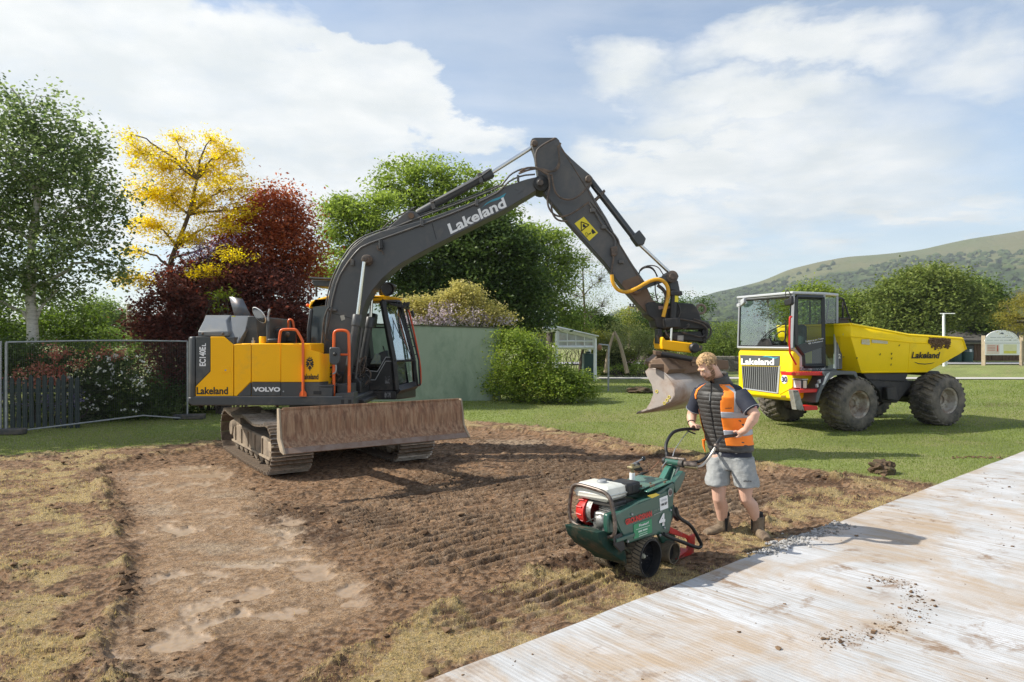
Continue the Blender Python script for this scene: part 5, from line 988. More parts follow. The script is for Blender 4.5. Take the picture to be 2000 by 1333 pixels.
# bearded crest
def crest(cx, cy_, w, h, Yc):
    s = [(0, -.5), (.08, -.35), (.22, -.46), (.18, -.30), (.36, -.33), (.30, -.18), (.46, -.12), (.34, -.04), (.47, .08), (.33, .10), (.38, .22), (.24, .20), (.20, .34), (.10, .32), (0, .5)]
    return [P(cx + a * w, cy_ + b_ * h, Yc) for a, b_ in s] + [P(cx - a * w, cy_ + b_ * h, Yc) for a, b_ in s[-2:0:-1]]
MB().prism(crest(605, 711, 17, 29, YN - .018), (0, .004, 0)).build('crest', ink, EX, smooth=0)
for (dx, dy, w_, h_) in [(-2.6, -4, 2.6, 1.3), (2.6, -4, 2.6, 1.3), (0, -1, 1.0, 5), (0, 3.2, 4.4, 1.0), (-3, 5.6, 1.2, 3.2), (3, 5.6, 1.2, 3.2), (0, -9, 4.5, 1.0)]:
    x_, y_ = 605 + dx, 711 + dy; MB().prism(pp(YN - .021, (x_ - w_ / 2, y_ - h_ / 2), (x_ + w_ / 2, y_ - h_ / 2), (x_ + w_ / 2, y_ + h_ / 2), (x_ - w_ / 2, y_ + h_ / 2)), (0, .003, 0)).build('crest_detail', yel, EX, smooth=0)
# ---- cab
Yc0, Yc1 = 12.2, 13.1
CB = MB().prism(pp(Yc0, (694, 723), (738, 727), (754, 699), (768, 699), (776, 763), (700, 763)), (0, .05, 0)).build('cab', blk, EX, bevel=.008, label='black operator cab with yellow roof')
for seg_ in [((694, 722), (737, 726.2), (753.5, 698), (768, 698.6)), ((722, 742.5), (733, 742.5), (753, 706), (767, 706))]:
    b = MB(); pth = pp(Yc0 - .012, *seg_)
    for a_, c_ in zip(pth[:-1], pth[1:]): bar(b, a_, c_, .010)
    b.build('trim_line', pmat('trim_silver', (.45, .47, .48), .4), CB)
An, At = P(774, 763, Yc0), P(747, 588, Yc0); Fn, Ft = P(811, 753, 12.95), P(780, 590, 12.95); Amid = P(769, 706, Yc0); Fmid = P(808, 704, 12.95)
b = MB(); bar(b, At, Amid, .085); bar(b, Amid, An, .085); b.build('front_pillar', blk, CB, bevel=.01); b = MB(); bar(b, Ft, Fmid, .07); bar(b, Fmid, Fn, .07); b.build('front_pillar', blk, CB, bevel=.01)
MB().add([At, Amid, Fmid, Ft], [(0, 1, 2, 3)]).build('windscreen', gl_ws, CB, smooth=0); MB().add([Amid, An + V((0, 0, .1)), Fn + V((0, 0, .1)), Fmid], [(0, 1, 2, 3)]).build('lower_windscreen', gl_cab, CB, smooth=0)
b = MB(); bar(b, Amid, Fmid, .03); b.build('screen_bar', blk, CB); b = MB(); bar(b, An, Fn, .12); b.build('front_sill', blk, CB); b = MB(); bar(b, At, Ft, .06); b.build('header', blk, CB)
# front guard rails (black bars of the falling-object guard)
b = MB(); o1 = V((.10, -.05, 0)); b.tube([Ft + o1 + V((-.12, -.18, .0)), Fmid + o1 + V((-.06, -.12, 0)), Fn + o1 + V((-.03, -.1, .0))], .022, 6); b.tube([Ft + o1, Fmid + o1, Fn + o1], .018, 6); b.build('guard_bar', blk, CB)
for t_ in np.linspace(.1, .9, 7):
    b = MB(); q = Ft.lerp(Fmid, t_) + o1; b.cyl(q, q + V((-.10, -.17, 0)), .008, n=5); b.build('guard_rung', blk, CB)
MB().prism([P(712, 764, Yc0), P(774, 764, Yc0), P(774, 781, Yc0), P(712, 781, Yc0)], (0, .9, 0)).build('cab_base', blk, CB, bevel=.02)
MB().loft([P(774.2, 764, Yc0), P(774.2, 781, Yc0), P(774.2, 781, 13.0), P(774.2, 764, 13.0)], [P(812, 760, 12.95), P(812, 776, 12.95), P(812, 776, 13.1), P(812, 760, 13.1)]).build('base_nose', blk, CB, bevel=.02)
plate('base_plate', [(751, 767), (763, 767), (763, 778), (751, 778)], pmat('plate_grey', (.3, .3, .3), .5, dirt=(.03, .03, .03), damt=.6, ds=30), Yc0 - .012, .01, 0, parent=CB)
plate('cab_sticker', [(752, 735), (761, 735), (761, 750), (752, 750)], pmat('plate_grey2', (.22, .22, .22), .5, dirt=(.03, .03, .03), damt=.6, ds=30), Yc0 - .012, .01, 0, parent=CB)
# rear part of the cab, visible left of the boom
MB().prism(pp(Yc0, (598, 692), (599, 640), (604, 604), (611, 604), (607, 640), (606, 692)), (0, .9, 0)).build('rear_pillar', dgr, CB, bevel=.02)
MB().prism(pp(Yc0 + .01, (606, 684), (700, 690), (700, 723), (600, 723)), (0, .05, 0)).build('rear_lower_panel', dgr, CB, bevel=.02)
MB().add(pp(Yc0 + .03, (606, 688), (607, 640), (611, 600), (690, 590), (690, 690)), [(0, 1, 2, 3, 4)]).build('rear_side_window', pmat('tinted_glass', (.035, .055, .065), .08, vs=2, var=.2, spec=.8), CB, smooth=0)
b = MB(); bar(b, P(706, 590, Yc0), P(706, 724, Yc0), .05); b.build('middle_pillar', blk, CB)
b = MB(); bar(b, P(703, 592, Yc1), P(705, 720, Yc1), .06); bar(b, P(703, 640, Yc1), P(800, 640, Yc1), .02); b.build('far_pillar', blk, CB)
MB().prism(pp(Yc1, (640, 700), (790, 700), (800, 756), (640, 756)), (0, .04, 0)).build('far_lower_panel', blk, CB); MB().add(pp(Yc1, (705, 592), (775, 592), (795, 700), (705, 700)), [(0, 1, 2, 3)]).build('far_window', gl_cab, CB, smooth=0)
zr0, zr1 = P(0, 588, Yc0).z, P(0, 577.5, Yc0).z
b = MB(); xr0, xr1 = P(604, 0, Yc0).x, P(753, 0, Yc0).x
b.loft([V((xr0 - .02, Yc0, P(0, 603, Yc0).z)), V((xr0 + .04, Yc0, P(0, 603, Yc0).z)), V((xr0 + .12, Yc0, zr0)), V((xr1 - .05, Yc0, zr0)), V((xr1 + .03, Yc0, zr1 + .0)), V((xr0 + .35, Yc0, zr1)), V((xr0 + .02, Yc0, P(0, 588, Yc0).z))],
       [V((xr0 - .02, Yc1, P(0, 603, Yc0).z)), V((xr0 + .04, Yc1, P(0, 603, Yc0).z)), V((xr0 + .12, Yc1, zr0)), V((xr1 + .10, Yc1, zr0)), V((xr1 + .18, Yc1, zr1 + .0)), V((xr0 + .35, Yc1, zr1)), V((xr0 + .02, Yc1, P(0, 588, Yc0).z))])
b.build('roof', yel, CB, bevel=.025, seg=3)
MB().prism(pp(12.3, (757, 590), (792, 597), (789, 603), (762, 596)), (0, .6, 0)).build('sun_visor', blk, CB, bevel=.01)
MB().lathe([(0, -.07), (.09, -.06), (.13, 0), (.125, .05), (.11, .05), (.10, .0), (0, -.01)], P(756, 565, 12.25), (.5, -.8, -.1), 16).build('work_lamp', blk, CB); MB().prism(pp(12.3, (741, 552), (768, 554), (771, 560), (740, 578), (738, 566)), (0, .3, 0)).build('lamp_guard', blk, CB, bevel=.03)
MB().prism(pp(12.5, (785, 592), (800, 590), (797, 601), (789, 601)), (0, .1, 0)).build('work_lamp', blk, CB, bevel=.01)
MB().prism(pp(12.35, (607, 546), (651, 548), (651, 562), (613, 560)), (0, .5, 0)).build('roof_guard_box', dgr, CB, bevel=.02); b = MB(); bar(b, P(606, 544, 12.3), P(650, 546, 12.3), .04); b.build('roof_guard_bar', blk, CB)
for x_ in (618, 646): MB().cyl(P(x_, 561, 12.5), P(x_, 580, 12.5), .02).build('guard_leg', blk, CB)
MB().ball(P(601, 597, 12.3), .035, 8).build('side_marker', org_, CB)
# seat, console
MB().box(P(712, 0, 12.7).x, P(740, 0, 12.7).x, 12.45, 12.9, P(0, 718, 12.7).z, P(0, 700, 12.7).z).build('seat', blk, CB, bevel=.04); MB().prism(pp(12.5, (706, 705), (724, 705), (716, 625), (706, 625)), (0, .4, 0)).build('seat_back', blk, CB, bevel=.05); MB().prism(pp(12.55, (712, 640), (730, 640), (733, 612), (714, 612)), (0, .3, 0)).build('headrest', blk, CB, bevel=.04)
MB().tube(pp(12.5, (745, 722), (752, 690), (748, 676)), .012, 6).build('control_lever', blk, CB); MB().prism(pp(12.4, (738, 690), (756, 684), (760, 712), (742, 716)), (0, .25, 0)).build('console', dgr, CB, bevel=.03)
MB().prism(pp(12.35, (722, 712), (733, 690), (742, 694), (744, 712)), (0, .1, 0)).build('cab_cloth', pmat('rag', (.30, .34, .26), .9, dirt=(.1, .15, .25), damt=.3, ds=20), CB, bevel=.02)
b = MB(); b.tube(smoothpath(pp(12.45, (762, 612), (778, 650), (786, 662), (800, 690), (806, 708)), 1), .008, 6); b.tube(pp(12.45, (778, 618), (781, 660), (790, 664)), .010, 6); b.build('wiper', blk, CB)
MB().tube(smoothpath(pp(13.0, (790, 602), (797, 603), (803, 625), (813, 670), (821, 715), (822, 748), (820, 753), (812, 754)), 1), .018, 9).build('cab_handrail', pmat('red_orange_rail', (.65, .07, .015), .4), CB)
MB().prism(pp(13.0, (801, 608), (806, 606), (809, 618), (805, 620)), (0, .08, 0)).build('cab_mirror', blk, CB, bevel=.01)
# ---- boom
Yb0, Yb1 = 11.56, 11.98
BM = MB().prism(pp(Yb0, (628, 745), (631, 690), (636, 640), (642, 590), (651, 548), (666, 514), (686, 487), (712, 466), (745, 452), (823, 431), (880, 411), (935, 390), (992, 362), (1030, 350), (1048, 346), (1060, 350), (1062, 358), (1056, 367), (1018, 390), (984, 411), (930, 438), (875, 466), (845, 481), (811, 499), (786, 513), (766, 527), (745, 546), (728, 566), (715, 588), (707, 612), (700, 650), (690, 700), (676, 745), (660, 760), (640, 760)), (0, Yb1 - Yb0, 0)).build('boom', boomg, EX, bevel=.008, label='dark grey curved main boom with white lettering')
text('Lakeland', P(880.5, 458.3, Yb0), P(990, 404.5, Yb0), P(873.5, 438.5, Yb0), whit, BM, bold=.03, off=.005)
plate('swoosh', [(940, 407), (950, 397), (962, 390), (976, 385), (989, 377), (984, 385), (972, 391), (956, 396), (946, 402)], pmat('swoosh_blue', (.05, .28, .38), .5), Yb0 - .006, .005, 0, parent=BM)
plate('boom_seam', [(644, 610), (692, 623), (692, 624.5), (644, 611.5)], ink, Yb0 - .003, .003, 0, parent=BM); plate('boom_sticker', [(664, 617), (672, 615.5), (674, 624), (667, 627)], pmat('worn_label', (.45, .45, .40), .7), Yb0 - .005, .005, 0, parent=BM)
plate('boom_seam', [(843, 436), (844.5, 436), (853, 468), (851.5, 468.5)], ink, Yb0 - .003, .003, 0, parent=BM)
MB().lathe([(0, 0), (.030, 0), (.034, .03), (.062, .035), (.075, .06), (.078, .14), (.09, .15), (.09, .22)], P(713, 506, Yb0 - .24), (0, 1, 0), 18).build('boom_pin', hosebr, BM); MB().lathe([(0, 0), (.08, 0), (.08, .25)], P(713, 506, Yb0) + V((0, Yb1 - Yb0 + .22, 0)), (0, -1, 0), 16).build('boom_pin', hosebr, BM)
b = MB(); b.cyl(P(744, 470, Yb0 - .09), P(744, 486, Yb0 - .09), .04); b.build('boom_camera', blk, BM); b = MB(); b.tube(smoothpath(pp(Yb0 - .05, (737, 480), (738, 488), (746, 490), (749, 497)), 1), .014, 6); b.build('camera_bracket', hosebr, BM)
def pipes(name, pts, Y, r, mat, par, it=1, n=8): return MB().tube(smoothpath(pp(Y, *pts), it), r, n).build(name, mat, par, smooth=60)
pg = pmat('pipe_grey', (.085, .083, .082), .4, vs=6, var=.15, dirt=(.18, .15, .12), damt=.3)
pipes('pipe', [(640, 600), (643, 580), (652, 546), (668, 514), (686, 486), (700, 473), (715, 464), (760, 449), (824, 423), (900, 396), (977, 366), (988, 352), (997, 341), (1016, 331), (1030, 329)], Yb0 + .06, .015, pg, BM)
pipes('pipe', [(647, 600), (650, 582), (660, 545), (675, 519), (694, 494), (709, 480), (760, 462), (824, 439), (900, 411), (968, 380), (984, 365), (996, 353), (1020, 343), (1045, 341)], Yb0 - .03, .015, pg, BM)
pipes('pipe', [(636, 600), (640, 575), (648, 545), (664, 512), (683, 483), (700, 468), (720, 458), (760, 444), (824, 419), (900, 392), (975, 362)], Yb0 + .16, .013, pg, BM)
for (x_, y_, dx, dy) in [(824, 437, 3, 10), (931, 398, 3, 9), (1012, 350, 2.5, 9), (688, 515, 3, 9), (648, 607, 9, 3)]:
    plate('pipe_clamp', [(x_ - dx, y_ - dy), (x_ + dx, y_ - dy * .8), (x_ + dx, y_ + dy * .5), (x_ - dx, y_ + dy * .4)], pg, Yb0 - .055, .07, .005, parent=BM)
plate('fitting', [(1004, 369), (1018, 366), (1024, 368), (1020, 374), (1010, 380), (1012, 372)], boomg, Yb0 - .006, .01, .002, parent=BM)
for pts in ([(643, 600), (636, 612), (632, 640), (634, 660), (646, 668), (653, 684)], [(648, 602), (640, 640), (633, 672), (640, 690)], [(640, 603), (632, 625), (630, 655), (626, 690), (640, 700)], [(644, 645), (648, 655), (654, 665), (645, 692), (628, 704), (618, 702)]):
    pipes('hose', pts, Yb0 - .10, .014, rubb, BM, 2)
for pts in ([(745, 457), (765, 437), (790, 420), (808, 408)], [(752, 456), (776, 436), (806, 412)], [(735, 462), (758, 434), (786, 418), (812, 405)]): pipes('hose', pts, Yb0 + .25, .013, rubb, BM, 2)
# tangle at the boom foot
for i in range(16):
    x_ = 622 + random.random() * 26; y_ = 705 + random.random() * 40; pts = [(x_, y_), (x_ + random.uniform(-8, 14), y_ + random.uniform(-14, 6)), (x_ + random.uniform(0, 20), y_ + random.uniform(-4, 16)), (x_ + random.uniform(0, 26), y_ + random.uniform(-10, 22))]
    pipes('hose', pts, 11.3 + random.random() * .25, .012 + random.random() * .006, random.choice([rubb, hosebr]), EX, 2, 6)
for i in range(14):
    x_ = 690 + random.random() * 18; y_ = 700 + random.random() * 40; pts = [(x_, y_), (x_ + random.uniform(-4, 16), y_ + random.uniform(-20, 6)), (x_ + random.uniform(0, 24), y_ + random.uniform(-4, 16)), (x_ + random.uniform(-4, 12), y_ + random.uniform(10, 30))]
    pipes('hose', pts, 11.5 + random.random() * .4, .013, random.choice([rubb, rubb, hosebr]), EX, 2, 6)
MB().prism(pp(11.45, (625, 776), (705, 776), (705, 748), (690, 728), (660, 728), (640, 745)), (0, .7, 0)).build('boom_bracket', blk, EX, bevel=.02)
MB().prism(pp(11.05, (650, 776), (690, 776), (712, 781), (712, 790), (650, 790)), (0, 1.2, 0)).build('front_frame', blk, EX, bevel=.02)
MB().prism(pp(11.3, (626, 776), (640, 775), (640, 700), (625, 695)), (0, .6, 0)).build('valve_block', blk, EX, bevel=.03)
# boom cylinders
def ram(name, base, head, end, rb, rr, mat, par, collar=1.22, n=18):
    ax = (head - base).normalized(); b = MB(); Lb = (head - base).length
    b.lathe([(0, -.0), (rb * .9, .0), (rb, .03), (rb, Lb - .20), (rb * collar, Lb - .19), (rb * collar, Lb - .02), (rb * .95, Lb), (0, Lb)], base, ax, n); o = b.build(name, mat, par, smooth=50)
    MB().cyl(head - ax * .02, end, rr, n=14).build('rod', chrome, o, smooth=60); return o
Pn = P(713, 506, Yb0 - .12); cyl1b = P(674, 762, 11.33); hd = cyl1b.lerp(Pn, .58)
Pn1 = V((Pn.x, 11.36, Pn.z)); hd1 = P(698.5, 614, 11.36); c1 = ram('boom_cylinder', P(676, 757, 11.36), hd1, Pn1 - V((0, 0, .06)), .066, .032, dgr, EX)
Pf = V((Pn.x, 12.17, Pn.z)); hd2 = P(724, 619, 12.17); ram('boom_cylinder', P(701, 750, 12.17), hd2, Pf, .066, .032, dgr, EX)
b = MB(); bar(b, P(706, 640, 11.4), P(694, 740, 11.4), .03); b.build('cylinder_pipe', pg, c1)
# arm cylinder on top
plate('cylinder_bracket', [(752, 452), (786, 420), (798, 412), (810, 413), (818, 420), (822, 434), (790, 443)], boomg, Yb0 + .08, .26, .006, parent=BM); MB().cyl(P(803, 421.5, Yb0 + .04), P(803, 421.5, Yb0 + .38), .05).build('bracket_pin', rustb, BM)
Ya_ = 11.77; c2 = ram('arm_cylinder', P(815, 418, Ya_), P(962, 337, Ya_), P(1046, 284, Ya_), .072, .034, dgr, EX); MB().cyl(P(803, 421.5, Ya_ - .08), P(803, 421.5, Ya_ + .08), .06).build('cylinder_eye', dgr, c2)
b = MB(); b.tube(smoothpath(pp(Ya_ - .10, (842, 396), (870, 383), (935, 348), (960, 330)), 1), .011, 6); b.build('cylinder_pipe', pg, c2)
for (x_, y_) in ((842, 402), (935, 350)): plate('pipe_clamp', [(x_ - 3, y_ - 11), (x_ + 3, y_ - 13), (x_ + 9, y_ + 5), (x_ + 2, y_ + 8)], pg, Ya_ - .09, .18, .004, parent=c2)
# ---- arm (stick)
Ys0, Ys1 = 11.62, 11.94
ST = MB().prism(pp(Ys0, (1036, 276), (1039, 271), (1045, 269), (1087, 269), (1092, 274), (1097, 287), (1104, 298), (1116, 310), (1135, 327), (1154, 343), (1158, 348), (1157, 355), (1151, 370), (1168, 399), (1186, 428), (1207, 470), (1236, 517), (1259, 550), (1275, 587), (1284, 597), (1284, 610), (1275, 619), (1262, 612), (1212, 556), (1183, 515), (1111, 435), (1056, 369), (1049, 336), (1044, 302)), (0, Ys1 - Ys0, 0)).build('arm', boomg, EX, bevel=.008, label='dark grey dipper arm with yellow warning sticker')
b = MB(); bar(b, P(1097, 290, Ys0 - .004), P(1148, 372, Ys0 - .004), .012); bar(b, P(1148, 372, Ys0 - .004), P(1255, 556, Ys0 - .004), .010); b.build('weld_seam', hosebr, ST)
b = MB(); bar(b, P(1057, 372, Ys0 - .004), P(1210, 552, Ys0 - .004), .010); b.build('weld_seam', pg, ST)
plate('worn_end', [(1217, 549), (1246, 538), (1259, 552), (1274, 588), (1283, 600), (1282, 609), (1274, 617), (1262, 610), (1214, 557)], rustb, Ys0 - .006, Ys1 - Ys0 + .012, .004, parent=ST)
for (x_, y_, r_) in [(1044, 279, .055), (1150, 349, .06), (1243, 566, .085), (1272, 599, .115)]:
    MB().lathe([(0, 0), (r_ * .7, 0), (r_, .02), (r_, Ys1 - Ys0 + .1), (r_ * .7, Ys1 - Ys0 + .12), (0, Ys1 - Ys0 + .12)], P(x_, y_, Ys0 - .06), (0, 1, 0), 16).build('pin', hosebr if r_ < .07 else rustb, ST)
MB().lathe([(0, 0), (.05, 0), (.07, .02), (.13, .03), (.14, .08), (.14, .52), (.1, .55), (0, .55)], P(1057, 357, Yb0 - .07), (0, 1, 0), 20).build('arm_pivot', blk, ST); MB().lathe([(0, 0), (.05, 0), (.05, .03)], P(1056, 357, Yb0 - .10), (0, 1, 0), 6).build('pivot_bolt', hosebr, ST)
# sticker
so = P(1140, 424, Ys0 - .003); WS = plate('warning_sticker', [(1140.2, 423.7), (1168, 455), (1151, 471), (1122, 437)], stick_y, Ys0 - .006, .005, 0, parent=ST)
b = MB(); tri = pp(Ys0 - .010, (1135, 433.5), (1150.5, 439.5), (1135.5, 451.5)); 
for i in range(3): bar(b, tri[i], tri[(i + 1) % 3], .011)
b.build('warning_triangle', ink, WS, smooth=0); plate('warning_picture', [(1138, 439), (1141, 437.5), (1143, 441), (1145, 443), (1141, 445), (1138, 443)], ink, Ys0 - .010, .003, 0, parent=WS)
plate('warning_picture', [(1156, 447), (1160, 450), (1164, 455), (1160, 456), (1158, 458), (1155, 453)], ink, Ys0 - .010, .003, 0, parent=WS); plate('warning_arrow', [(1149, 457.5), (1154, 454.5), (1155, 456), (1150, 459)], ink, Ys0 - .010, .003, 0, parent=WS)
b = MB(); fr_ = pp(Ys0 - .010, (1143, 456), (1146, 454), (1149, 460), (1146, 463)); 
for i in range(4): bar(b, fr_[i], fr_[(i + 1) % 4], .004)
b.build('warning_frame', ink, WS, smooth=0)
# bucket cylinder
Yk = 11.78; c3 = ram('bucket_cylinder', P(1152, 352, Yk), P(1249, 478, Yk), P(1311, 536, Yk), .058, .031, dgr, EX, 1.05)
MB().prism([P(x, y, Yk - .1) for x, y in [(1233, 462), (1249, 449), (1262, 466), (1258, 478), (1246, 480)]], (0, .2, 0)).build('gland_block', dgr, c3, bevel=.015)
for (x_, y_) in ((1176, 378), (1168, 386)): plate('pipe_clamp', [(x_ - 8, y_ + 3), (x_ + 4, y_ - 8), (x_ + 7, y_ - 4), (x_ - 4, y_ + 8)], hosebr, Yk - .08, .16, .005, parent=c3)
pipes('cylinder_pipe', [(1160, 366), (1178, 386), (1236, 462)], Yk - .09, .011, pg, c3)
# hoses at the joint
z4 = lambda *q: [(900 + a / 4.165, 240 + b_ / 4.165) for a, b_ in q]
for pts in (z4((480, 400), (540, 365), (620, 365), (700, 400), (740, 400), (790, 360), (803, 300), (795, 200), (812, 165)), z4((470, 415), (560, 380), (650, 372), (720, 395), (770, 395), (805, 350), (800, 250), (790, 190)),
            z4((615, 350), (608, 240), (650, 190), (770, 125)), z4((740, 420), (755, 540), (800, 610), (880, 632), (960, 600), (1065, 488)), z4((708, 410), (728, 520), (698, 620), (722, 720), (800, 772), (900, 745), (1040, 645)),
            z4((735, 650), (742, 740), (790, 800), (870, 800)), z4((600, 370), (660, 390), (715, 420), (720, 480)), z4((500, 380), (560, 362), (640, 380), (700, 420), (735, 425))):
    pipes('hose', pts, Ys0 - .16, .0165, hosebr, ST, 2)
pipes('pipe', z4((1040, 645), (1075, 700), (1165, 850), (1240, 920), (1258, 965), (1250, 1030)), Ys0 - .04, .016, pg, ST); pipes('pipe', z4((1060, 640), (1170, 790), (1200, 850), (1275, 940), (1290, 985)), Ys0 - .02, .014, pg, ST)
plate('valve', z4((1222, 1010), (1272, 1000), (1278, 1060), (1262, 1085), (1228, 1080)), hosebr, Ys0 - .10, .10, .01, parent=ST)
pipes('hose', z4((1242, 1075), (1240, 1120), (1228, 1180), (1222, 1250)), Ys0 - .07, .017, hosebr, ST, 1)
for q in ((1075, 712), (1163, 850), (1305, 1130)): plate('pipe_clamp', z4((q[0] - 20, q[1] - 14), (q[0] + 22, q[1] - 12), (q[0] + 22, q[1] + 12), (q[0] - 18, q[1] + 14)), pg, Ys0 - .07, .07, .006, parent=ST)
z5 = lambda *q: [(1140 + a / 3.703, 460 + b_ / 3.703) for a, b_ in q]
pipes('yellow_hose', z5((203, 285), (207, 340), (245, 398), (310, 415), (390, 382), (470, 332), (540, 313), (598, 345), (618, 420), (600, 490), (575, 590)), Ys0 - .22, .032, hosey, ST, 2, 10)
pipes('hose', z5((535, 360), (580, 395), (600, 440), (585, 520)), Ys0 - .12, .03, hosebr, ST, 2, 9)
for pts in (z5((400, 280), (410, 240), (470, 215), (540, 225), (578, 290)), z5((405, 262), (440, 232), (490, 235), (520, 270), (530, 300)), z5((520, 310), (515, 400), (535, 480)), z5((450, 225), (500, 230), (535, 300))): pipes('hose', pts, Ys0 - .10, .010, rubb, ST, 2, 6)
# ---- linkage, tiltrotator, bucket
zc_ = lambda *q: [(1250 + a / 6.667, 520 + b_ / 6.667) for a, b_ in q]
HL = plate('bucket_link', zc_((-60, 270), (-30, 240), (330, 120), (400, 70), (470, 75), (505, 130), (480, 195), (410, 210), (340, 200), (60, 300), (-30, 330)), dgr, Ys0 - .07, .05, .006); plate('bucket_link', zc_((-60, 270), (-30, 240), (330, 120), (400, 70), (470, 75), (505, 130), (480, 195), (410, 210), (340, 200), (60, 300), (-30, 330)), dgr, Ys1 + .02, .05, .006)
MB().lathe([(0, 0), (.05, 0), (.055, .02), (.1, .03), (.1, .45), (0, .47)], P(1314, 540, Ys0 - .12), (0, 1, 0), 18).build('link_pin', hosebr, HL)
plate('push_link', zc_((385, 190), (495, 190), (525, 340), (410, 350)), dgr, Ys0 - .02, .36, .01)
TR = plate('tiltrotator', zc_((70, 500), (110, 470), (180, 470), (300, 490), (560, 480), (690, 490), (735, 530), (780, 620), (800, 700), (900, 740), (920, 800), (880, 830), (600, 820), (400, 835), (270, 820), (210, 800), (190, 700), (100, 640)), blk, Ys0 - .10, .52, .02, label='black tiltrotator coupler with yellow rotor housing')
plate('coupler_plate', zc_((240, 520), (410, 525), (410, 552), (245, 565)), pmat('worn_label2', (.30, .16, .13), .7, dirt=(.4, .38, .36), damt=.4, ds=30), Ys0 - .108, .006, 0, parent=TR)
MB().tube(arc(P(1369, 604, Ys0 + .05), .075, 0, 360, 20, (1, 0, 0), (0, 0, 1))[:-1], .022, 8, closed=True).build('lifting_eye', pmat('eye_bronze', (.20, .15, .11), .6), TR, smooth=60)
MB().cyl(P(1316.5, 566, Ys0 - .2), P(1313.5, 634, Ys0 - .2), .055, n=16).build('tilt_cylinder', blk, TR); MB().cyl(P(1318.5, 578.5, Ys0 - .2), P(1318, 590.5, Ys0 - .2), .0565, n=16).build('tilt_band', stick_y, TR); MB().cyl(P(1311.5, 640, Ys0 - .2), P(1309.5, 674, Ys0 - .2), .022, n=12).build('tilt_rod', chrome, TR)
plate('clevis', zc_((370, 1010), (420, 1010), (430, 1090), (360, 1110)), blk, Ys0 - .25, .1, .008, parent=TR); plate('cylinder_block', zc_((320, 680), (520, 670), (530, 800), (330, 810)), blk, Ys0 - .27, .2, .02, parent=TR); plate('cylinder_head', zc_((410, 320), (550, 325), (560, 380), (400, 385)), blk, Ys0 - .26, .22, .015, parent=TR)
plate('rotor_housing', zc_((285, 925), (310, 925), (330, 965), (440, 975), (640, 1000), (750, 1005), (790, 1050), (770, 1110), (660, 1128), (440, 1110), (290, 1085), (275, 1000)), yel, Ys0 - .30, .62, .02, parent=TR)
MB().lathe([(.30, 0), (.33, .02), (.33, .09), (.28, .10)], P(1333, 686, Ys0 + .05), (0, 0, 1), 28).build('rotor_ring', blk, TR); MB().lathe([(0, 0), (.06, 0), (.085, .03), (.085, .3)], P(1358, 680, Ys0 - .38), (0, 1, 0), 16).build('rotor_motor', blk, TR)
plate('rotor_body', zc_((330, 860), (800, 850), (830, 990), (440, 970), (320, 950)), blk, Ys0 - .1, .5, .02, parent=TR); plate('rotor_label', zc_((492, 905), (568, 905), (565, 975), (488, 970)), pmat('label_grey', (.42, .42, .42), .5, dirt=(.1, .1, .1), damt=.3, ds=40), Ys0 - .108, .006, 0, parent=TR)
plate('side_arm', zc_((815, 830), (870, 820), (870, 1000), (820, 1010)), blk, Ys0 - .1, .3, .01, parent=TR); plate('side_arm', zc_((240, 820), (290, 820), (285, 1010), (235, 1010)), blk, Ys0 - .15, .3, .01, parent=TR)
for pts in (zc_((700, 690), (860, 740), (920, 800), (925, 880), (880, 950), (830, 960)), zc_((520, 690), (700, 720), (830, 760), (890, 840), (860, 930)), zc_((540, 860), (700, 900), (790, 930), (850, 900)), zc_((500, 500), (530, 580), (505, 660), (480, 700)), zc_((330, 830), (350, 900), (420, 930)), zc_((600, 780), (640, 750), (620, 800), (560, 820)), zc_((225, 900), (240, 960), (260, 1010))):
    pipes('hose', pts, Ys0 - .18, .016, rubb, TR, 2, 7)
# bucket: cross-section on a plane that faces left and towards the camera, drawn out along its axis
bax = V((.74, .67, 0)).normalized(); bp0 = P(1290, 770, 11.15)
def BQ(px, py): return RP(px, py, bp0, bax)
back = [(1267, 719), (1284, 722), (1299, 730), (1311, 744), (1318, 758), (1318, 772), (1310, 784), (1292, 793), (1262, 802), (1243, 808)]
frontc = [(1262, 799), (1270, 786), (1276, 770), (1273, 752), (1264, 736), (1260, 726)]
side = [BQ(*q) for q in back] + [BQ(1246, 804)] + [BQ(*q) for q in frontc]
bkm = pmat('bucket_steel', (.46, .41, .37), .42, metal=.2, vs=2.2, var=.18, dirt=(.30, .20, .14), damt=.40, ds=2.2, bump=.25, bs=25, spec=.6)
BK = MB().prism(side, bax * .03).build('bucket', bkm, EX, label='worn steel ditching bucket hanging in the air'); MB().prism([p + bax * 1.55 for p in side], bax * .03).build('bucket_side', bkm, BK)
A_ = [BQ(*q) for q in back]; nb = len(A_); MB().add(A_ + [p + bax * 1.58 for p in A_], [(i, i + 1, i + 1 + nb, i + nb) for i in range(nb - 1)]).build('bucket_shell', bkm, BK, solid=.022, smooth=60)
MB().prism([BQ(1246, 808.5), BQ(1243, 809.5), BQ(1262, 803), BQ(1268, 800)], bax * 1.58).build('cutting_edge', pmat('edge_steel', (.30, .26, .23), .3, metal=.6, dirt=(.2, .12, .08), damt=.3), BK)
for (x_, y_) in ((1298, 788), (1303, 782), (1307, 776), (1283, 765)): b = MB(); c_ = BQ(x_, y_); b.tube([c_ - bax * .006 + (V((-bax.y, bax.x, 0)) * math.cos(a) + V((0, 0, 1)) * math.sin(a)) * .022 for a in np.linspace(0, 5.9, 10)], .005, 5, closed=True); b.build('bolt_ring', stick_y, BK)
MB().prism([BQ(1268, 717), BQ(1302, 731), BQ(1308, 722), BQ(1290, 700), BQ(1274, 702)], bax * 1.5).build('bucket_top', rustb, BK, bevel=.01)
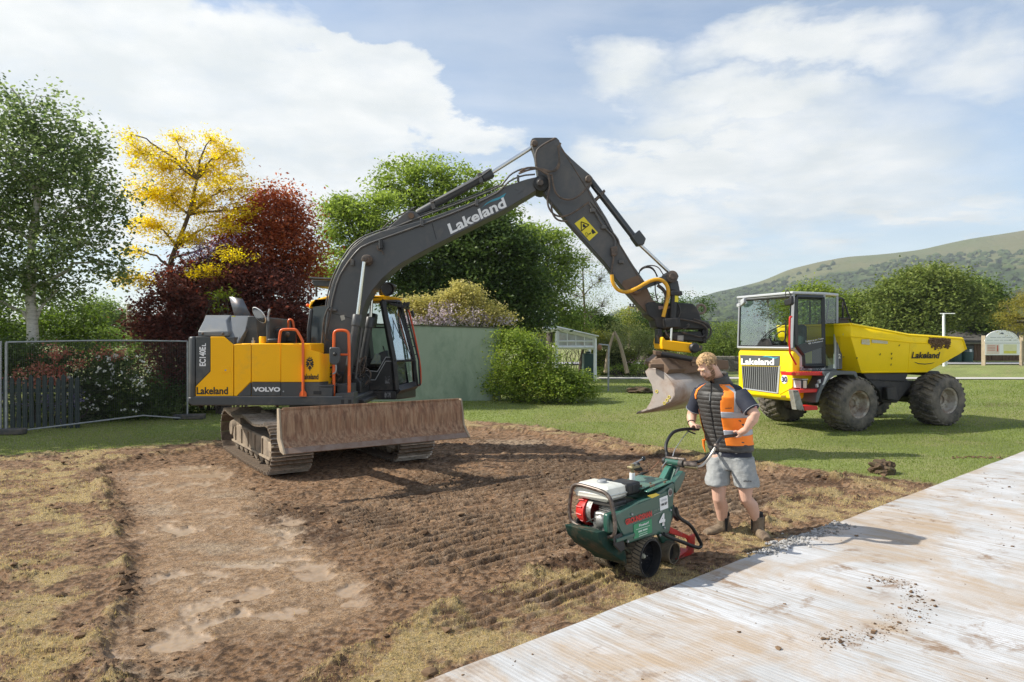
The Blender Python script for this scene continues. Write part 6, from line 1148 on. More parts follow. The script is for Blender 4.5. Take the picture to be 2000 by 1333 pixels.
plate('bucket_mount', zc_((270, 1130), (330, 1110), (700, 1180), (1150, 1230), (1160, 1330), (600, 1400), (330, 1370), (180, 1330), (140, 1250)), rustb, 11.35, .5, .01, parent=BK)
MB().cyl(P(1292, 691.5, 11.28), P(1352, 702, 11.2), .045, n=14).build('lock_tube', blk, BK); plate('lock_bracket', zc_((195, 1100), (280, 1110), (275, 1170), (205, 1160)), rustb, 11.25, .2, .01, parent=BK)
MB().box(P(1266, 0, 11.25).x, P(1297, 0, 11.25).x, 11.1, 11.22, P(0, 719, 11.2).z, P(0, 710.5, 11.2).z).build('hinge_block', rustb, BK, bevel=.01)
for k_ in range(3): MB().prism([P(1352, 703 + k_ * 7, 11.25 + k_ * .05), P(1422, 704 + k_ * 7, 11.6), P(1422, 708.5 + k_ * 7, 11.6), P(1352, 708 + k_ * 7, 11.25 + k_ * .05)], (0, .2, 0)).build('mount_rib', rustb, BK)
# ---- undercarriage
Fd = V((.563, -.826, 0)).normalized(); Ld = V((.826, .563, 0)).normalized(); C0 = V((-3.39, 9.66, -.03))
UT = Matrix(((Fd.x, Ld.x, 0, C0.x), (Fd.y, Ld.y, 0, C0.y), (0, 0, 1, C0.z), (0, 0, 0, 1)))
MB(UT).box(-2.45, -1.05, .45, 2.15, .38, .78).build('undercarriage_frame', mudst, EX, bevel=.03); MB(UT).lathe([(.55, .7), (.55, .82), (.5, .97), (.0, .97)], (-1.75, 1.3, 0), (0, 0, 1), 32).build('swing_ring', blk, EX)
Rl = .31; xf, xrr_ = -.40, -3.12; zc0 = .40; segs = []
def looppts():
    pts = []; n = 400
    for i in range(60): a = -math.pi / 2 + math.pi * i / 60; pts.append((xf + math.cos(a) * (Rl + .02), zc0 + math.sin(a) * (Rl + .02)))
    for i in range(120): t = i / 120; x = xf + (xrr_ - xf) * t; pts.append((x, zc0 + Rl + .02 - .055 * abs(math.sin(2 * math.pi * t)) ** 1.3 - .0 * t))
    for i in range(60): a = math.pi / 2 + math.pi * i / 60; pts.append((xrr_ + math.cos(a) * (Rl + .02), zc0 + math.sin(a) * (Rl + .02)))
    for i in range(120): t = i / 120; pts.append((xrr_ + (xf - xrr_) * t, zc0 - Rl - .02 - .02 * math.sin(math.pi * t)))
    return pts
lp_ = looppts(); cum = [0]
for i in range(len(lp_)): a_, c_ = lp_[i], lp_[(i + 1) % len(lp_)]; cum.append(cum[-1] + math.hypot(c_[0] - a_[0], c_[1] - a_[1]))
tot_ = cum[-1]; NS = 44; pitch = tot_ / NS
def at_(s):
    s %= tot_; i = max(0, min(len(lp_) - 1, int(np.searchsorted(cum, s) - 1))); t = (s - cum[i]) / max(1e-6, cum[i + 1] - cum[i]); a_, c_ = lp_[i], lp_[(i + 1) % len(lp_)]; return a_[0] + (c_[0] - a_[0]) * t, a_[1] + (c_[1] - a_[1]) * t
sb = MB(); h = pitch * .485; sb.box(-h, h, 0, .6, -.006, .010)
for gx in (-h + .012, 0, h - .012): sb.add([(gx - .012, 0, .010), (gx + .012, 0, .010), (gx + .012, .6, .010), (gx - .012, .6, .010), (gx - .005, 0, .050), (gx + .005, 0, .050), (gx + .005, .6, .050), (gx - .005, .6, .050)], [(0, 1, 5, 4), (1, 2, 6, 5), (2, 3, 7, 6), (3, 0, 4, 7), (4, 5, 6, 7)])
sb.box(-h * .9, h * .9, .20, .26, -.045, -.006).box(-h * .9, h * .9, .34, .40, -.045, -.006)
shoe_me = None
for yo in (0.0, 2.0):
    b = MB(UT); fr2 = [(-3.0, .22), (-.55, .22), (-.50, .33), (-.62, .44), (-.9, .50), (-2.6, .53), (-2.95, .46), (-3.05, .33)]
    b.prism([(x, yo + .12, z) for x, z in fr2], (0, .36, 0)); TK = b.build('track', mudst, EX, bevel=.02, label='crawler track with grouser shoes')
    for i in range(NS):
        x0, z0 = at_(i * pitch); x1, z1 = at_(i * pitch + pitch * .5); xm_, zm_ = at_(i * pitch - pitch * .5); tx, tz = x1 - xm_, z1 - zm_; ln = math.hypot(tx, tz); tx /= ln; tz /= ln
        Ml = Matrix(((tx, 0, tz, x0), (0, 1, 0, yo), (tz, 0, -tx, z0), (0, 0, 0, 1)))
        # local x along path, local z outward
        if shoe_me is None:
            o = sb.build('track_shoe', tracks_, None, smooth=0); shoe_me = o.data; shoe_me.materials.append(pmat('polished_grouser', (.42, .36, .30), .35, metal=.6, vs=12, var=.25, dirt=(.2, .15, .1), damt=.3, ds=20))
            for pl in shoe_me.polygons:
                if pl.center.z > .030: pl.material_index = 1
            bpy.data.objects.remove(o)
        Wm = UT @ Matrix(((tx, 0, tz, x0), (0, 1, 0, yo), (tz, 0, -tx, z0), (0, 0, 0, 1)))
        o = bpy.data.objects.new('track_shoe', shoe_me); COL.objects.link(o); o.parent = TK; o.matrix_local = Matrix.Translation(-V(EX.location)) @ Wm
    for k_ in range(7): MB(UT).lathe([(0, 0), (.06, 0), (.10, .02), (.10, .08), (.075, .10), (.075, .24), (.10, .26), (.10, .32), (0, .34)], (-.85 - k_ * .33, yo + .13, .18), (0, 1, 0), 14).build('roller', mudst, TK)
    MB(UT).lathe([(0, 0), (.1, 0), (.27, .05), (.28, .1), (.28, .24), (.27, .28), (0, .34)], (xf, yo + .13, zc0), (0, 1, 0), 22).build('idler', mudst, TK); MB(UT).lathe([(0, -.04), (.12, -.03), (.16, .04), (.27, .08), (.27, .2), (.27, .26), (0, .34)], (xrr_, yo + .13, zc0 + .02), (0, 1, 0), 22).build('sprocket', mudst, TK)
    MB(UT).box(-.62, -.30, yo + .10, yo + .16, .33, .47).build('idler_bracket', bladel, TK, bevel=.01); MB(UT).box(-3.0, -.5, yo + .09, yo + .125, .205, .235).build('frame_rail', bladel, TK)
    for k_ in range(5): MB(UT).box(-1.0 - k_ * .45, -.98 - k_ * .45, yo + .10, yo + .12, .23, .48).build('frame_rib', mudst, TK)
# blade
prof_ = [(1.06, 1.10), (1.10, 1.00), (1.115, .90), (1.12, .82), (1.14, .74), (1.18, .68), (1.235, .635)]
fr_pts = [(a + .0, z) for a, z in prof_]; bk = [(a - .05, z) for a, z in prof_[::-1]]
y0, y1 = -.22, 2.38
b = MB(UT); b.prism([(x + .12, y0, z + .02) for x, z in fr_pts + bk], (0, y1 - y0, 0)); BL_ = b.build('dozer_blade', bladem, EX, bevel=.006, label='rusty brown dozer blade', smooth=50)
MB(UT).prism([(x + .12, y0, z + .02) for x, z in [(1.235, .637), (1.30, .575), (1.28, .565), (1.20, .63)]], (0, y1 - y0, 0)).build('cutting_edge', pmat('blade_edge', (.26, .19, .15), .45, metal=.35, dirt=(.20, .12, .08), damt=.4, ds=5), BL_)
for yy_ in (y0 - .025, y1): MB(UT).prism([(x + .12, yy_, z + .02) for x, z in [(1.0, 1.11), (1.07, 1.11), (1.125, .9), (1.15, .74), (1.31, .58), (1.30, .56), (1.14, .58), (1.0, .72)]], (0, .025, 0)).build('blade_cheek', bladel, BL_, bevel=.004)
MB(UT).box(1.165, 1.19, y0 + .03, y1 - .03, 1.112, 1.14).build('top_lip', bladem, BL_)
for yy_ in (.75, 1.65): b = MB(UT); b.loft([(-1.1, yy_, .40), (-1.1, yy_ + .16, .40), (-1.1, yy_ + .16, .56), (-1.1, yy_, .56)], [(1.15, yy_, .72), (1.15, yy_ + .16, .72), (1.15, yy_ + .16, .90), (1.15, yy_, .90)]); b.build('blade_arm', mudst, BL_, bevel=.01)
MB(UT).box(1.0, 1.14, .5, 2.0, .68, .80).build('blade_beam', mudst, BL_, bevel=.02)
# ================================================================== DUMPER
th = R(21); DO = V((7.47, 14.65, 0)); DA = V((math.cos(th), math.sin(th), 0)); DB = V((-math.sin(th), math.cos(th), 0))
DT = Matrix(((DA.x, DB.x, 0, DO.x), (DA.y, DB.y, 0, DO.y), (0, 0, 1, 0), (0, 0, 0, 1))); DTi = DT.inverted()
def QW(px, py, v): return RP(px, py, DO + DB * v, DB)
def Q(px, py, v): return DTi @ QW(px, py, v)            # local (u, v, z) on a plane v = const
def FQ(px, py, u): return DTi @ RP(px, py, DO + DA * u, DA)
dy = pmat('dumper_yellow', (.96, .68, .006), .45, vs=1.2, var=.04, spec=.25, dirt=(.66, .50, .05), damt=.18, ds=1.4)
silv = pmat('silver_frame', (.46, .48, .50), .4, vs=2, var=.05); dkg = pmat('dumper_grey', (.085, .095, .105), .5, vs=2, var=.08, dirt=(.15, .14, .12), damt=.15); redm_ = pmat('step_red', (.62, .020, .015), .45, vs=3, var=.06)
tyr = pmat('tyre_rubber', (.042, .040, .038), .7, vs=5, var=.2, dirt=(.19, .165, .135), damt=.55, ds=3, bump=.3, bs=30); rimm = pmat('rim_cream', (.42, .39, .34), .5, vs=3, var=.1, dirt=(.20, .13, .085), damt=.55, ds=4)
chas = pmat('chassis_black', (.014, .014, .016), .55, vs=4, var=.2, dirt=(.08, .07, .06), damt=.25); gl_d = glassmat('dumper_glass', (.66, .78, .74), .0); gl_f = glassmat('dumper_windscreen', (.62, .74, .70), .22)
DU = thing('dumper', DO, 'bright yellow wheeled site dumper with glazed cab parked on the lawn', 'dumper')
def dpr(name, pts, dv, mat, bev=.008, par=None, v=None, **k): return MB(DT).prism(pts, (0, dv, 0)).build(name, mat, par or DU, bevel=bev, **k)
def qp(v, *pts): return [Q(a, b_, v) for a, b_ in pts]
Z8 = lambda *q: [(1420 + a / 4, 540 + b_ / 4) for a, b_ in q]
# wheels
def tyre(u, v0, flip, name='wheel'):
    R0 = .585; Wd = .62; b = MB(DT); c = (u, v0, R0); ax = (0, 1, 0)
    prof0 = [(.295, .03), (.31, .0), (.40, -.012), (.50, .0), (.545, .035), (.565, .08), (.572, .16), (.575, .26), (.572, .36), (.565, .44), (.545, .485), (.50, .52), (.40, .532), (.31, .52), (.295, .49), (.285, .3), (.285, .2)]; prof = [(r_, h_ + (.10 if h_ > .27 else (.05 if h_ > .2 else 0))) for r_, h_ in prof0]
    b.lathe(prof, c, ax, 56); TY = b.build(name, tyr, DU, smooth=50)
    lg = MB(DT); nl = 26
    for side in (0, 1):
        for i in range(nl):
            a0 = 2 * math.pi * (i + side * .5) / nl
            def pt(a, w, r): return V((u + math.cos(a) * r, v0 + w, R0 + math.sin(a) * r))
            for (w0, w1, a1, a2, wd) in ((.015, .13, .0, -.05, .062), (.15, .30, -.065, -.15, .058)):
                ws = (w0, w1) if side == 0 else (Wd - w0, Wd - w1); ring = []
                for (w, da) in ((ws[0], a1), (ws[1], a2)):
                    rr0 = .555 if abs(w - Wd / 2) > .24 else .568; rr1 = rr0 + .040 if abs(w - Wd / 2) < .27 else rr0 + .012
                    ring.append([pt(a0 + da * (1 if not flip else -1) - wd, w, rr0 - .02), pt(a0 + da * (1 if not flip else -1) + wd, w, rr0 - .02), pt(a0 + da * (1 if not flip else -1) + wd * .82, w, rr1), pt(a0 + da * (1 if not flip else -1) - wd * .82, w, rr1)])
                lg.loft(ring[0], ring[1])
    for i in range(nl * 2): pass
    lg.build('tread_blocks', tyr, TY, bevel=.004, seg=1)
    MB(DT).lathe([(0, .24), (.10, .24), (.10, .20), (.14, .19), (.22, .20), (.245, .14), (.26, .05), (.285, .03), (.30, .025), (.30, .04), (.285, .06), (.285, .45), (.300, .495), (.30, .5), (.27, .47), (.24, .4), (0, .4)] if v0 < 1 else [(0, .3), (.2, .3), (.26, .4), (.29, .49), (.285, .06), (.26, .1), (0, .12)], c, ax, 40).build('rim', rimm, TY, smooth=40)
    for k_ in range(8): a = 2 * math.pi * k_ / 8; MB(DT).cyl((u + .16 * math.cos(a), v0 + .165, R0 + .16 * math.sin(a)), (u + .16 * math.cos(a), v0 + .20, R0 + .16 * math.sin(a)), .012, n=6).build('wheel_nut', rimm, TY)
for (u_, v_) in ((0, 0), (2.73, 0), (0, 1.93), (2.73, 1.93)): tyre(u_, v_, v_ > 1)
# chassis
MB(DT).box(-1.2, 3.1, .85, 1.6, .62, .98).build('chassis', chas, DU, bevel=.03)
for u_ in (0, 2.73): MB(DT).cyl((u_, .45, .585), (u_, 2.0, .585), .13, n=14).build('axle', chas, DU)
dpr('side_frame', qp(.45, *Z8((1060, 755), (1420, 755), (1400, 800), (1440, 850), (1330, 990), (1210, 985), (1190, 900), (1090, 800))), .25, chas, .02)
dpr('tow_bracket', qp(.30, *Z8((1250, 870), (1320, 865), (1345, 975), (1255, 965))), .12, chas, .02)
dpr('rear_mount', qp(.6, *Z8((1560, 745), (1660, 740), (1680, 770), (1540, 775))), .9, chas, .03); dpr('slew_ring', qp(.5, *Z8((1080, 752), (1400, 752), (1390, 790), (1100, 785))), 1.4, pmat('slew_steel', (.09, .08, .05), .6, dirt=(.03, .03, .03), damt=.5, ds=12), .02)
for k_ in range(16): MB(DT).ball(Q(*Z8((1070 + k_ * 22, 805 + k_ * 1.2))[0], .43), .016, 6).build('frame_bolt', chas, DU)
# nose
NU = -1.507; NV0, NV1 = .36, 2.08
NZ = FQ(1545, 682, NU).z; NB = .66
b = MB(DT); b.prism([(NU + .10, NV0, NB), (NU + .0, NV0, NB + .07), (NU, NV0, NZ - .10), (NU + .07, NV0, NZ), (-.95, NV0, NZ + .02), (-.95, NV0, NB + .15)], (0, NV1 - NV0, 0)); NS_ = b.build('nose', dy, DU, bevel=.035, seg=3, label='yellow front bonnet with vertical grille')
def fpl(name, pts, mat, d=.02, u=NU, bev=.004, par=None): return MB(DT).prism([FQ(a, b_, u - d) for a, b_ in pts], (d, 0, 0)).build(name, mat, par or NS_, bevel=bev)
GR = fpl('grille', Z8((112, 700), (404, 706), (392, 908), (190, 890), (124, 872)), ink, .006); fpl('grille_frame', Z8((100, 615), (412, 622), (408, 702), (108, 694)), dkg, .012)
for k_ in range(19):
    s = k_ / 18; xt, yt = 117 + s * (400 - 117), 702 + s * 5; xb = 134 + s * (386 - 134); yb = 876 + s * 30
    fpl('grille_bar', Z8((xt - 1.5, yt), (xt + 2, yt), (xb + 2, yb), (xb - 1.5, yb)), pmat('grille_steel', (.30, .31, .32), .5), .0085, NU, 0, GR)
fpl('grille_rim', Z8((404, 700), (411, 700), (398, 914), (388, 910)), silv, .02, NU, 0, GR); fpl('grille_rim', Z8((124, 872), (392, 908), (392, 916), (124, 880)), silv, .02, NU, 0, GR)
text('Lakeland', FQ(*Z8((112, 690))[0], NU - .012), FQ(*Z8((370, 694))[0], NU - .012), FQ(*Z8((112, 641))[0], NU - .012), whit, NS_, bold=.04, off=.006) if False else None
def dtext(s, a, b_, c_, mat, par, **k): return text(s, DT @ a, DT @ b_, DT @ c_, mat, par, **k)
dtext('Lakeland', FQ(*Z8((112, 691))[0], NU - .012), FQ(*Z8((370, 695))[0], NU - .012), FQ(*Z8((112, 641))[0], NU - .012), whit, NS_, bold=.04, off=.008)
fpl('swoosh', Z8((268, 634), (300, 622), (340, 628), (372, 636), (404, 630), (380, 644), (345, 640), (310, 630)), pmat('swoosh_blue2', (.06, .36, .48), .5), .018, NU, 0)
c30 = FQ(*Z8((447, 805))[0], NU - .012); MB(DT).lathe([(0, 0), (.095, 0), (.095, .012)], c30, (1, 0, 0), 28).build('speed_disc', whit, NS_)
dtext('30', FQ(*Z8((427, 827))[0], NU - .014), FQ(*Z8((470, 827))[0], NU - .014), FQ(*Z8((427, 783))[0], NU - .014), pmat('decal_navy', (.02, .03, .12), .5), NS_, bold=.03, off=.006)
for q in ((440, 748), (443, 938)): fpl('tie_slot', Z8((q[0] - 22, q[1] - 8), (q[0] + 16, q[1] - 8), (q[0] + 16, q[1] + 10), (q[0] - 22, q[1] + 8)), pmat('slot_dark', (.25, .17, .01), .6), .006, NU, 0)
fpl('nose_recess', Z8((400, 905), (505, 860), (508, 872), (410, 925)), pmat('dumper_yellow_edge', (.82, .62, .008), .4), .012, NU)
# headlamp
HLm = MB(DT).box(-1.50, -1.34, .10, .34, .95, 1.14).build('headlamp', chas, DU, bevel=.02); fa = [FQ(x, y, NU + .02) for x, y in Z8((492, 797), (530, 797), (530, 845), (494, 845))]
MB(DT).box(-1.515, -1.498, .12, .32, .965, 1.125).build('lens', pmat('lamp_lens', (.72, .74, .75), .15, vs=20, var=.1), HLm, bevel=.01); MB(DT).box(-1.47, -1.38, .092, .102, .965, 1.125).build('side_lens', pmat('lamp_amber', (.62, .50, .40), .2), HLm, bevel=.005)
for z_ in (.93, 1.15): MB(DT).box(NU + .0, NU + .16, .09, .36, z_ - .008, z_ + .008).build('lamp_guard', silv, HLm)
# cab
CZ0, CZ1 = 1.80, 2.965; ft = [(-1.47, .36), (-.64, .36), (-.09, .53), (-.09, 1.91), (-.64, 2.08), (-1.47, 2.08)]
CBD = MB(DT).prism([(a, b_, 1.30) for a, b_ in [(-1.20, .36), (-.64, .36), (-.09, .53), (-.09, 1.91), (-.64, 2.08), (-1.20, 2.08)]], (0, 0, .05)).build('cab', dkg, DU, bevel=.01, label='silver framed glazed operator cab')
MB(DT).prism([(a, b_, CZ1 - .02) for a, b_ in [(-1.53, .33), (-.63, .33), (-.06, .51), (-.06, 1.93), (-.63, 2.11), (-1.53, 2.11)]], (0, 0, .055)).build('roof', silv, CBD, bevel=.015)
def pil(a, c_, w=.045, mat=silv, name='pillar'): return bar(MB(DT), a, c_, w).build(name, mat, CBD, bevel=.006)
ftop = lambda i, z: (ft[i][0], ft[i][1], z)
pil((-1.52, .37, 1.80), (-1.47, .37, CZ1 - .02), .055); pil((-1.52, 2.07, 1.80), (-1.47, 2.07, CZ1 - .02), .04)
for i in (1, 2, 3, 4): pil(ftop(i, 1.33), ftop(i, CZ1 - .02), .05)
pil((-1.49, .37, 1.80), (-1.28, .36, 1.62), .05); pil((-1.28, .36, 1.62), (-1.28, .36, 1.33), .05)
pil((-1.51, .37, 1.80), (-1.51, 2.07, 1.80), .06); pil((-1.47, .37, CZ1 - .04), (-1.47, 2.07, CZ1 - .04), .05)
MB(DT).add([(-1.515, .39, 1.83), (-1.515, 2.05, 1.83), (-1.475, 2.05, CZ1 - .06), (-1.475, .39, CZ1 - .06)], [(0, 1, 2, 3)]).build('windscreen', gl_f, CBD, smooth=0)
b = MB(DT); bar(b, (-1.52, .42, 1.835), (-1.52, 2.04, 1.835), .028); bar(b, (-1.48, .42, CZ1 - .075), (-1.48, 2.04, CZ1 - .075), .028); bar(b, (-1.52, .42, 1.835), (-1.48, .42, CZ1 - .07), .028); bar(b, (-1.52, 2.03, 1.835), (-1.48, 2.03, CZ1 - .07), .028); b.build('windscreen_seal', ink, CBD)
# door (dark frame, two panes)
DR = None
b = MB(DT); vd = .335
for a_, c_ in (((-1.43, vd, CZ1 - .08), (-.70, vd, CZ1 - .08)), ((-.70, vd, CZ1 - .08), (-.67, vd, 1.42)), ((-.67, vd, 1.42), (-1.22, vd, 1.42)), ((-1.22, vd, 1.42), (-1.24, vd, 1.66)), ((-1.24, vd, 1.66), (-1.43, vd, 1.86)), ((-1.43, vd, 1.86), (-1.43, vd, CZ1 - .08))): bar(b, a_, c_, .075)
DR = b.build('door', pmat('door_black', (.02, .025, .028), .35), CBD, bevel=.006)
MB(DT).add([(-1.43, vd, 1.86), (-.69, vd, 1.97), (-.70, vd, CZ1 - .08), (-1.43, vd, CZ1 - .08)], [(0, 1, 2, 3)]).build('upper_pane', gl_d, CBD, smooth=0); MB(DT).add([(-1.22, vd, 1.42), (-.67, vd, 1.42), (-.69, vd, 1.84), (-1.24, vd, 1.70)], [(0, 1, 2, 3)]).build('lower_pane', glassmat('dumper_glass_dark', (.3, .4, .4), .06), CBD, smooth=0)
MB(DT).prism([(-1.42, vd - .02, 1.86), (-1.24, vd - .02, 1.68), (-.69, vd - .02, 1.83), (-.69, vd - .02, 1.98), (-1.05, vd - .02, 1.93)], (0, .03, 0)).build('door_band', MATS['door_black'], CBD)
D7 = lambda *q: [(1430 + a / 7.404, 560 + b_ / 7.404) for a, b_ in q]
dtext('Follow us on Twitter', Q(*D7((1062, 808))[0], vd - .025), Q(*D7((1340, 757))[0], vd - .025), Q(*D7((1060, 785))[0], vd - .025), whit, CBD, bold=.01)
dtext('@ Lakeland', Q(*D7((1100, 838))[0], vd - .025), Q(*D7((1310, 802))[0], vd - .025), Q(*D7((1096, 815))[0], vd - .025), whit, CBD, bold=.01)
MB(DT).add([(-.62, .365, 1.40), (-.11, .525, 1.45), (-.11, .525, CZ1 - .06), (-.62, .365, CZ1 - .06)], [(0, 1, 2, 3)]).build('quarter_pane', glassmat('dumper_glass_q', (.5, .6, .54), .04), CBD, smooth=0)
MB(DT).prism([(-.20, .49, 1.33), (-.07, .53, 1.33), (-.07, .53, 2.12), (-.20, .49, 2.12)], (0, .04, 0)).build('rear_post', silv, CBD, bevel=.006); MB(DT).prism([(-.12, .50, 1.33), (.06, .53, 1.33), (.06, .53, 1.95), (-.12, .50, 1.95)], (0, .06, 0)).build('rear_panel', dkg, CBD, bevel=.006)
dtext('2', Q(1636.6, 700.5, .49), Q(1641, 700.5, .49), Q(1636.6, 691.5, .49), whit, CBD, bold=.02, off=.012)
MB(DT).add([(-.09, .55, 1.95), (-.09, 1.89, 1.95), (-.09, 1.89, CZ1 - .06), (-.09, .55, CZ1 - .06)], [(0, 1, 2, 3)]).build('rear_pane', gl_d, CBD, smooth=0); MB(DT).prism([(-.09, .55, 1.33), (-.09, 1.89, 1.33), (-.09, 1.89, 1.95), (-.09, .55, 1.95)], (.03, 0, 0)).build('rear_wall', dkg, CBD)
MB(DT).add([(-1.45, 2.08, 1.5), (-.66, 2.08, 1.5), (-.66, 2.08, CZ1 - .06), (-1.45, 2.08, CZ1 - .06)], [(0, 1, 2, 3)]).build('far_pane', gl_d, CBD, smooth=0); MB(DT).box(-1.3, -.64, 2.06, 2.10, 1.33, 1.5).build('far_panel', dkg, CBD)
MB(DT).prism([(-1.28, .345, 1.32), (-.64, .345, 1.32), (-.64, .345, 1.405), (-1.28, .345, 1.405)], (0, .05, 0)).build('sill', silv, CBD, bevel=.004)
dtext('DUAL VIEW', Q(1561, 724.5, .34), Q(1604.5, 724.5, .34), Q(1561, 718, .34), dkg, CBD, bold=.03, off=.012)
MB(DT).box(-.95, -.5, .95, 1.5, 1.6, 1.78).build('seat', pmat('seat_teal', (.035, .06, .065), .7), CBD, bevel=.05); MB(DT).box(-.62, -.48, .97, 1.48, 1.7, 2.32).build('seat_back', MATS['seat_teal'], CBD, bevel=.07)
MB(DT).box(-1.45, -1.2, .8, 1.7, 1.7, 1.95).build('dashboard', chas, CBD, bevel=.05); MB(DT).tube([V((-1.05, 1.22, 2.02)) + (V((0, 1, 0)) * math.cos(a) + V((.4, 0, .9)) * math.sin(a)) * .17 for a in np.linspace(0, 6.0, 18)], .014, 6, closed=True).build('steering_wheel', chas, CBD)
b = MB(DT)
for (a_, c_) in (((-.2, .8, 1.95), (-.1, .75, 2.85)), ((-.2, 1.7, 1.95), (-.1, 1.75, 2.85)), ((-.2, 1.2, 2.2), (-.15, 1.25, 2.85))): b.cyl(a_, c_, .018, n=6)
b.build('rear_guard', chas, CBD)
WP = MB(DT); wpc = [FQ(x, y, -1.56) for x, y in Z8((262, 502), (330, 430), (448, 370))]; WP.tube(wpc, .010, 6); wpc = [FQ(x, y, -1.56) for x, y in Z8((270, 508), (350, 425), (450, 366))]; WP.tube(wpc, .008, 6); WP.cyl(FQ(*Z8((460, 340))[0], -1.56), FQ(*Z8((452, 520))[0], -1.56), .014, n=6); WP.build('wiper', ink, CBD)
b = MB(DT); b.prism([FQ(x, y, -1.54) for x, y in Z8((228, 545), (255, 500), (290, 484), (330, 490), (352, 545))], (.03, 0, 0)); b.build('wiper_cowl', chas, CBD, bevel=.008)
MB(DT).tube(smoothpath([Q(x, y, .20) for x, y in Z8((506, 318), (494, 316), (490, 330), (488, 590), (500, 620), (540, 690))], 1), .020, 9).build('grab_rail', redm_, CBD, smooth=60)
# mirrors, lamps on the roof corners
MB(DT).prism([FQ(x, y, -1.72) for x, y in Z8((440, 185), (470, 178), (500, 150), (505, 215), (490, 228), (446, 230))], (.08, 0, 0)).build('mirror', chas, CBD, bevel=.02); MB(DT).tube(smoothpath([FQ(x, y, -1.6) for x, y in Z8((462, 185), (455, 130), (466, 108), (486, 120), (496, 150))], 2), .010, 6).build('mirror_arm', chas, CBD)
MB(DT).prism([FQ(x, y, -1.62) for x, y in Z8((98, 190), (128, 168), (132, 205), (104, 235))], (.08, 0, 0)).build('mirror', silv, CBD, bevel=.015); MB(DT).prism([FQ(x, y, -1.62) for x, y in Z8((74, 215), (98, 210), (98, 238), (74, 240))], (.08, 0, 0)).build('corner_lamp', silv, CBD, bevel=.01)
# under-cab body, steps, fender
dpr('side_box', qp(.40, *Z8((505, 772), (760, 770), (720, 985), (640, 1000), (560, 930), (505, 905))), .5, chas, .02); 
dpr('step', qp(.06, *Z8((503, 750), (755, 748), (752, 775), (503, 776))), .3, redm_, .006); dpr('step', qp(.04, *Z8((565, 886), (722, 882), (718, 906), (572, 912))), .3, redm_, .006); dpr('step', qp(-.02, *Z8((602, 1018), (706, 1012), (712, 1044), (608, 1050))), .3, redm_, .006)
for (x0, x1, y_) in ((510, 750, 748), (570, 720, 882)):
    for k_ in range(12): x_ = x0 + (x1 - x0) * (k_ + .5) / 12; MB(DT).ball(Q(*Z8((x_, y_))[0], .07), .014, 6).build('step_tooth', redm_, DU) if k_ % 1 == 0 else None
dpr('reflector', qp(.05, *Z8((536, 752), (566, 751), (566, 774), (536, 775))), .02, org_, .003)
dpr('step_plate', qp(-.01, *Z8((514, 890), (558, 890), (606, 1052), (544, 1044))), .13, pmat('worn_plate', (.36, .36, .34), .5, dirt=(.2, .18, .15), damt=.5, ds=6), .006)
for q in ((524, 900), (548, 900), (552, 1040), (592, 1046)): MB(DT).ball(Q(*Z8(q)[0], -.015), .014, 6).build('step_bolt', chas, DU)
fo = Z8((757, 747), (1000, 742), (1014, 752), (1024, 792), (1006, 794), (990, 770), (900, 768), (838, 778), (790, 815), (745, 890), (712, 985), (694, 988), (700, 930), (735, 850), (770, 790))
dpr('fender', qp(.0, *fo), .5, dkg, .01)
dpr('fender_highlight', qp(-.006, *Z8((780, 762), (806, 750), (760, 845), (744, 850))), .01, silv, .002)
for q in ((718, 815), (700, 848)): dpr('hinge', qp(.0, *Z8((q[0], q[1]), (q[0] + 14, q[1] - 10), (q[0] + 16, q[1] + 18), (q[0] + 4, q[1] + 22))), .05, silv, .004)
# skip
mir = lambda p: V((p.x, 2.44 - p.y, p.z))
T0, T1, T2, T3, T4 = Q(1640, 635, .34), Q(1662, 634, .12), Q(1775, 655, .12), Q(1879, 662, .12), Q(1886, 682, .28)
t0, t1, t2, t3, t4 = Q(1641, 657, .36), Q(1661, 657.5, .15), Q(1776, 669.5, .15), Q(1852, 673.5, .15), Q(1873, 691, .30)
b0, b1, b2, b3 = Q(1645, 727, .75), Q(1682, 727.5, .42), Q(1772, 727.5, .42), Q(1810, 726, .42)
pts = [T0, T1, T2, T3, T4, t0, t1, t2, t3, t4, b0, b1, b2, b3]; n_ = len(pts); pts += [mir(p) for p in pts]
fc = [(0, 1, 6, 5), (1, 2, 7, 6), (2, 3, 8, 7), (3, 4, 9, 8), (5, 6, 11, 10), (6, 7, 12, 11), (7, 8, 13, 12), (8, 9, 13)]
faces = fc + [tuple(i + n_ for i in f)[::-1] for f in fc] + [(10, 11, 11 + n_, 10 + n_), (11, 12, 12 + n_, 11 + n_), (12, 13, 13 + n_, 12 + n_), (13, 9, 9 + n_, 13 + n_), (0, 5, 5 + n_, n_), (5, 10, 10 + n_, 5 + n_), (9, 4, 4 + n_, 9 + n_)]
SK = MB(DT).add(pts, faces).build('skip', dy, DU, solid=.03, smooth=20, label='yellow tipping skip with mud on its rim')
for seq in ((T0, T1, T2, T3, T4), tuple(mir(p) for p in (T0, T1, T2, T3, T4))):
    b = MB(DT)
    for a_, c_ in zip(seq[:-1], seq[1:]): bar(b, a_ + V((0, 0, .0)), c_, .05)
    b.build('rim_flange', dy, SK, bevel=.008)
b = MB(DT); bar(b, T0, mir(T0), .05); b.build('rim_flange', dy, SK, bevel=.008)
b = MB(DT); bar(b, t1 + V((0, -.012, 0)), t2 + V((0, -.012, 0)), .022); bar(b, t2 + V((0, -.012, 0)), t3 + V((0, -.012, 0)), .022); b.build('side_ridge', dy, SK)
b = MB(DT); bar(b, t2 + V((0, -.01, 0)), b2 + V((0, -.01, 0)), .016); b.build('side_ridge', dy, SK)
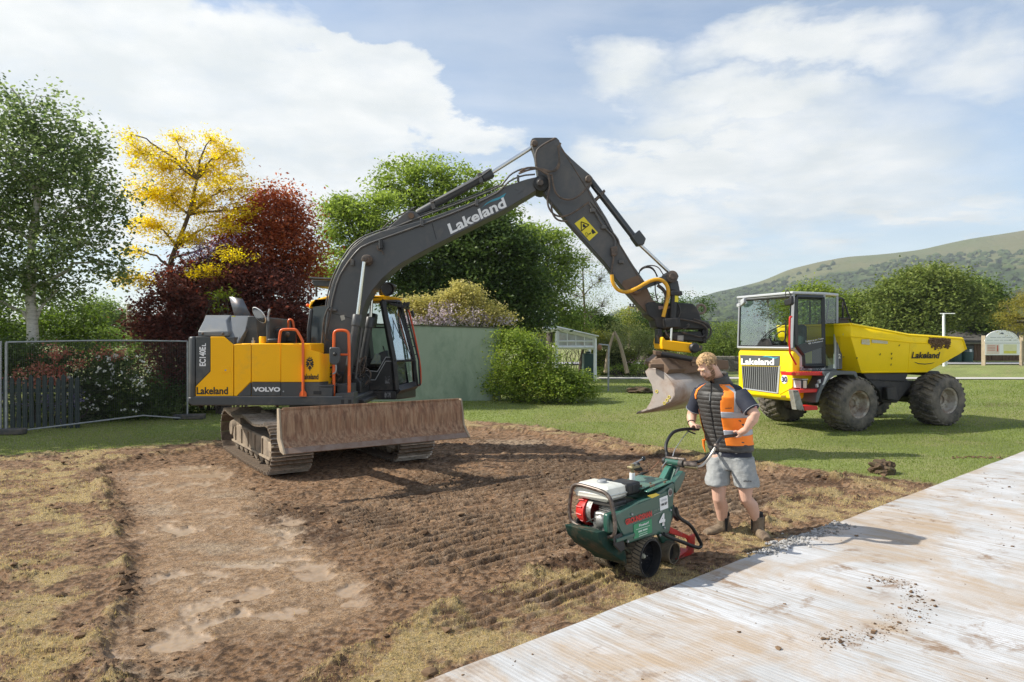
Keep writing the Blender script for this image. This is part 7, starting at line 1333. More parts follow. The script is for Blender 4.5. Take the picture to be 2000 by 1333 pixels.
b = MB(DT); bar(b, b1 + V((0, -.01, 0)), b3 + V((0, -.01, 0)), .03); b.build('side_ridge', dy, SK)
MB(DT).prism([(T0.x, .34, T0.z + .0), (T0.x + .12, .34, T0.z + .0), (T0.x + .12, .34, T0.z + .04), (T0.x, .34, T0.z + .04)], (0, 1.76, 0)).build('rim_step', ink, SK)
# side surface helper: plane through t1,t2,b2,b1
sn = (t2 - t1).cross(b1 - t1).normalized(); snW = (DT.to_3x3() @ sn); t1W = DT @ t1
def SQ(px, py, off=.018):
    w = RP(px, py, t1W, snW); n = snW if snW.dot(CAM - t1W) > 0 else -snW; return w + n * off
sn2 = (t3 - t2).cross(b2 - t2).normalized(); sn2W = (DT.to_3x3() @ sn2); t2W = DT @ t2
def SQ2(px, py, off=.018):
    w = RP(px, py, t2W, sn2W); n = sn2W if sn2W.dot(CAM - t2W) > 0 else -sn2W; return w + n * off
text('Lakeland', SQ2(1778.5, 700), SQ2(1832, 700), SQ2(1781.5, 687), ink, SK, bold=.03, off=.004)
MB().tube([SQ2(*q) for q in Z8((1460, 668), (1490, 680), (1540, 684), (1585, 680), (1614, 672))], [.004, .009, .010, .007, .004], 5).build('scratch', ink, SK)
for pl in (((1045, 492), (1105, 488), (1112, 512), (1108, 534), (1046, 528)), ((1126, 494), (1250, 504), (1250, 526), (1126, 518))): MB().prism([SQ(x, y) for x, y in Z8(*pl)], (0, -.004, 0)).build('side_sticker', pmat('old_sticker', (.55, .55, .50), .6, dirt=(.6, .45, .1), damt=.4, ds=20), SK, smooth=0)
MB(DT).prism([Q(x, y, .28) for x, y in Z8((906, 432), (942, 430), (944, 458), (908, 460))], (0, .01, 0)).build('side_sticker', pmat('blue_label', (.35, .42, .45), .6), SK)
for q in ((1190, 610), (1340, 540), (1278, 605), (1280, 640), (1275, 690), (1010, 640), (905, 635)):
    x, y = Z8(q)[0]; pts_ = [SQ(x + random.uniform(-1, 1), y + random.uniform(-1.6, 1.6), .016) for _ in range(3)] + [SQ(x + 1.5, y - 2, .016)]; MB().tube(pts_, .008, 5).build('mud_fleck', ink, SK)
mw = []; 
for k_ in range(420):
    s = random.random(); x = 1576 + 168 * s; y = 478 + 10 * s + random.random() ** 1.2 * 52
    if y > 524 + 14 * s: continue
    px_, py_ = Z8((x, y))[0]; q = DT @ Q(px_, py_, .115); mw.append(q)
for k_ in range(160):
    x = random.choice((1600, 1622, 1640, 1660, 1672, 1700, 1718)) + random.gauss(0, 7); y = 525 + abs(random.gauss(0, 18)); px_, py_ = Z8((x, y))[0]; mw.append(SQ2(px_, py_, .014))
mw = np.array([list(q) for q in mw]); lumps('caked_mud', mw[:, 0], mw[:, 1], mw[:, 2], rng.uniform(.010, .026, len(mw)), soilm, parent=SK, flat=1.2)['kind'] = 'stuff'
# frame behind the cab
b = MB(DT)
for a_, c_ in ((Q(*Z8((868, 170))[0], .7), Q(*Z8((905, 175))[0], .7)), (Q(*Z8((905, 175))[0], .7), Q(*Z8((968, 360))[0], .7)), (Q(*Z8((905, 200))[0], .7), Q(*Z8((905, 330))[0], .7)), (Q(*Z8((872, 330))[0], .7), Q(*Z8((960, 330))[0], .7))): b.cyl(a_, c_, .022, n=7)
b.build('skip_guard', chas, DU); MB(DT).prism(qp(.7, *Z8((872, 335), (945, 335), (955, 372), (872, 372))), (0, .6, 0)).build('guard_plate', chas, DU)
# ================================================================== TURF CUTTER
CO = V((1.15, 5.64, 0)); cf = V((-.7071, -.7071, 0)); cs = V((.7071, -.7071, 0))
def TY_(px, py, y): return RP(px, py, CO - cs * y, cs)
def TX_(px, py, x): return RP(px, py, CO + cf * x, cf)
def TL(x, y, z): return CO + cf * x - cs * y + V((0, 0, z))
CTm = Matrix(((cf.x, -cs.x, 0, CO.x), (cf.y, -cs.y, 0, CO.y), (0, 0, 1, 0), (0, 0, 0, 1)))
gre = pmat('machine_green', (.022, .085, .062), .30, vs=3, var=.06, coat=.3, dirt=(.10, .11, .08), damt=.14, ds=5)
tred = pmat('machine_red', (.50, .018, .014), .4, vs=6, var=.12, dirt=(.25, .18, .15), damt=.25, ds=9)
hoopm = pmat('worn_tube', (.085, .065, .055), .35, metal=.5, vs=10, var=.3, dirt=(.30, .25, .21), damt=.35, ds=12)
mudr = pmat('muddy_tread', (.10, .085, .062), .85, vs=8, var=.25, dirt=(.20, .16, .11), damt=.6, ds=10, bump=.6, bs=60)
alum = pmat('cast_aluminium', (.34, .34, .33), .4, metal=.7, vs=12, var=.3, dirt=(.10, .08, .06), damt=.35, ds=20, bump=.3, bs=60)
TC = thing('turf_cutter', CO, 'dark green petrol turf cutter with white fuel tank being pushed by the worker', 'turf cutter')
C4 = lambda *q: [(1080 + a / 4.165, 820 + b_ / 4.165) for a, b_ in q]; C7 = lambda *q: [(1100 + a / 7.407, 930 + b_ / 7.407) for a, b_ in q]; C8 = lambda *q: [(1240 + a / 8.33, 860 + b_ / 8.33) for a, b_ in q]
def cpr(name, pts, y, d, mat, bev=.004, par=None, **k): return MB().prism([TY_(a, b_, y) for a, b_ in pts], -cs * d).build(name, mat, par or TC, bevel=bev, **k)
PANEL = C4((500, 770), (640, 700), (780, 640), (975, 512), (990, 530), (985, 620), (975, 760), (952, 905), (930, 925), (840, 940), (612, 1008), (560, 940), (510, 860), (492, 800))
cpr('rear_housing', C4((765, 652), (975, 520), (988, 535), (982, 620), (972, 760), (948, 900), (840, 935), (770, 960)), .09, .36, gre, .008)
HS = cpr('housing', PANEL, .05, .075, gre, .008, label='dark green pressed steel housing with lettering')
cpr('side_cover', C4((503, 775), (640, 706), (790, 648), (970, 560), (985, 600), (970, 760), (945, 900), (838, 930), (614, 1000), (552, 900)), .042, .010, gre, .004, HS)
cpr('panel_edge', C4((500, 768), (640, 698), (690, 665), (900, 600), (860, 622), (700, 680), (640, 712), (506, 790)), .04, .012, pmat('green_lit', (.05, .16, .12), .25, coat=.3), .002, HS)  # lit copy of the machine green, light along the edges painted in
text('GROUNDSMAN', TY_(*C4((592, 860))[0], .038), TY_(*C4((806, 785))[0], .038), TY_(*C4((586, 812))[0], .038), tred, HS, bold=.05, off=.002)
st = cpr('dealer_sticker', C4((657, 855), (803, 806), (808, 918), (660, 972)), .038, .003, pmat('sticker_green', (.04, .26, .12), .45), 0, HS)
def stext(s_, x0, y0, x1, y1, h_, mat, par, yv=.035, bold=.01): text(s_, TY_(*C4((x0, y0))[0], yv), TY_(*C4((x1, y1))[0], yv), TY_(*C4((x0 - 1, y0 - h_))[0], yv), mat, par, bold=bold, off=.002)
stext('Fineturf', 700, 872, 778, 846, 20, whit, st, bold=.02)
for (x0, y0, x1, y1, h_) in ((678, 898, 790, 862, 4), (696, 920, 726, 909, 13), (732, 907, 770, 894, 13), (702, 936, 768, 912, 4), (700, 953, 770, 928, 5)): cpr('faint_writing', C4((x0, y0), (x1, y1), (x1 - 1, y1 - h_), (x0 - 1, y0 - h_)), .034, .001, pmat('faint_white', (.55, .66, .58), .5), 0, st)
stext('4', 862, 872, 912, 858, 100, whit, HS, .038, .05)
for seq in (((884, 866), (884, 770)),): pass
wt = cpr('asset_label', C4((868, 640), (932, 615), (938, 718), (874, 742)), .038, .003, whit, 0, HS); stext('HM 287', 880, 706, 930, 688, 22, ink, wt, bold=.03); cpr('faint_writing', C4((886, 668), (926, 654), (925, 640), (885, 654)), .034, .001, pmat('faint_grey', (.5, .5, .52), .5), 0, wt)
stext('TMC 48', 822, 748, 862, 733, 11, pmat('faint_ink', (.25, .28, .26), .6), HS, .038, 0); cpr('faint_writing', C4((822, 778), (886, 752), (885, 745), (821, 771)), .038, .002, MATS['faint_ink'], 0, HS)
cpr('yellow_label', C4((770, 620), (840, 598), (870, 612), (805, 640)), .035, .004, pmat('label_yellow', (.75, .55, .06), .5), 0, HS)
rs = TY_(*C4((953, 592))[0], .038); MB().lathe([(0, 0), (.036, 0), (.036, .003)], rs, cs, 20).build('round_badge', pmat('badge', (.35, .36, .34), .5), HS); MB().lathe([(0, 0), (.022, 0), (.022, .0045)], rs, cs, 16).build('badge_centre', pmat('badge_red', (.20, .07, .06), .5), HS)
for q in ((640, 770), (606, 990), (905, 880), (956, 735), (870, 940)): MB().lathe([(0, .012), (.009, .01), (.012, 0)], TY_(*C4(q)[0], .04), cs, 8).build('bolt', galv, TC)
# top deck plates
def deck(name, poly, y0, z_off, mat, par=None):
    return MB().prism(poly, V((0, 0, .008))).build(name, mat, par or HS, bevel=.002)
zt_ = TY_(*C4((975, 512))[0], .05).z
deck('top_plate', [TL(-.02, .11, zt_ - .012), TL(-.42, .11, zt_ + .012), TL(-.42, .40, zt_ + .012), TL(-.02, .40, zt_ - .012)], 0, 0, pmat('green_deck_lit', (.07, .17, .13), .28, coat=.3, dirt=(.16, .17, .13), damt=.3, ds=7))  # lighter copy of the housing green, sunlight on the top painted in
deck('edge_plate', [TL(-.04, .055, zt_ - .030), TL(-.42, .055, zt_ + .004), TL(-.42, .10, zt_ + .004), TL(-.04, .10, zt_ - .030)], 0, 0, MATS['green_lit'])
for (x, y) in ((-.06, .14), (-.06, .36), (-.2, .14), (-.25, .37), (-.38, .14), (-.38, .37), (-.12, .08), (-.16, .08), (-.33, .08)): MB().cyl(TL(x, y, zt_ - .0), TL(x, y, zt_ + .018), .009, n=6).build('bolt', rustb, TC)
# belly and tray
cpr('belly', C7((740, 850), (900, 960), (925, 1300), (870, 1240), (640, 1090), (540, 960), (500, 820), (600, 800)), .10, .34, pmat('machine_green_shaded', (.012, .038, .030), .75, spec=.2, dirt=(.12, .09, .06), damt=.35, ds=9), .006)  # darker copy of the machine green: underside shade painted in, plus mud patches
tray = [TL(.445, .02, .372), TL(.445, .41, .408), TL(.20, .41, .408), TL(.20, .02, .372)]; MB().prism(tray, (0, 0, .028)).build('engine_tray', gre, TC, bevel=.004)
MB().loft([TL(.44, .03, .372), TL(.44, .40, .405), TL(.32, .38, .33), TL(.08, .12, .16)], [TL(.40, .03, .372), TL(.40, .40, .405), TL(.28, .38, .33), TL(.05, .12, .16)]).build('front_plate', pmat('machine_green_shaded', (.012, .038, .030), .75, spec=.2, dirt=(.12, .09, .06), damt=.35, ds=9), TC, bevel=.003)  # shade under the pan is put into this darker green
MB().prism([TL(.447, .12, .378), TL(.447, .30, .378), TL(.447, .30, .402), TL(.447, .12, .402)], cf * .004).build('maker_plate', pmat('maker_plate', (.5, .5, .42), .5, dirt=(.4, .05, .04), damt=.3, ds=60), TC)
for y_, h_ in ((.03, 0), (.41, .06)): MB().prism([TL(.46, y_, .35 + h_), TL(.46, y_, .43 + h_), TL(.36, y_, .43 + h_), TL(.32, y_, .29 + h_), TL(.38, y_, .28 + h_)], -cs * .02).build('hoop_bracket', blk, TC, bevel=.006)
# hoop
hp = [TX_(*C7(q)[0], .45) for q in ((540, 845), (600, 868), (680, 885), (735, 860), (752, 790), (745, 640), (715, 470), (690, 350), (640, 270), (560, 220), (400, 170), (250, 130), (170, 125), (125, 165), (105, 300), (88, 480), (95, 590), (130, 665), (250, 735))]
MB().tube(smoothpath(hp, 2), .0165, 10).build('guard_hoop', hoopm, TC, smooth=60)
# engine
TK_ = thing  # (name kept short)
b = MB(); q = [TL(.43, .12, .0), TL(.43, .46, .0), TL(.18, .46, .0), TL(.18, .12, .0)]
def rz(z, s=1.0): c = (q[0] + q[2]) / 2; return [V((c.x + (p.x - c.x) * s, c.y + (p.y - c.y) * s, z)) for p in q]
b.loft(rz(.655, .80), rz(.675, .98)).loft(rz(.675, .98), rz(.705, 1.0)).loft(rz(.705, 1.0), rz(.712, 1.06)).loft(rz(.712, 1.06), rz(.72, 1.0)).loft(rz(.72, 1.0), rz(.765, .97)).loft(rz(.765, .97), rz(.785, .80))
FT = b.build('fuel_tank', pmat('tank_white', (.66, .66, .60), .35, vs=4, var=.05, dirt=(.45, .42, .36), damt=.3, ds=6), TC, bevel=.012, seg=3, label='off white fuel tank on top of the engine')
cpt = TL(.30, .28, .785); MB().lathe([(0, .022), (.036, .02), (.042, .012), (.042, 0)], cpt, (0, 0, 1), 20).build('fuel_cap', pmat('cap_grey', (.28, .29, .30), .4), FT)
rc = TL(.40, .36, .555); rax = (-cs * .25 + cf * .1 + cs * 0).normalized()
MB().lathe([(0, .12), (.05, .115), (.09, .095), (.11, .06), (.115, 0), (0, 0)], TL(.345, .35, .545), -cs, 22).build('recoil_cover', tred, TC, smooth=50)
for k_ in range(6): a = k_ * .5 - 1.2; MB().tube([TL(.335 + .125 * math.cos(a), .37, .555 + .125 * math.sin(a)), TL(.335 + .118 * math.cos(a), .43, .555 + .118 * math.sin(a))], .006, 5).build('cover_rib', tred, TC)
MB().lathe([(0, .03), (.10, .03), (.11, 0), (.11, -.04)], TL(.33, .33, .555), -cs, 22).build('flywheel_ring', alum, TC)
MB().box(0, 1, 0, 1, 0, 1)
def lb(name, x0, x1, y0, y1, z0, z1, mat, bev=.008, par=None): return MB(CTm).box(x0, x1, y0, y1, z0, z1).build(name, mat, par or TC, bevel=bev)
lb('crankcase', .18, .41, .13, .29, .41, .57, alum, .025); MB().lathe([(0, .04), (.045, .035), (.06, .015), (.06, 0)], TL(.40, .21, .50), cf, 16).build('side_casing', alum, TC, smooth=50); lb('engine_shroud', .20, .40, .10, .34, .62, .655, blk, .01); lb('oil_sump', .12, .40, .13, .34, .40, .44, blk, .01); lb('gearbox', .0, .16, .12, .30, .40, .62, blk, .02); lb('cylinder_head', .22, .36, .12, .24, .55, .65, alum, .012)
for k_ in range(5): lb('cooling_fin', .21, .375, .105, .25, .565 + k_ * .017, .571 + k_ * .017, alum, 0)
for (x, y, z, r) in ((.40, .17, .44, .022), (.40, .25, .47, .03), (.37, .13, .52, .018), (.41, .21, .52, .02), (.385, .11, .46, .02)): MB().lathe([(0, .05), (r * .8, .05), (r, .03), (r, 0)], TL(x - .03, y, z), cf, 10).build('engine_fitting', alum, TC)
for k_ in range(7): p0 = TL(.38 + random.random() * .05, .10 + random.random() * .2, .43 + random.random() * .1); MB().tube(smoothpath([p0, p0 + V((random.uniform(-.04, .04), random.uniform(-.04, .04), random.uniform(.0, .06))), p0 + V((random.uniform(-.07, .05), random.uniform(-.04, .07), random.uniform(-.03, .08)))], 2), .005, 5).build('engine_pipe', random.choice([blk, alum]), TC)
cpr('drive_cover', C7((650, 560), (700, 540), (760, 560), (770, 700), (740, 850), (660, 830), (645, 700)), .07, .05, gre, .012)
AF = lb('air_filter', -.06, .14, .14, .34, .66, .765, blk, .022)
for k_ in range(6): lb('filter_louvre', -.065 + k_ * .018 + .03, -.058 + k_ * .018 + .03, .135, .15, .69, .75, dgr, 0, AF)
lb('filter_grille', .135, .146, .18, .32, .70, .75, alum, .002, AF); lb('exhaust', .02, .20, .36, .48, .64, .76, blk, .02)
MB().tube(smoothpath([TY_(1228, 949, .42), TY_(1238, 938, .42), TY_(1250, 928, .40), TY_(1266, 920, .36)], 2), .014, 8).build('support_bar', blk, TC)
# levers
lv = TL(-.16, .30, zt_ + .01); MB().cyl(lv, lv + V((0, 0, .075)), .024).build('lever_sleeve', whit, TC); MB().cyl(lv + V((0, 0, .075)), lv + V((0, 0, .155)), .016).build('lever_column', pmat('brass', (.30, .25, .14), .4, metal=.6, dirt=(.1, .08, .05), damt=.3, ds=20), TC); lb('lever_bracket', -.24, -.12, .27, .33, zt_ + .125, zt_ + .145, MATS['brass'], .004)
k1 = TY_(*C4((736, 318))[0], .30); k2 = TY_(*C4((690, 366))[0], .34); k0 = lv + V((0, 0, .15))
for kk in (k1, k2): MB().cyl(k0, kk, .006).build('lever_rod', galv, TC); MB().ball(kk, .022, 12).build('lever_knob', pmat('knob_black', (.012, .013, .016), .2), TC, smooth=60)
MB().lathe([(.045, 0), (.05, .05), (.03, .055), (0, .055)], TL(-.26, .34, zt_ + .09), (.5, .1, .6), 14).build('throttle_drum', blk, TC); MB().tube(smoothpath([TL(-.20, .30, zt_ + .09), TL(-.36, .28, zt_ + .07), TL(-.45, .27, zt_ + .10), TL(-.50, .25, zt_ + .15)], 2), .006, 6).build('linkage_rod', pmat('copper_rod', (.28, .14, .08), .4, metal=.4), TC)
# column and cross tube
cpr('column_plate', C4((900, 490), (950, 395), (975, 370), (1000, 375), (965, 470), (940, 500)), .28, .06, MATS['green_lit'], .004); cpr('column_plate', C4((985, 512), (1060, 418), (1080, 430), (1072, 470), (1035, 560), (1000, 600)), .10, .05, gre, .004)
cpr('column_plate', C4((960, 500), (1010, 380), (1040, 385), (1000, 505)), .24, .10, gre, .004)
xa, xb = TY_(*C4((925, 338))[0], .34), TY_(*C4((1035, 355))[0], .17); MB().cyl(xa, xb, .030, n=16).build('cross_tube', gre, TC, smooth=60)
xd = (xb - xa).normalized(); MB().cyl(xb, xb + xd * .05, .036, n=16).build('clamp_ring', blk, TC); MB().cyl(xa - xd * .03, xa, .036, n=16).build('clamp_ring', blk, TC); MB().cyl(xb + xd * .05, xb + xd * .14 + V((.05, .03, -.005)), .028, n=14).build('socket', hoopm, TC); MB().cyl(xb + xd * .06 + V((0, 0, -.02)), xb + xd * .14 + V((.06, .02, -.028)), .018, n=12).build('brass_sleeve', MATS['brass'], TC)
MB().cyl(xa + V((0, 0, .035)), xb + xd * .06 + V((0, 0, .04)), .014, n=8).build('upper_bar', hoopm, TC)
for (a_, c_) in ((C4((925, 335))[0], C4((880, 430))[0]), (C4((1045, 350))[0], C4((985, 505))[0])): MB().tube(smoothpath([TY_(*a_, .2), TY_((a_[0] + c_[0]) / 2 - 4, (a_[1] + c_[1]) / 2, .22), TY_(*c_, .25)], 2), .0045, 5).build('cable', galv, TC)
# handles and grips
NG0, NG1 = TY_(1415, 853, .02), TY_(1449, 849.5, .0); FG0, FG1 = TY_(1340, 838, .43), TY_(1364, 838.5, .40)
rub2 = pmat('grip_rubber', (.012, .012, .013), .5)
nh = [xb + xd * .10 + V((.03, .02, -.02)), TY_(1362, 912, .12), TY_(1371, 910, .10), TY_(1380, 901, .08), TY_(1392, 884, .05), TY_(1398, 872, .03)]
MB().tube(smoothpath(nh, 2), .0135, 10).build('handlebar', pmat('handle_chrome', (.45, .42, .38), .3, metal=.8, dirt=(.15, .11, .08), damt=.25, ds=14), TC, smooth=60)
MB().tube(smoothpath([TY_(1397, 875, .03), TY_(1401, 865, .03), TY_(1407, 857, .02), NG0, NG1], 2), .0165, 10).build('handle_sleeve', rub2, TC, smooth=60); MB().ball(TY_(1399, 871, .03), .026, 10).build('handle_joint', hoopm, TC)
MB().tube(smoothpath([xb + xd * .08 + V((0, 0, .01)), TY_(1358, 903, .16), TY_(1368, 902, .12), TY_(1384, 890, .08), TY_(1397, 876, .04)], 2), .016, 9).build('handle_brace', rub2, TC, smooth=60)
MB().tube(smoothpath([xa + V((0, 0, .01)), TY_(1303, 888, .38), TY_(1300, 878, .40), TY_(1301, 866, .42), TY_(1308, 852, .43), TY_(1318, 842, .43), FG0, FG1], 2), .0165, 10).build('handlebar', rub2, TC, smooth=60)
MB().tube(smoothpath([TY_(1346, 842, .40), TY_(1338, 850, .38), TY_(1326, 866, .34), TY_(1317, 880, .30), TY_(1314, 892, .27)], 2), .0045, 5).build('brake_cable', galv, TC); MB().tube([TY_(1343, 842, .40), TY_(1358, 848, .36)], .008, 6).build('brake_lever', blk, TC)
# wheels and rollers
def drum(y0, y1, x, r, name='drive_wheel'):
    b = MB(); o = TL(x, y0, r); ax = -cs; w = y1 - y0
    b.lathe([(r - .012, .0), (r, 0.0), (r, w), (r - .012, w), (r - .014, .02), (r - .012, 0)], o, ax, 44); W_ = b.build(name, blk, TC, smooth=40)
    lg = MB(); 
    for i in range(30):
        a = 2 * math.pi * i / 30
        for (w0, w1, da) in ((.01, w * .48, .10), (w * .52, w - .01, -.10)):
            def pt(aa, ww, rr): return TL(x + rr * math.cos(aa), y0 + ww, r + rr * math.sin(aa))
            e = .075; lg.loft([pt(a - e, w0, r - .002), pt(a + e, w0, r - .002), pt(a + e, w0, r + .007), pt(a - e, w0, r + .007)], [pt(a - e + da, w1, r - .002), pt(a + e + da, w1, r - .002), pt(a + e + da, w1, r + .007), pt(a - e + da, w1, r + .007)])
    lg.build('tread', mudr, W_)
    MB().lathe([(0, .09), (r - .015, .075), (r - .015, .085), (0, .10)], o, ax, 40).build('disc', pmat('wheel_black', (.010, .011, .014), .22), W_); MB().lathe([(0, .06), (.014, .062), (.022, .075), (.022, .09)], o, ax, 10).build('hub_nut', pmat('pale_bolt', (.45, .45, .36), .5), W_)
    for a in (1.2, 3.3, 5.3): MB().cyl(TL(x + .055 * math.cos(a), y0 + .075, r + .055 * math.sin(a)), TL(x + .055 * math.cos(a), y0 + .09, r + .055 * math.sin(a)), .007, n=6).build('wheel_bolt', galv, W_)
drum(0, .17, .0, .155); drum(.34, .50, .0, .155)
b = MB(); b.lathe([(.082, 0), (.095, 0), (.095, .40), (.082, .40), (.080, .02)], TL(-.44, .05, .09), -cs, 30); RO = b.build('rear_roller', mudr, TC, smooth=40)
MB().lathe([(0, .06), (.08, .06), (.08, .07)], TL(-.44, .05, .09), -cs, 20).build('roller_end', blk, RO)
cpr('roller_arm', C4((860, 940), (960, 880), (1000, 950), (980, 1060), (900, 1010)), .13, .03, gre, .005)
# red cutting blade
cpr('blade_arm', C4((955, 872), (1110, 945), (1150, 930), (1158, 985), (1100, 990), (1090, 968), (950, 925)), .09, .015, tred, .004); cpr('cutting_blade', C4((1110, 955), (1155, 932), (1158, 1000), (1142, 1112), (1090, 1165), (990, 1180), (988, 1148), (1062, 1112), (1098, 1050)), .085, .02, tred, .004); cpr('blade_edge', C4((992, 1182), (1092, 1168), (1142, 1115), (1146, 1160), (1100, 1205), (1005, 1210)), .083, .02, galv, .003)
bl0 = TL(-.60, .08, .02); MB(CTm).prism([(-.50, .07, .015), (-.72, .07, .05), (-.72, .07, .058), (-.50, .07, .025)], (0, .42, 0)).build('undercut_blade', tred, TC, bevel=.002)
# rear guard bar
MB().tube(smoothpath([TY_(*C4(q)[0], .02) for q in ((1000, 720), (1020, 790), (1050, 815), (1110, 850), (1150, 900), (1190, 980), (1210, 1015), (1195, 1045), (1150, 1035), (1040, 990), (960, 965), (900, 930))], 2), .0165, 9).build('rear_guard', blk, TC, smooth=60)
cpr('rear_bracket', C4((985, 690), (1020, 760), (1045, 800), (1020, 830), (985, 780), (960, 850), (940, 940), (905, 925), (960, 790)), .06, .03, blk, .005)
MB().lathe([(0, 0), (.012, 0), (.012, .01)], TY_(*C4((1018, 795))[0], .055), cs, 8).build('bolt', galv, TC)
# ================================================================== WORKER
PM = thing('person', (2.2, 6.9, -.05), 'bearded worker in orange high visibility vest and grey shorts, hands on the turf cutter handles', 'person')
Hd = V((-.80, -.60, 0)).normalized(); Lt = V((.60, -.80, 0)).normalized(); UP = V((0, 0, 1))
skin = pmat('skin', (.60, .37, .275), .5, vs=18, var=.06, spec=.4); skin.node_tree.nodes['Principled BSDF'].inputs['Subsurface Weight'].default_value = .05; skin.node_tree.nodes['Principled BSDF'].inputs['Subsurface Radius'].default_value = (.012, .005, .003)
orange = pmat('hi_vis_orange', (1.0, .25, .02), .65, vs=9, var=.08, bump=.3, bs=14); refl = pmat('reflective_tape', (.36, .38, .42), .35, vs=14, var=.06, bump=.15, bs=40); navy_ = pmat('navy_cloth', (.018, .022, .038), .8, vs=9, var=.15, bump=.3, bs=30)
gil = pmat('quilted_gilet', (.050, .048, .046), .55, vs=40, var=.35, bump=.3, bs=80); shortm = pmat('grey_shorts', (.30, .31, .31), .9, vs=12, var=.10, bump=.5, bs=45, anis=(1, 1, 3)); bootm = pmat('boot_leather', (.12, .082, .055), .8, vs=14, var=.25, dirt=(.24, .18, .12), damt=.5, ds=12, bump=.5, bs=60); solem = pmat('boot_sole', (.10, .075, .05), .9, dirt=(.2, .15, .1), damt=.5, ds=15); hairm = pmat('sandy_hair', (.46, .30, .15), .6, vs=45, var=.6); beardm = pmat('beard_hair', (.22, .13, .075), .8, vs=70, var=.4); sockm = pmat('black_sock', (.012, .012, .013), .9)
def itp(tab, z): zs = [t[0] for t in tab]; return float(np.interp(z, zs, [t[1] for t in tab]))
cxT = [(.78, 2.235), (.90, 2.22), (1.1, 2.175), (1.3, 2.125), (1.45, 2.09), (1.53, 2.055), (1.62, 2.02)]; cyT = [(.78, 6.95), (.90, 6.96), (1.1, 6.94), (1.3, 6.89), (1.45, 6.84), (1.53, 6.80), (1.62, 6.77)]
aT = [(.78, .210), (.90, .214), (1.0, .214), (1.15, .220), (1.3, .240), (1.40, .255), (1.45, .245), (1.49, .175), (1.52, .105), (1.56, .080), (1.62, .075)]; bT = [(.78, .175), (.90, .184), (1.0, .186), (1.15, .186), (1.3, .182), (1.40, .165), (1.45, .130), (1.49, .112), (1.52, .092), (1.56, .080), (1.62, .078)]
def TP(th_, z, off=0.0):
    t = R(th_); c = V((itp(cxT, z), itp(cyT, z), z)); a = itp(aT, z) + off; b_ = itp(bT, z) + off; return c + Lt * math.sin(t) * a + Hd * math.cos(t) * b_
def grid(thl, zl, offf, skip=None):
    vs = [TP(t, z, offf(t, z)) for z in zl for t in thl]; n = len(thl); fs = []
    for i in range(len(zl) - 1):
        for j in range(n - 1):
            tm, zm = (thl[j] + thl[j + 1]) / 2, (zl[i] + zl[i + 1]) / 2
            if skip and skip(tm, zm): continue
            fs.append((i * n + j, i * n + j + 1, (i + 1) * n + j + 1, (i + 1) * n + j))
    return MB().add(vs, fs)
def fuse(name, b, mat, vox=.010, sm=4, par=None, label=None):
    o = b.build(name, mat, par or PM, smooth=0, label=label); m = o.modifiers.new('r', 'REMESH'); m.mode = 'VOXEL'; m.voxel_size = vox; m.use_smooth_shade = True
    m = o.modifiers.new('s', 'SMOOTH'); m.factor = .5; m.iterations = sm; return o
LS = TP(84, 1.435, -.02); RS = TP(-84, 1.435, -.02)
LH = (NG0 + NG1) / 2 + V((.045, .01, .012)); RH = FG1 + V((-.02, 0, .012)); LE = P(1475, 811, 6.50); RE = P(1351, 811, 7.13)
LW = P(1459, 838, 6.55); RW = P(1350, 828, 7.02)
LK = P(1456, 962, 6.80); RK = P(1404, 962, 6.86); LA = P(1480, 1022, 6.86); RA = P(1412, 1024, 6.95); LHp = P(1450, 890, 6.86); RHp = P(1402, 890, 6.95)
# head frame: looks left, down and a little to the camera
HC = P(1382, 717, 6.71); fd = V((-.76, -.34, -.62)).normalized(); hl = UP.cross(fd).normalized() * 1; hl = -hl if hl.dot(Lt) < 0 else hl; hu = fd.cross(hl); hu = -hu if hu.z < 0 else hu; hu.normalize()
HT = Matrix(((fd.x, hl.x, hu.x, HC.x), (fd.y, hl.y, hu.y, HC.y), (fd.z, hl.z, hu.z, HC.z), (0, 0, 0, 1)))
def hp_(x, y, z): return HT @ V((x, y, z))
b = MB()
def eb(c, rx, ry, rz, n=16, T=HT):      # ellipsoid in a frame
    vs = []; fs = []; m = n // 2
    for i in range(m + 1):
        a = math.pi * i / m
        for k in range(n): p = 2 * math.pi * k / n; vs.append(T @ V((c[0] + rx * math.sin(a) * math.cos(p), c[1] + ry * math.sin(a) * math.sin(p), c[2] + rz * math.cos(a))))
    for i in range(m):
        for k in range(n): k2 = (k + 1) % n; fs.append((i * n + k, (i + 1) * n + k, (i + 1) * n + k2, i * n + k2))
    b.add(vs, fs)
eb((-.015, 0, .025), .098, .078, .100); eb((.020, 0, -.035), .075, .066, .080); eb((.052, 0, -.088), .034, .036, .030); eb((-.02, 0, -.05), .06, .066, .07)
b.tube([hp_(.078, 0, .018), hp_(.098, 0, -.012), hp_(.106, 0, -.028)], [.009, .012, .015], 8); eb((.094, .011, -.031), .010, .008, .007, 8); eb((.094, -.011, -.031), .010, .008, .007, 8)
eb((.074, 0, .028), .020, .055, .012, 12); eb((.087, 0, -.058), .008, .024, .005, 10); eb((.085, 0, -.068), .009, .022, .006, 10); eb((.060, .040, -.025), .022, .022, .026, 10); eb((.060, -.040, -.025), .022, .022, .026, 10)
for s_ in (-1, 1): eb((-.012, .080 * s_, -.010), .020, .009, .032, 10)
nb_ = V((itp(cxT, 1.50), itp(cyT, 1.50), 1.50)); b.tube([nb_ - UP * .08, nb_ + UP * .04, hp_(-.03, 0, -.06), hp_(-.02, 0, 0)], [.078, .068, .062, .06], 14)
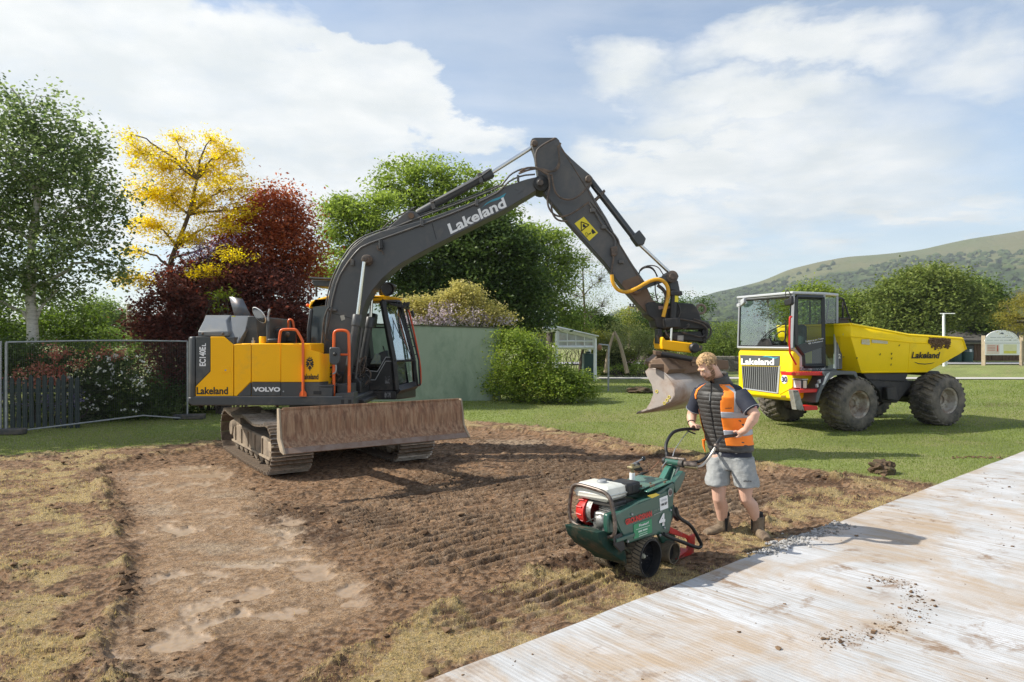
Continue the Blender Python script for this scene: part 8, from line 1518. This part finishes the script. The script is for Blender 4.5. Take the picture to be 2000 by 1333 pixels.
b.tube([LS, LS.lerp(LE, .5) + V((0, 0, .0)), LE, LE.lerp(LW, .3), LW.lerp(LH, .1)], [.070, .060, .051, .052, .031], 14); b.tube([RS, RS.lerp(RE, .5), RE, RE.lerp(RW, .3), RW.lerp(RH, .1)], [.070, .060, .051, .052, .031], 14)
b.tube([LHp, LK + UP * .03, LK - UP * .06, LK.lerp(LA, .45) - Hd * .012, LK.lerp(LA, .85), LA], [.080, .072, .063, .066, .046, .042], 16); b.tube([RHp, RK + UP * .03, RK - UP * .06, RK.lerp(RA, .45) - Hd * .012, RK.lerp(RA, .85), RA], [.080, .072, .063, .068, .046, .042], 16)
b.tube([V((itp(cxT, z), itp(cyT, z), z)) for z in (.88, 1.0, 1.2, 1.4, 1.5)], [.13, .15, .15, .14, .09], 16); b.tube([LHp, RHp], [.07, .07], 14); b.tube([RS, nb_ - UP * .06, LS], [.07, .10, .07], 12)
def hand(Wp, g0, g1, side):
    ax = (g1 - g0).normalized(); up = UP - ax * UP.dot(ax); up.normalize(); out_ = ax.cross(up); c = g0
    tow = (Wp - c); tow -= ax * tow.dot(ax); tow.normalize(); s2 = ax.cross(tow); s2.normalize()
    kn = c + tow * .030; b.tube([Wp, Wp.lerp(kn, .5), kn + ax * .0], [.030, .034, .030], 10)
    for k in range(4):
        o = c + ax * (-.033 + .022 * k); r0 = [.0095, .0102, .0100, .0085][k]; base = o + tow * .040 + s2 * side * .004; ang = [0, .7, 1.5, 2.3, 3.0]; rad = [.036, .033, .029, .028, .027]
        b.tube([base - tow * .0 + tow * .01] + [o + (tow * math.cos(a) + s2 * side * math.sin(a)) * r for a, r in zip(ang, rad)], [r0 * 1.1, r0 * 1.1, r0, r0, r0 * .95, r0 * .8], 8)
        b.ball(o + tow * .034, .014, 8)
    o = c - ax * .045; b.tube([o + tow * .045 + ax * .02, o + tow * .022 - s2 * side * .026, o + ax * .012 - s2 * side * .030 - tow * .006, o + ax * .03 - s2 * side * .022 - tow * .020], [.014, .013, .0115, .009], 8)
hand(LW, LH, LH + (NG1 - NG0), 1); hand(RW, RH, RH + (FG1 - FG0), 1)
fuse('body', b, skin, .0065, 3, label='fair skinned body with bare forearms and lower legs')
# face details
for s_ in (-1, 1):
    MB(HT).ball((.074, .030 * s_, .006), .0125, 10).build('eye', pmat('eye_white', (.55, .52, .50), .3), PM, smooth=60); MB(HT).ball((.0835, .030 * s_, .002), .0055, 8).build('iris', ink, PM, smooth=60)
    MB(HT).tube([(.083, .016 * s_, .010), (.088, .030 * s_, .014), (.078, .046 * s_, .009)], [.004, .0055, .004], 7).build('eyelid', skin, PM, smooth=60)
    MB(HT).tube([(.092, .014 * s_, .026), (.092, .032 * s_, .031), (.078, .052 * s_, .025)], [.004, .0055, .003], 6).build('eyebrow', hairm, PM, smooth=60)
MB(HT).tube([(.084, -.024, -.065), (.094, 0, -.062), (.084, .024, -.065)], [.003, .006, .003], 7).build('lips', pmat('lip', (.42, .17, .14), .5), PM, smooth=60)
# hair: many short curled locks over the crown, shorter at the sides
def locks(name, n, fn, mat, r=.0085, L_=.03, curl=.8):
    b = MB()
    for i in range(n):
        u_, nrm = fn(); 
        if u_ is None: continue
        t_ = V((random.gauss(0, 1), random.gauss(0, 1), random.gauss(0, 1))); t_ -= nrm * t_.dot(nrm); t_.normalize(); pts = [u_]
        for k in range(3): pts.append(pts[-1] + (nrm * (.55 - .35 * k) + t_ * curl).normalized() * L_ / 3); t_ = (t_ + nrm.cross(t_) * .9).normalized()
        b.tube(pts, [r, r * 1.0, r * .8, r * .35], 5)
    return b.build(name, mat, PM, smooth=60)
def crown_pt():
    a = random.uniform(0, 2 * math.pi); z = random.uniform(.18, 1); rr = math.sqrt(1 - z * z); n_ = V((rr * math.cos(a), rr * math.sin(a), z))
    if n_.x > .45 and z < .62: return None, None
    return HT @ V((-.015 + .100 * n_.x, .081 * n_.y, .025 + .103 * n_.z)), (HT.to_3x3() @ n_)
def side_pt():
    a = random.uniform(.95, 2 * math.pi - .95); z = random.uniform(-.45, .35); rr = math.sqrt(1 - z * z); n_ = V((rr * math.cos(a), rr * math.sin(a), z)); 
    return HT @ V((-.015 + .098 * n_.x, .079 * n_.y, .025 + .100 * n_.z)), (HT.to_3x3() @ n_)
locks('hair', 950, crown_pt, hairm, .0055, .034); locks('side_hair', 500, side_pt, pmat('short_hair', (.30, .19, .105), .7, vs=60, var=.3), .004, .008, 1.2)
def beard_pt():
    a = random.uniform(-1.75, 1.75); z = random.uniform(-1, .12); rr = math.sqrt(max(0, 1 - z * z)); n_ = V((rr * math.cos(a), rr * math.sin(a), z))
    if abs(a) < .55 and z > -.50: return None, None
    if abs(a) < 1.25 and z > -.30 - .1 * abs(a): return None, None
    return HT @ V((.018 + .079 * n_.x, .069 * n_.y, -.037 + .083 * n_.z)), (HT.to_3x3() @ n_)
locks('beard', 1500, beard_pt, beardm, .0030, .007, 1.0)
def chin_pt():
    a = random.uniform(-1.6, 1.6); z = random.uniform(-1, .3); rr = math.sqrt(1 - z * z); n_ = V((rr * math.cos(a), rr * math.sin(a), z)); return HT @ V((.054 + .036 * n_.x, .038 * n_.y, -.089 + .032 * n_.z)), (HT.to_3x3() @ n_)
locks('chin_beard', 240, chin_pt, beardm, .0032, .007, 1.0); locks('moustache', 60, lambda: (HT @ V((.092, random.uniform(-.028, .028), -.052 - abs(random.gauss(0, .003)))), HT.to_3x3() @ V((.9, 0, -.4))), beardm, .003, .008, 1)
# shirt with short sleeves (navy), gilet, vest
b = MB(); 
for (s0, e0) in ((LS, LE), (RS, RE)): d = (e0 - s0); b.tube([s0 - d * .02, s0 + d * .25, s0 + d * .55, s0 + d * .80], [.080, .086, .082, .083], 16)
b.tube([RS, nb_ - UP * .04, LS], [.078, .11, .078], 14); b.tube([V((itp(cxT, z), itp(cyT, z), z)) for z in (.95, 1.2, 1.42)], [.165, .165, .14], 16)
b.tube([nb_ - UP * .04, nb_ + UP * .035 - Hd * .01], [.10, .082], 16); fuse('polo_shirt', b, navy_, .011, 4, label='navy short sleeved polo shirt')
hem = grid(np.linspace(-180, 180, 49), np.linspace(.795, .90, 6), lambda t, z: .004 + .006 * math.sin(R(t * 5))); hem.build('shirt_hem', navy_, PM, smooth=60)
for (s0, e0) in ((LS, LE), (RS, RE)): d = (e0 - s0); b = MB(); b.tube([s0 + d * .765, s0 + d * .775], .0865, 18); b.build('sleeve_piping', refl, PM, smooth=60)
d = LE - LS; fl = LS + d * .60 + V((.045, -.075, 0)); 
b = MB(); b.ball(LS + d * .60 + V((.035, -.066, .005)), .028, 8, (.7, .4, .45)); b.build('sleeve_badge', pmat('badge_cloth', (.55, .12, .12), .7, vs=90, var=.3, dirt=(.7, .7, .72), damt=.4, ds=110), PM)
thg = np.linspace(-180, 180, 73); zg = np.concatenate([np.linspace(.845, 1.44, 130), np.linspace(1.445, 1.535, 14)])
def quilt(t, z): return .014 + .0075 * abs(math.sin(math.pi * (z - .845) / .043 * 1.0)) ** .6 - (.012 if abs(t) < 2.6 else 0) + .003 * math.sin(R(t * 9) + z * 30)
def armhole(t, z, zc=1.375, hz=.135, ht=34): a = abs(t) if abs(t) <= 180 else 360 - abs(t); return ((a - 90) / ht) ** 2 + ((z - zc) / hz) ** 2 < 1
GI = grid(thg, zg, quilt, lambda t, z: armhole(t, z, 1.37, .12, 26)).build('gilet', gil, PM, solid=.006, smooth=70, label='dark grey quilted zip gilet')
MB().tube([TP(0, z, .018) for z in np.linspace(.85, 1.52, 30)], .0055, 6).build('zip', ink, GI); MB().tube([TP(0, 1.43, .026), TP(0, 1.36, .026)], .005, 6).build('zip_pull', galv, GI)
b = MB(); cols = np.linspace(14, 346, 46); vs = []
for zz, rr_ in ((1.500, .118), (1.535, .100), (1.575, .093), (1.60, .096)):
    for t in cols: c = V((itp(cxT, zz) + .01, itp(cyT, zz) + .0, zz - .035 * math.cos(R(t)) + .01)); vs.append(c + Lt * math.sin(R(t)) * rr_ + Hd * math.cos(R(t)) * rr_ * 1.0)
n_ = len(cols); b.add(vs, [(i * n_ + j, i * n_ + j + 1, (i + 1) * n_ + j + 1, (i + 1) * n_ + j) for i in range(3) for j in range(n_ - 1)]); b.build('gilet_collar', gil, GI, solid=.010, smooth=60)
def vo(t, z): return .030 + .010 * math.sin(R(t * 3.1)) * (1.4 - z) + .005 * math.sin(z * 25 + t * .1) + (.012 if t > 285 else 0) * (1.4 - z)
th1 = np.linspace(25, 314, 99); zv = np.concatenate([np.linspace(.915, 1.44, 66), np.linspace(1.448, 1.525, 12)])
def vskip(t, z):
    a = t if t <= 180 else t - 360
    if armhole(a, z, 1.37, .145, 30): return True
    if z > 1.30 and a > 0 and a < 25 + (z - 1.34) * 60: return True
    if a < 0 and z < 1.36 and a > -58: return True
    return False
VS_ = grid(th1, zv, vo, vskip).build('safety_vest', orange, PM, solid=.005, smooth=70, label='open orange high visibility vest with grey reflective bands')
for (za, zb_) in ((1.195, 1.255), (1.015, 1.070)): grid(th1, np.linspace(za, zb_, 6), lambda t, z: vo(t, z) + .0045, lambda t, z: vskip(t, z)).build('reflective_band', refl, VS_, solid=.002, smooth=70)
for tc_, w_ in ((62, 8), (-72, 7)):
    tl_ = [tc_ - w_, tc_, tc_ + w_] if tc_ > 0 else [360 + tc_ - w_, 360 + tc_, 360 + tc_ + w_]
    grid(np.array(tl_), np.concatenate([np.linspace(1.255, 1.44, 16), np.linspace(1.448, 1.515, 8)]), lambda t, z: vo(t, z) + .0045 + .001).build('reflective_band', refl, VS_, solid=.002, smooth=70)
text('Lakeland', TP(35, 1.29, .05), TP(48, 1.295, .05), TP(35, 1.305, .05), ink, VS_, bold=.02, off=.004)
MB().tube([TP(-62, .93, .05), TP(-62, .86, .06), TP(-62, .80, .056)], [.016, .012, .004], 8).build('vest_strap', orange, VS_)
# shorts
b = MB(); pc = V((2.23, 6.95, 0)); 
ringp = lambda c, a, b_, z, n=20: [V((c.x, c.y, z)) + Lt * math.sin(2 * math.pi * k / n) * a + Hd * math.cos(2 * math.pi * k / n) * b_ for k in range(n)]
b.loft(ringp(pc, .208, .175, .66), ringp(pc, .208, .178, .87))
for (h_, k_, sg) in ((LHp, LK, 1), (RHp, RK, -1)):
    c1_ = V((h_.x, h_.y, 0)) * .5 + V((pc.x, pc.y, 0)) * .5 + Lt * sg * .05; c2_ = V((k_.x, k_.y, 0)); b.loft(ringp(c1_, .112, .150, .78), ringp(c2_ + Lt * sg * .018, .108, .132, .505))
SH = fuse('shorts', b, shortm, .010, 3, label='loose grey jersey shorts')
m = SH.modifiers.new('d', 'DISPLACE'); tx_ = bpy.data.textures.new('folds', 'CLOUDS'); tx_.noise_scale = .11; m.texture = tx_; m.strength = .035; m.mid_level = .5
q0 = LK + Hd * .15 + Lt * .06 + UP * .045; text('dare', P(1452, 942, 6.67), P(1468, 942, 6.67), P(1452, 938, 6.67), ink, SH, bold=.02, off=.0)
# socks and boots
GZ = -.05
def boot(A, dirv, par, lab):
    dv = V(dirv).normalized(); sd_ = UP.cross(dv); b = MB(); hz = GZ + .03; heel = V((A.x, A.y, 0)) - dv * .035
    b.tube([A + UP * .085, A + UP * .03, A - UP * .05, V((heel.x, heel.y, hz + .055)) + dv * .04], [.064, .063, .060, .060], 14)
    sect = [(-.045, .040, .055), (0, .046, .066), (.07, .050, .060), (.14, .056, .047), (.19, .055, .041), (.24, .041, .031)]; rings = []
    for (x, w, h_) in sect: c = V((heel.x, heel.y, hz)) + dv * x; rings.append([c + sd_ * math.cos(2 * math.pi * k / 14) * w + UP * (h_ + math.sin(2 * math.pi * k / 14) * h_) for k in range(14)])
    for r0_, r1_ in zip(rings[:-1], rings[1:]): b.loft(r0_, r1_)
    o = fuse('boot', b, bootm, .007, 3, label=lab); b = MB(); vs = [V((heel.x, heel.y, GZ)) + dv * x + sd_ * w for x, w in [(-.052, -.022), (-.052, .022), (-.02, .040), (.07, .044), (.15, .055), (.21, .050), (.245, .028), (.25, 0), (.245, -.028), (.21, -.050), (.15, -.055), (.07, -.044), (-.02, -.040)]]; b.prism(vs, (0, 0, .032)); b.build('sole', solem, o, bevel=.006)
    for s_ in (-1, 1): MB().prism([A + sd_ * s_ * .063 + dv * x_ + UP * z_ for x_, z_ in ((-.02, .075), (.02, .075), (.012, -.05), (-.008, -.05))], sd_ * s_ * .003).build('boot_gusset', sockm, o)
    MB().tube([A - dv * .062 + UP * .06, A - dv * .072 + UP * .10, A - dv * .060 + UP * .115], .008, 6).build('boot_tab', sockm, o); return o
boot(V((RA.x, RA.y, .085)), (-.95, -.25, 0), PM, 'brown leather ankle boot, toe pointing left'); boot(V((LA.x, LA.y, .105)), (.10, -1, 0), PM, 'brown leather ankle boot, toe pointing to the photographer')
for A in (RA, LA): z0_ = .085 if A is RA else .105; MB().tube([V((A.x, A.y, z0_ + .06)), V((A.x, A.y, z0_ + .125))], [.055, .053], 14).build('sock', sockm, PM, smooth=60)
MB().tube([RW + (RE - RW) * .12 + V((0, 0, 0)), RW + (RE - RW) * .06], [.040, .038], 12).build('wristband', ink, PM)
# ================================================================== HAZE
b = MB(); b.box(-3200, 4200, -200, 2750, -25, 470); o = b.build('haze', bpy.data.materials.new('haze'), smooth=0); tagit(o, kind='stuff')
hm = o.data.materials[0]; hm.use_nodes = True; t = hm.node_tree; t.nodes.clear(); oo = t.nodes.new('ShaderNodeOutputMaterial'); vp = t.nodes.new('ShaderNodeVolumePrincipled')
vp.inputs['Color'].default_value = (.86, .92, .98, 1); vp.inputs['Density'].default_value = .00018; vp.inputs['Anisotropy'].default_value = .2; t.links.new(vp.outputs[0], oo.inputs['Volume'])
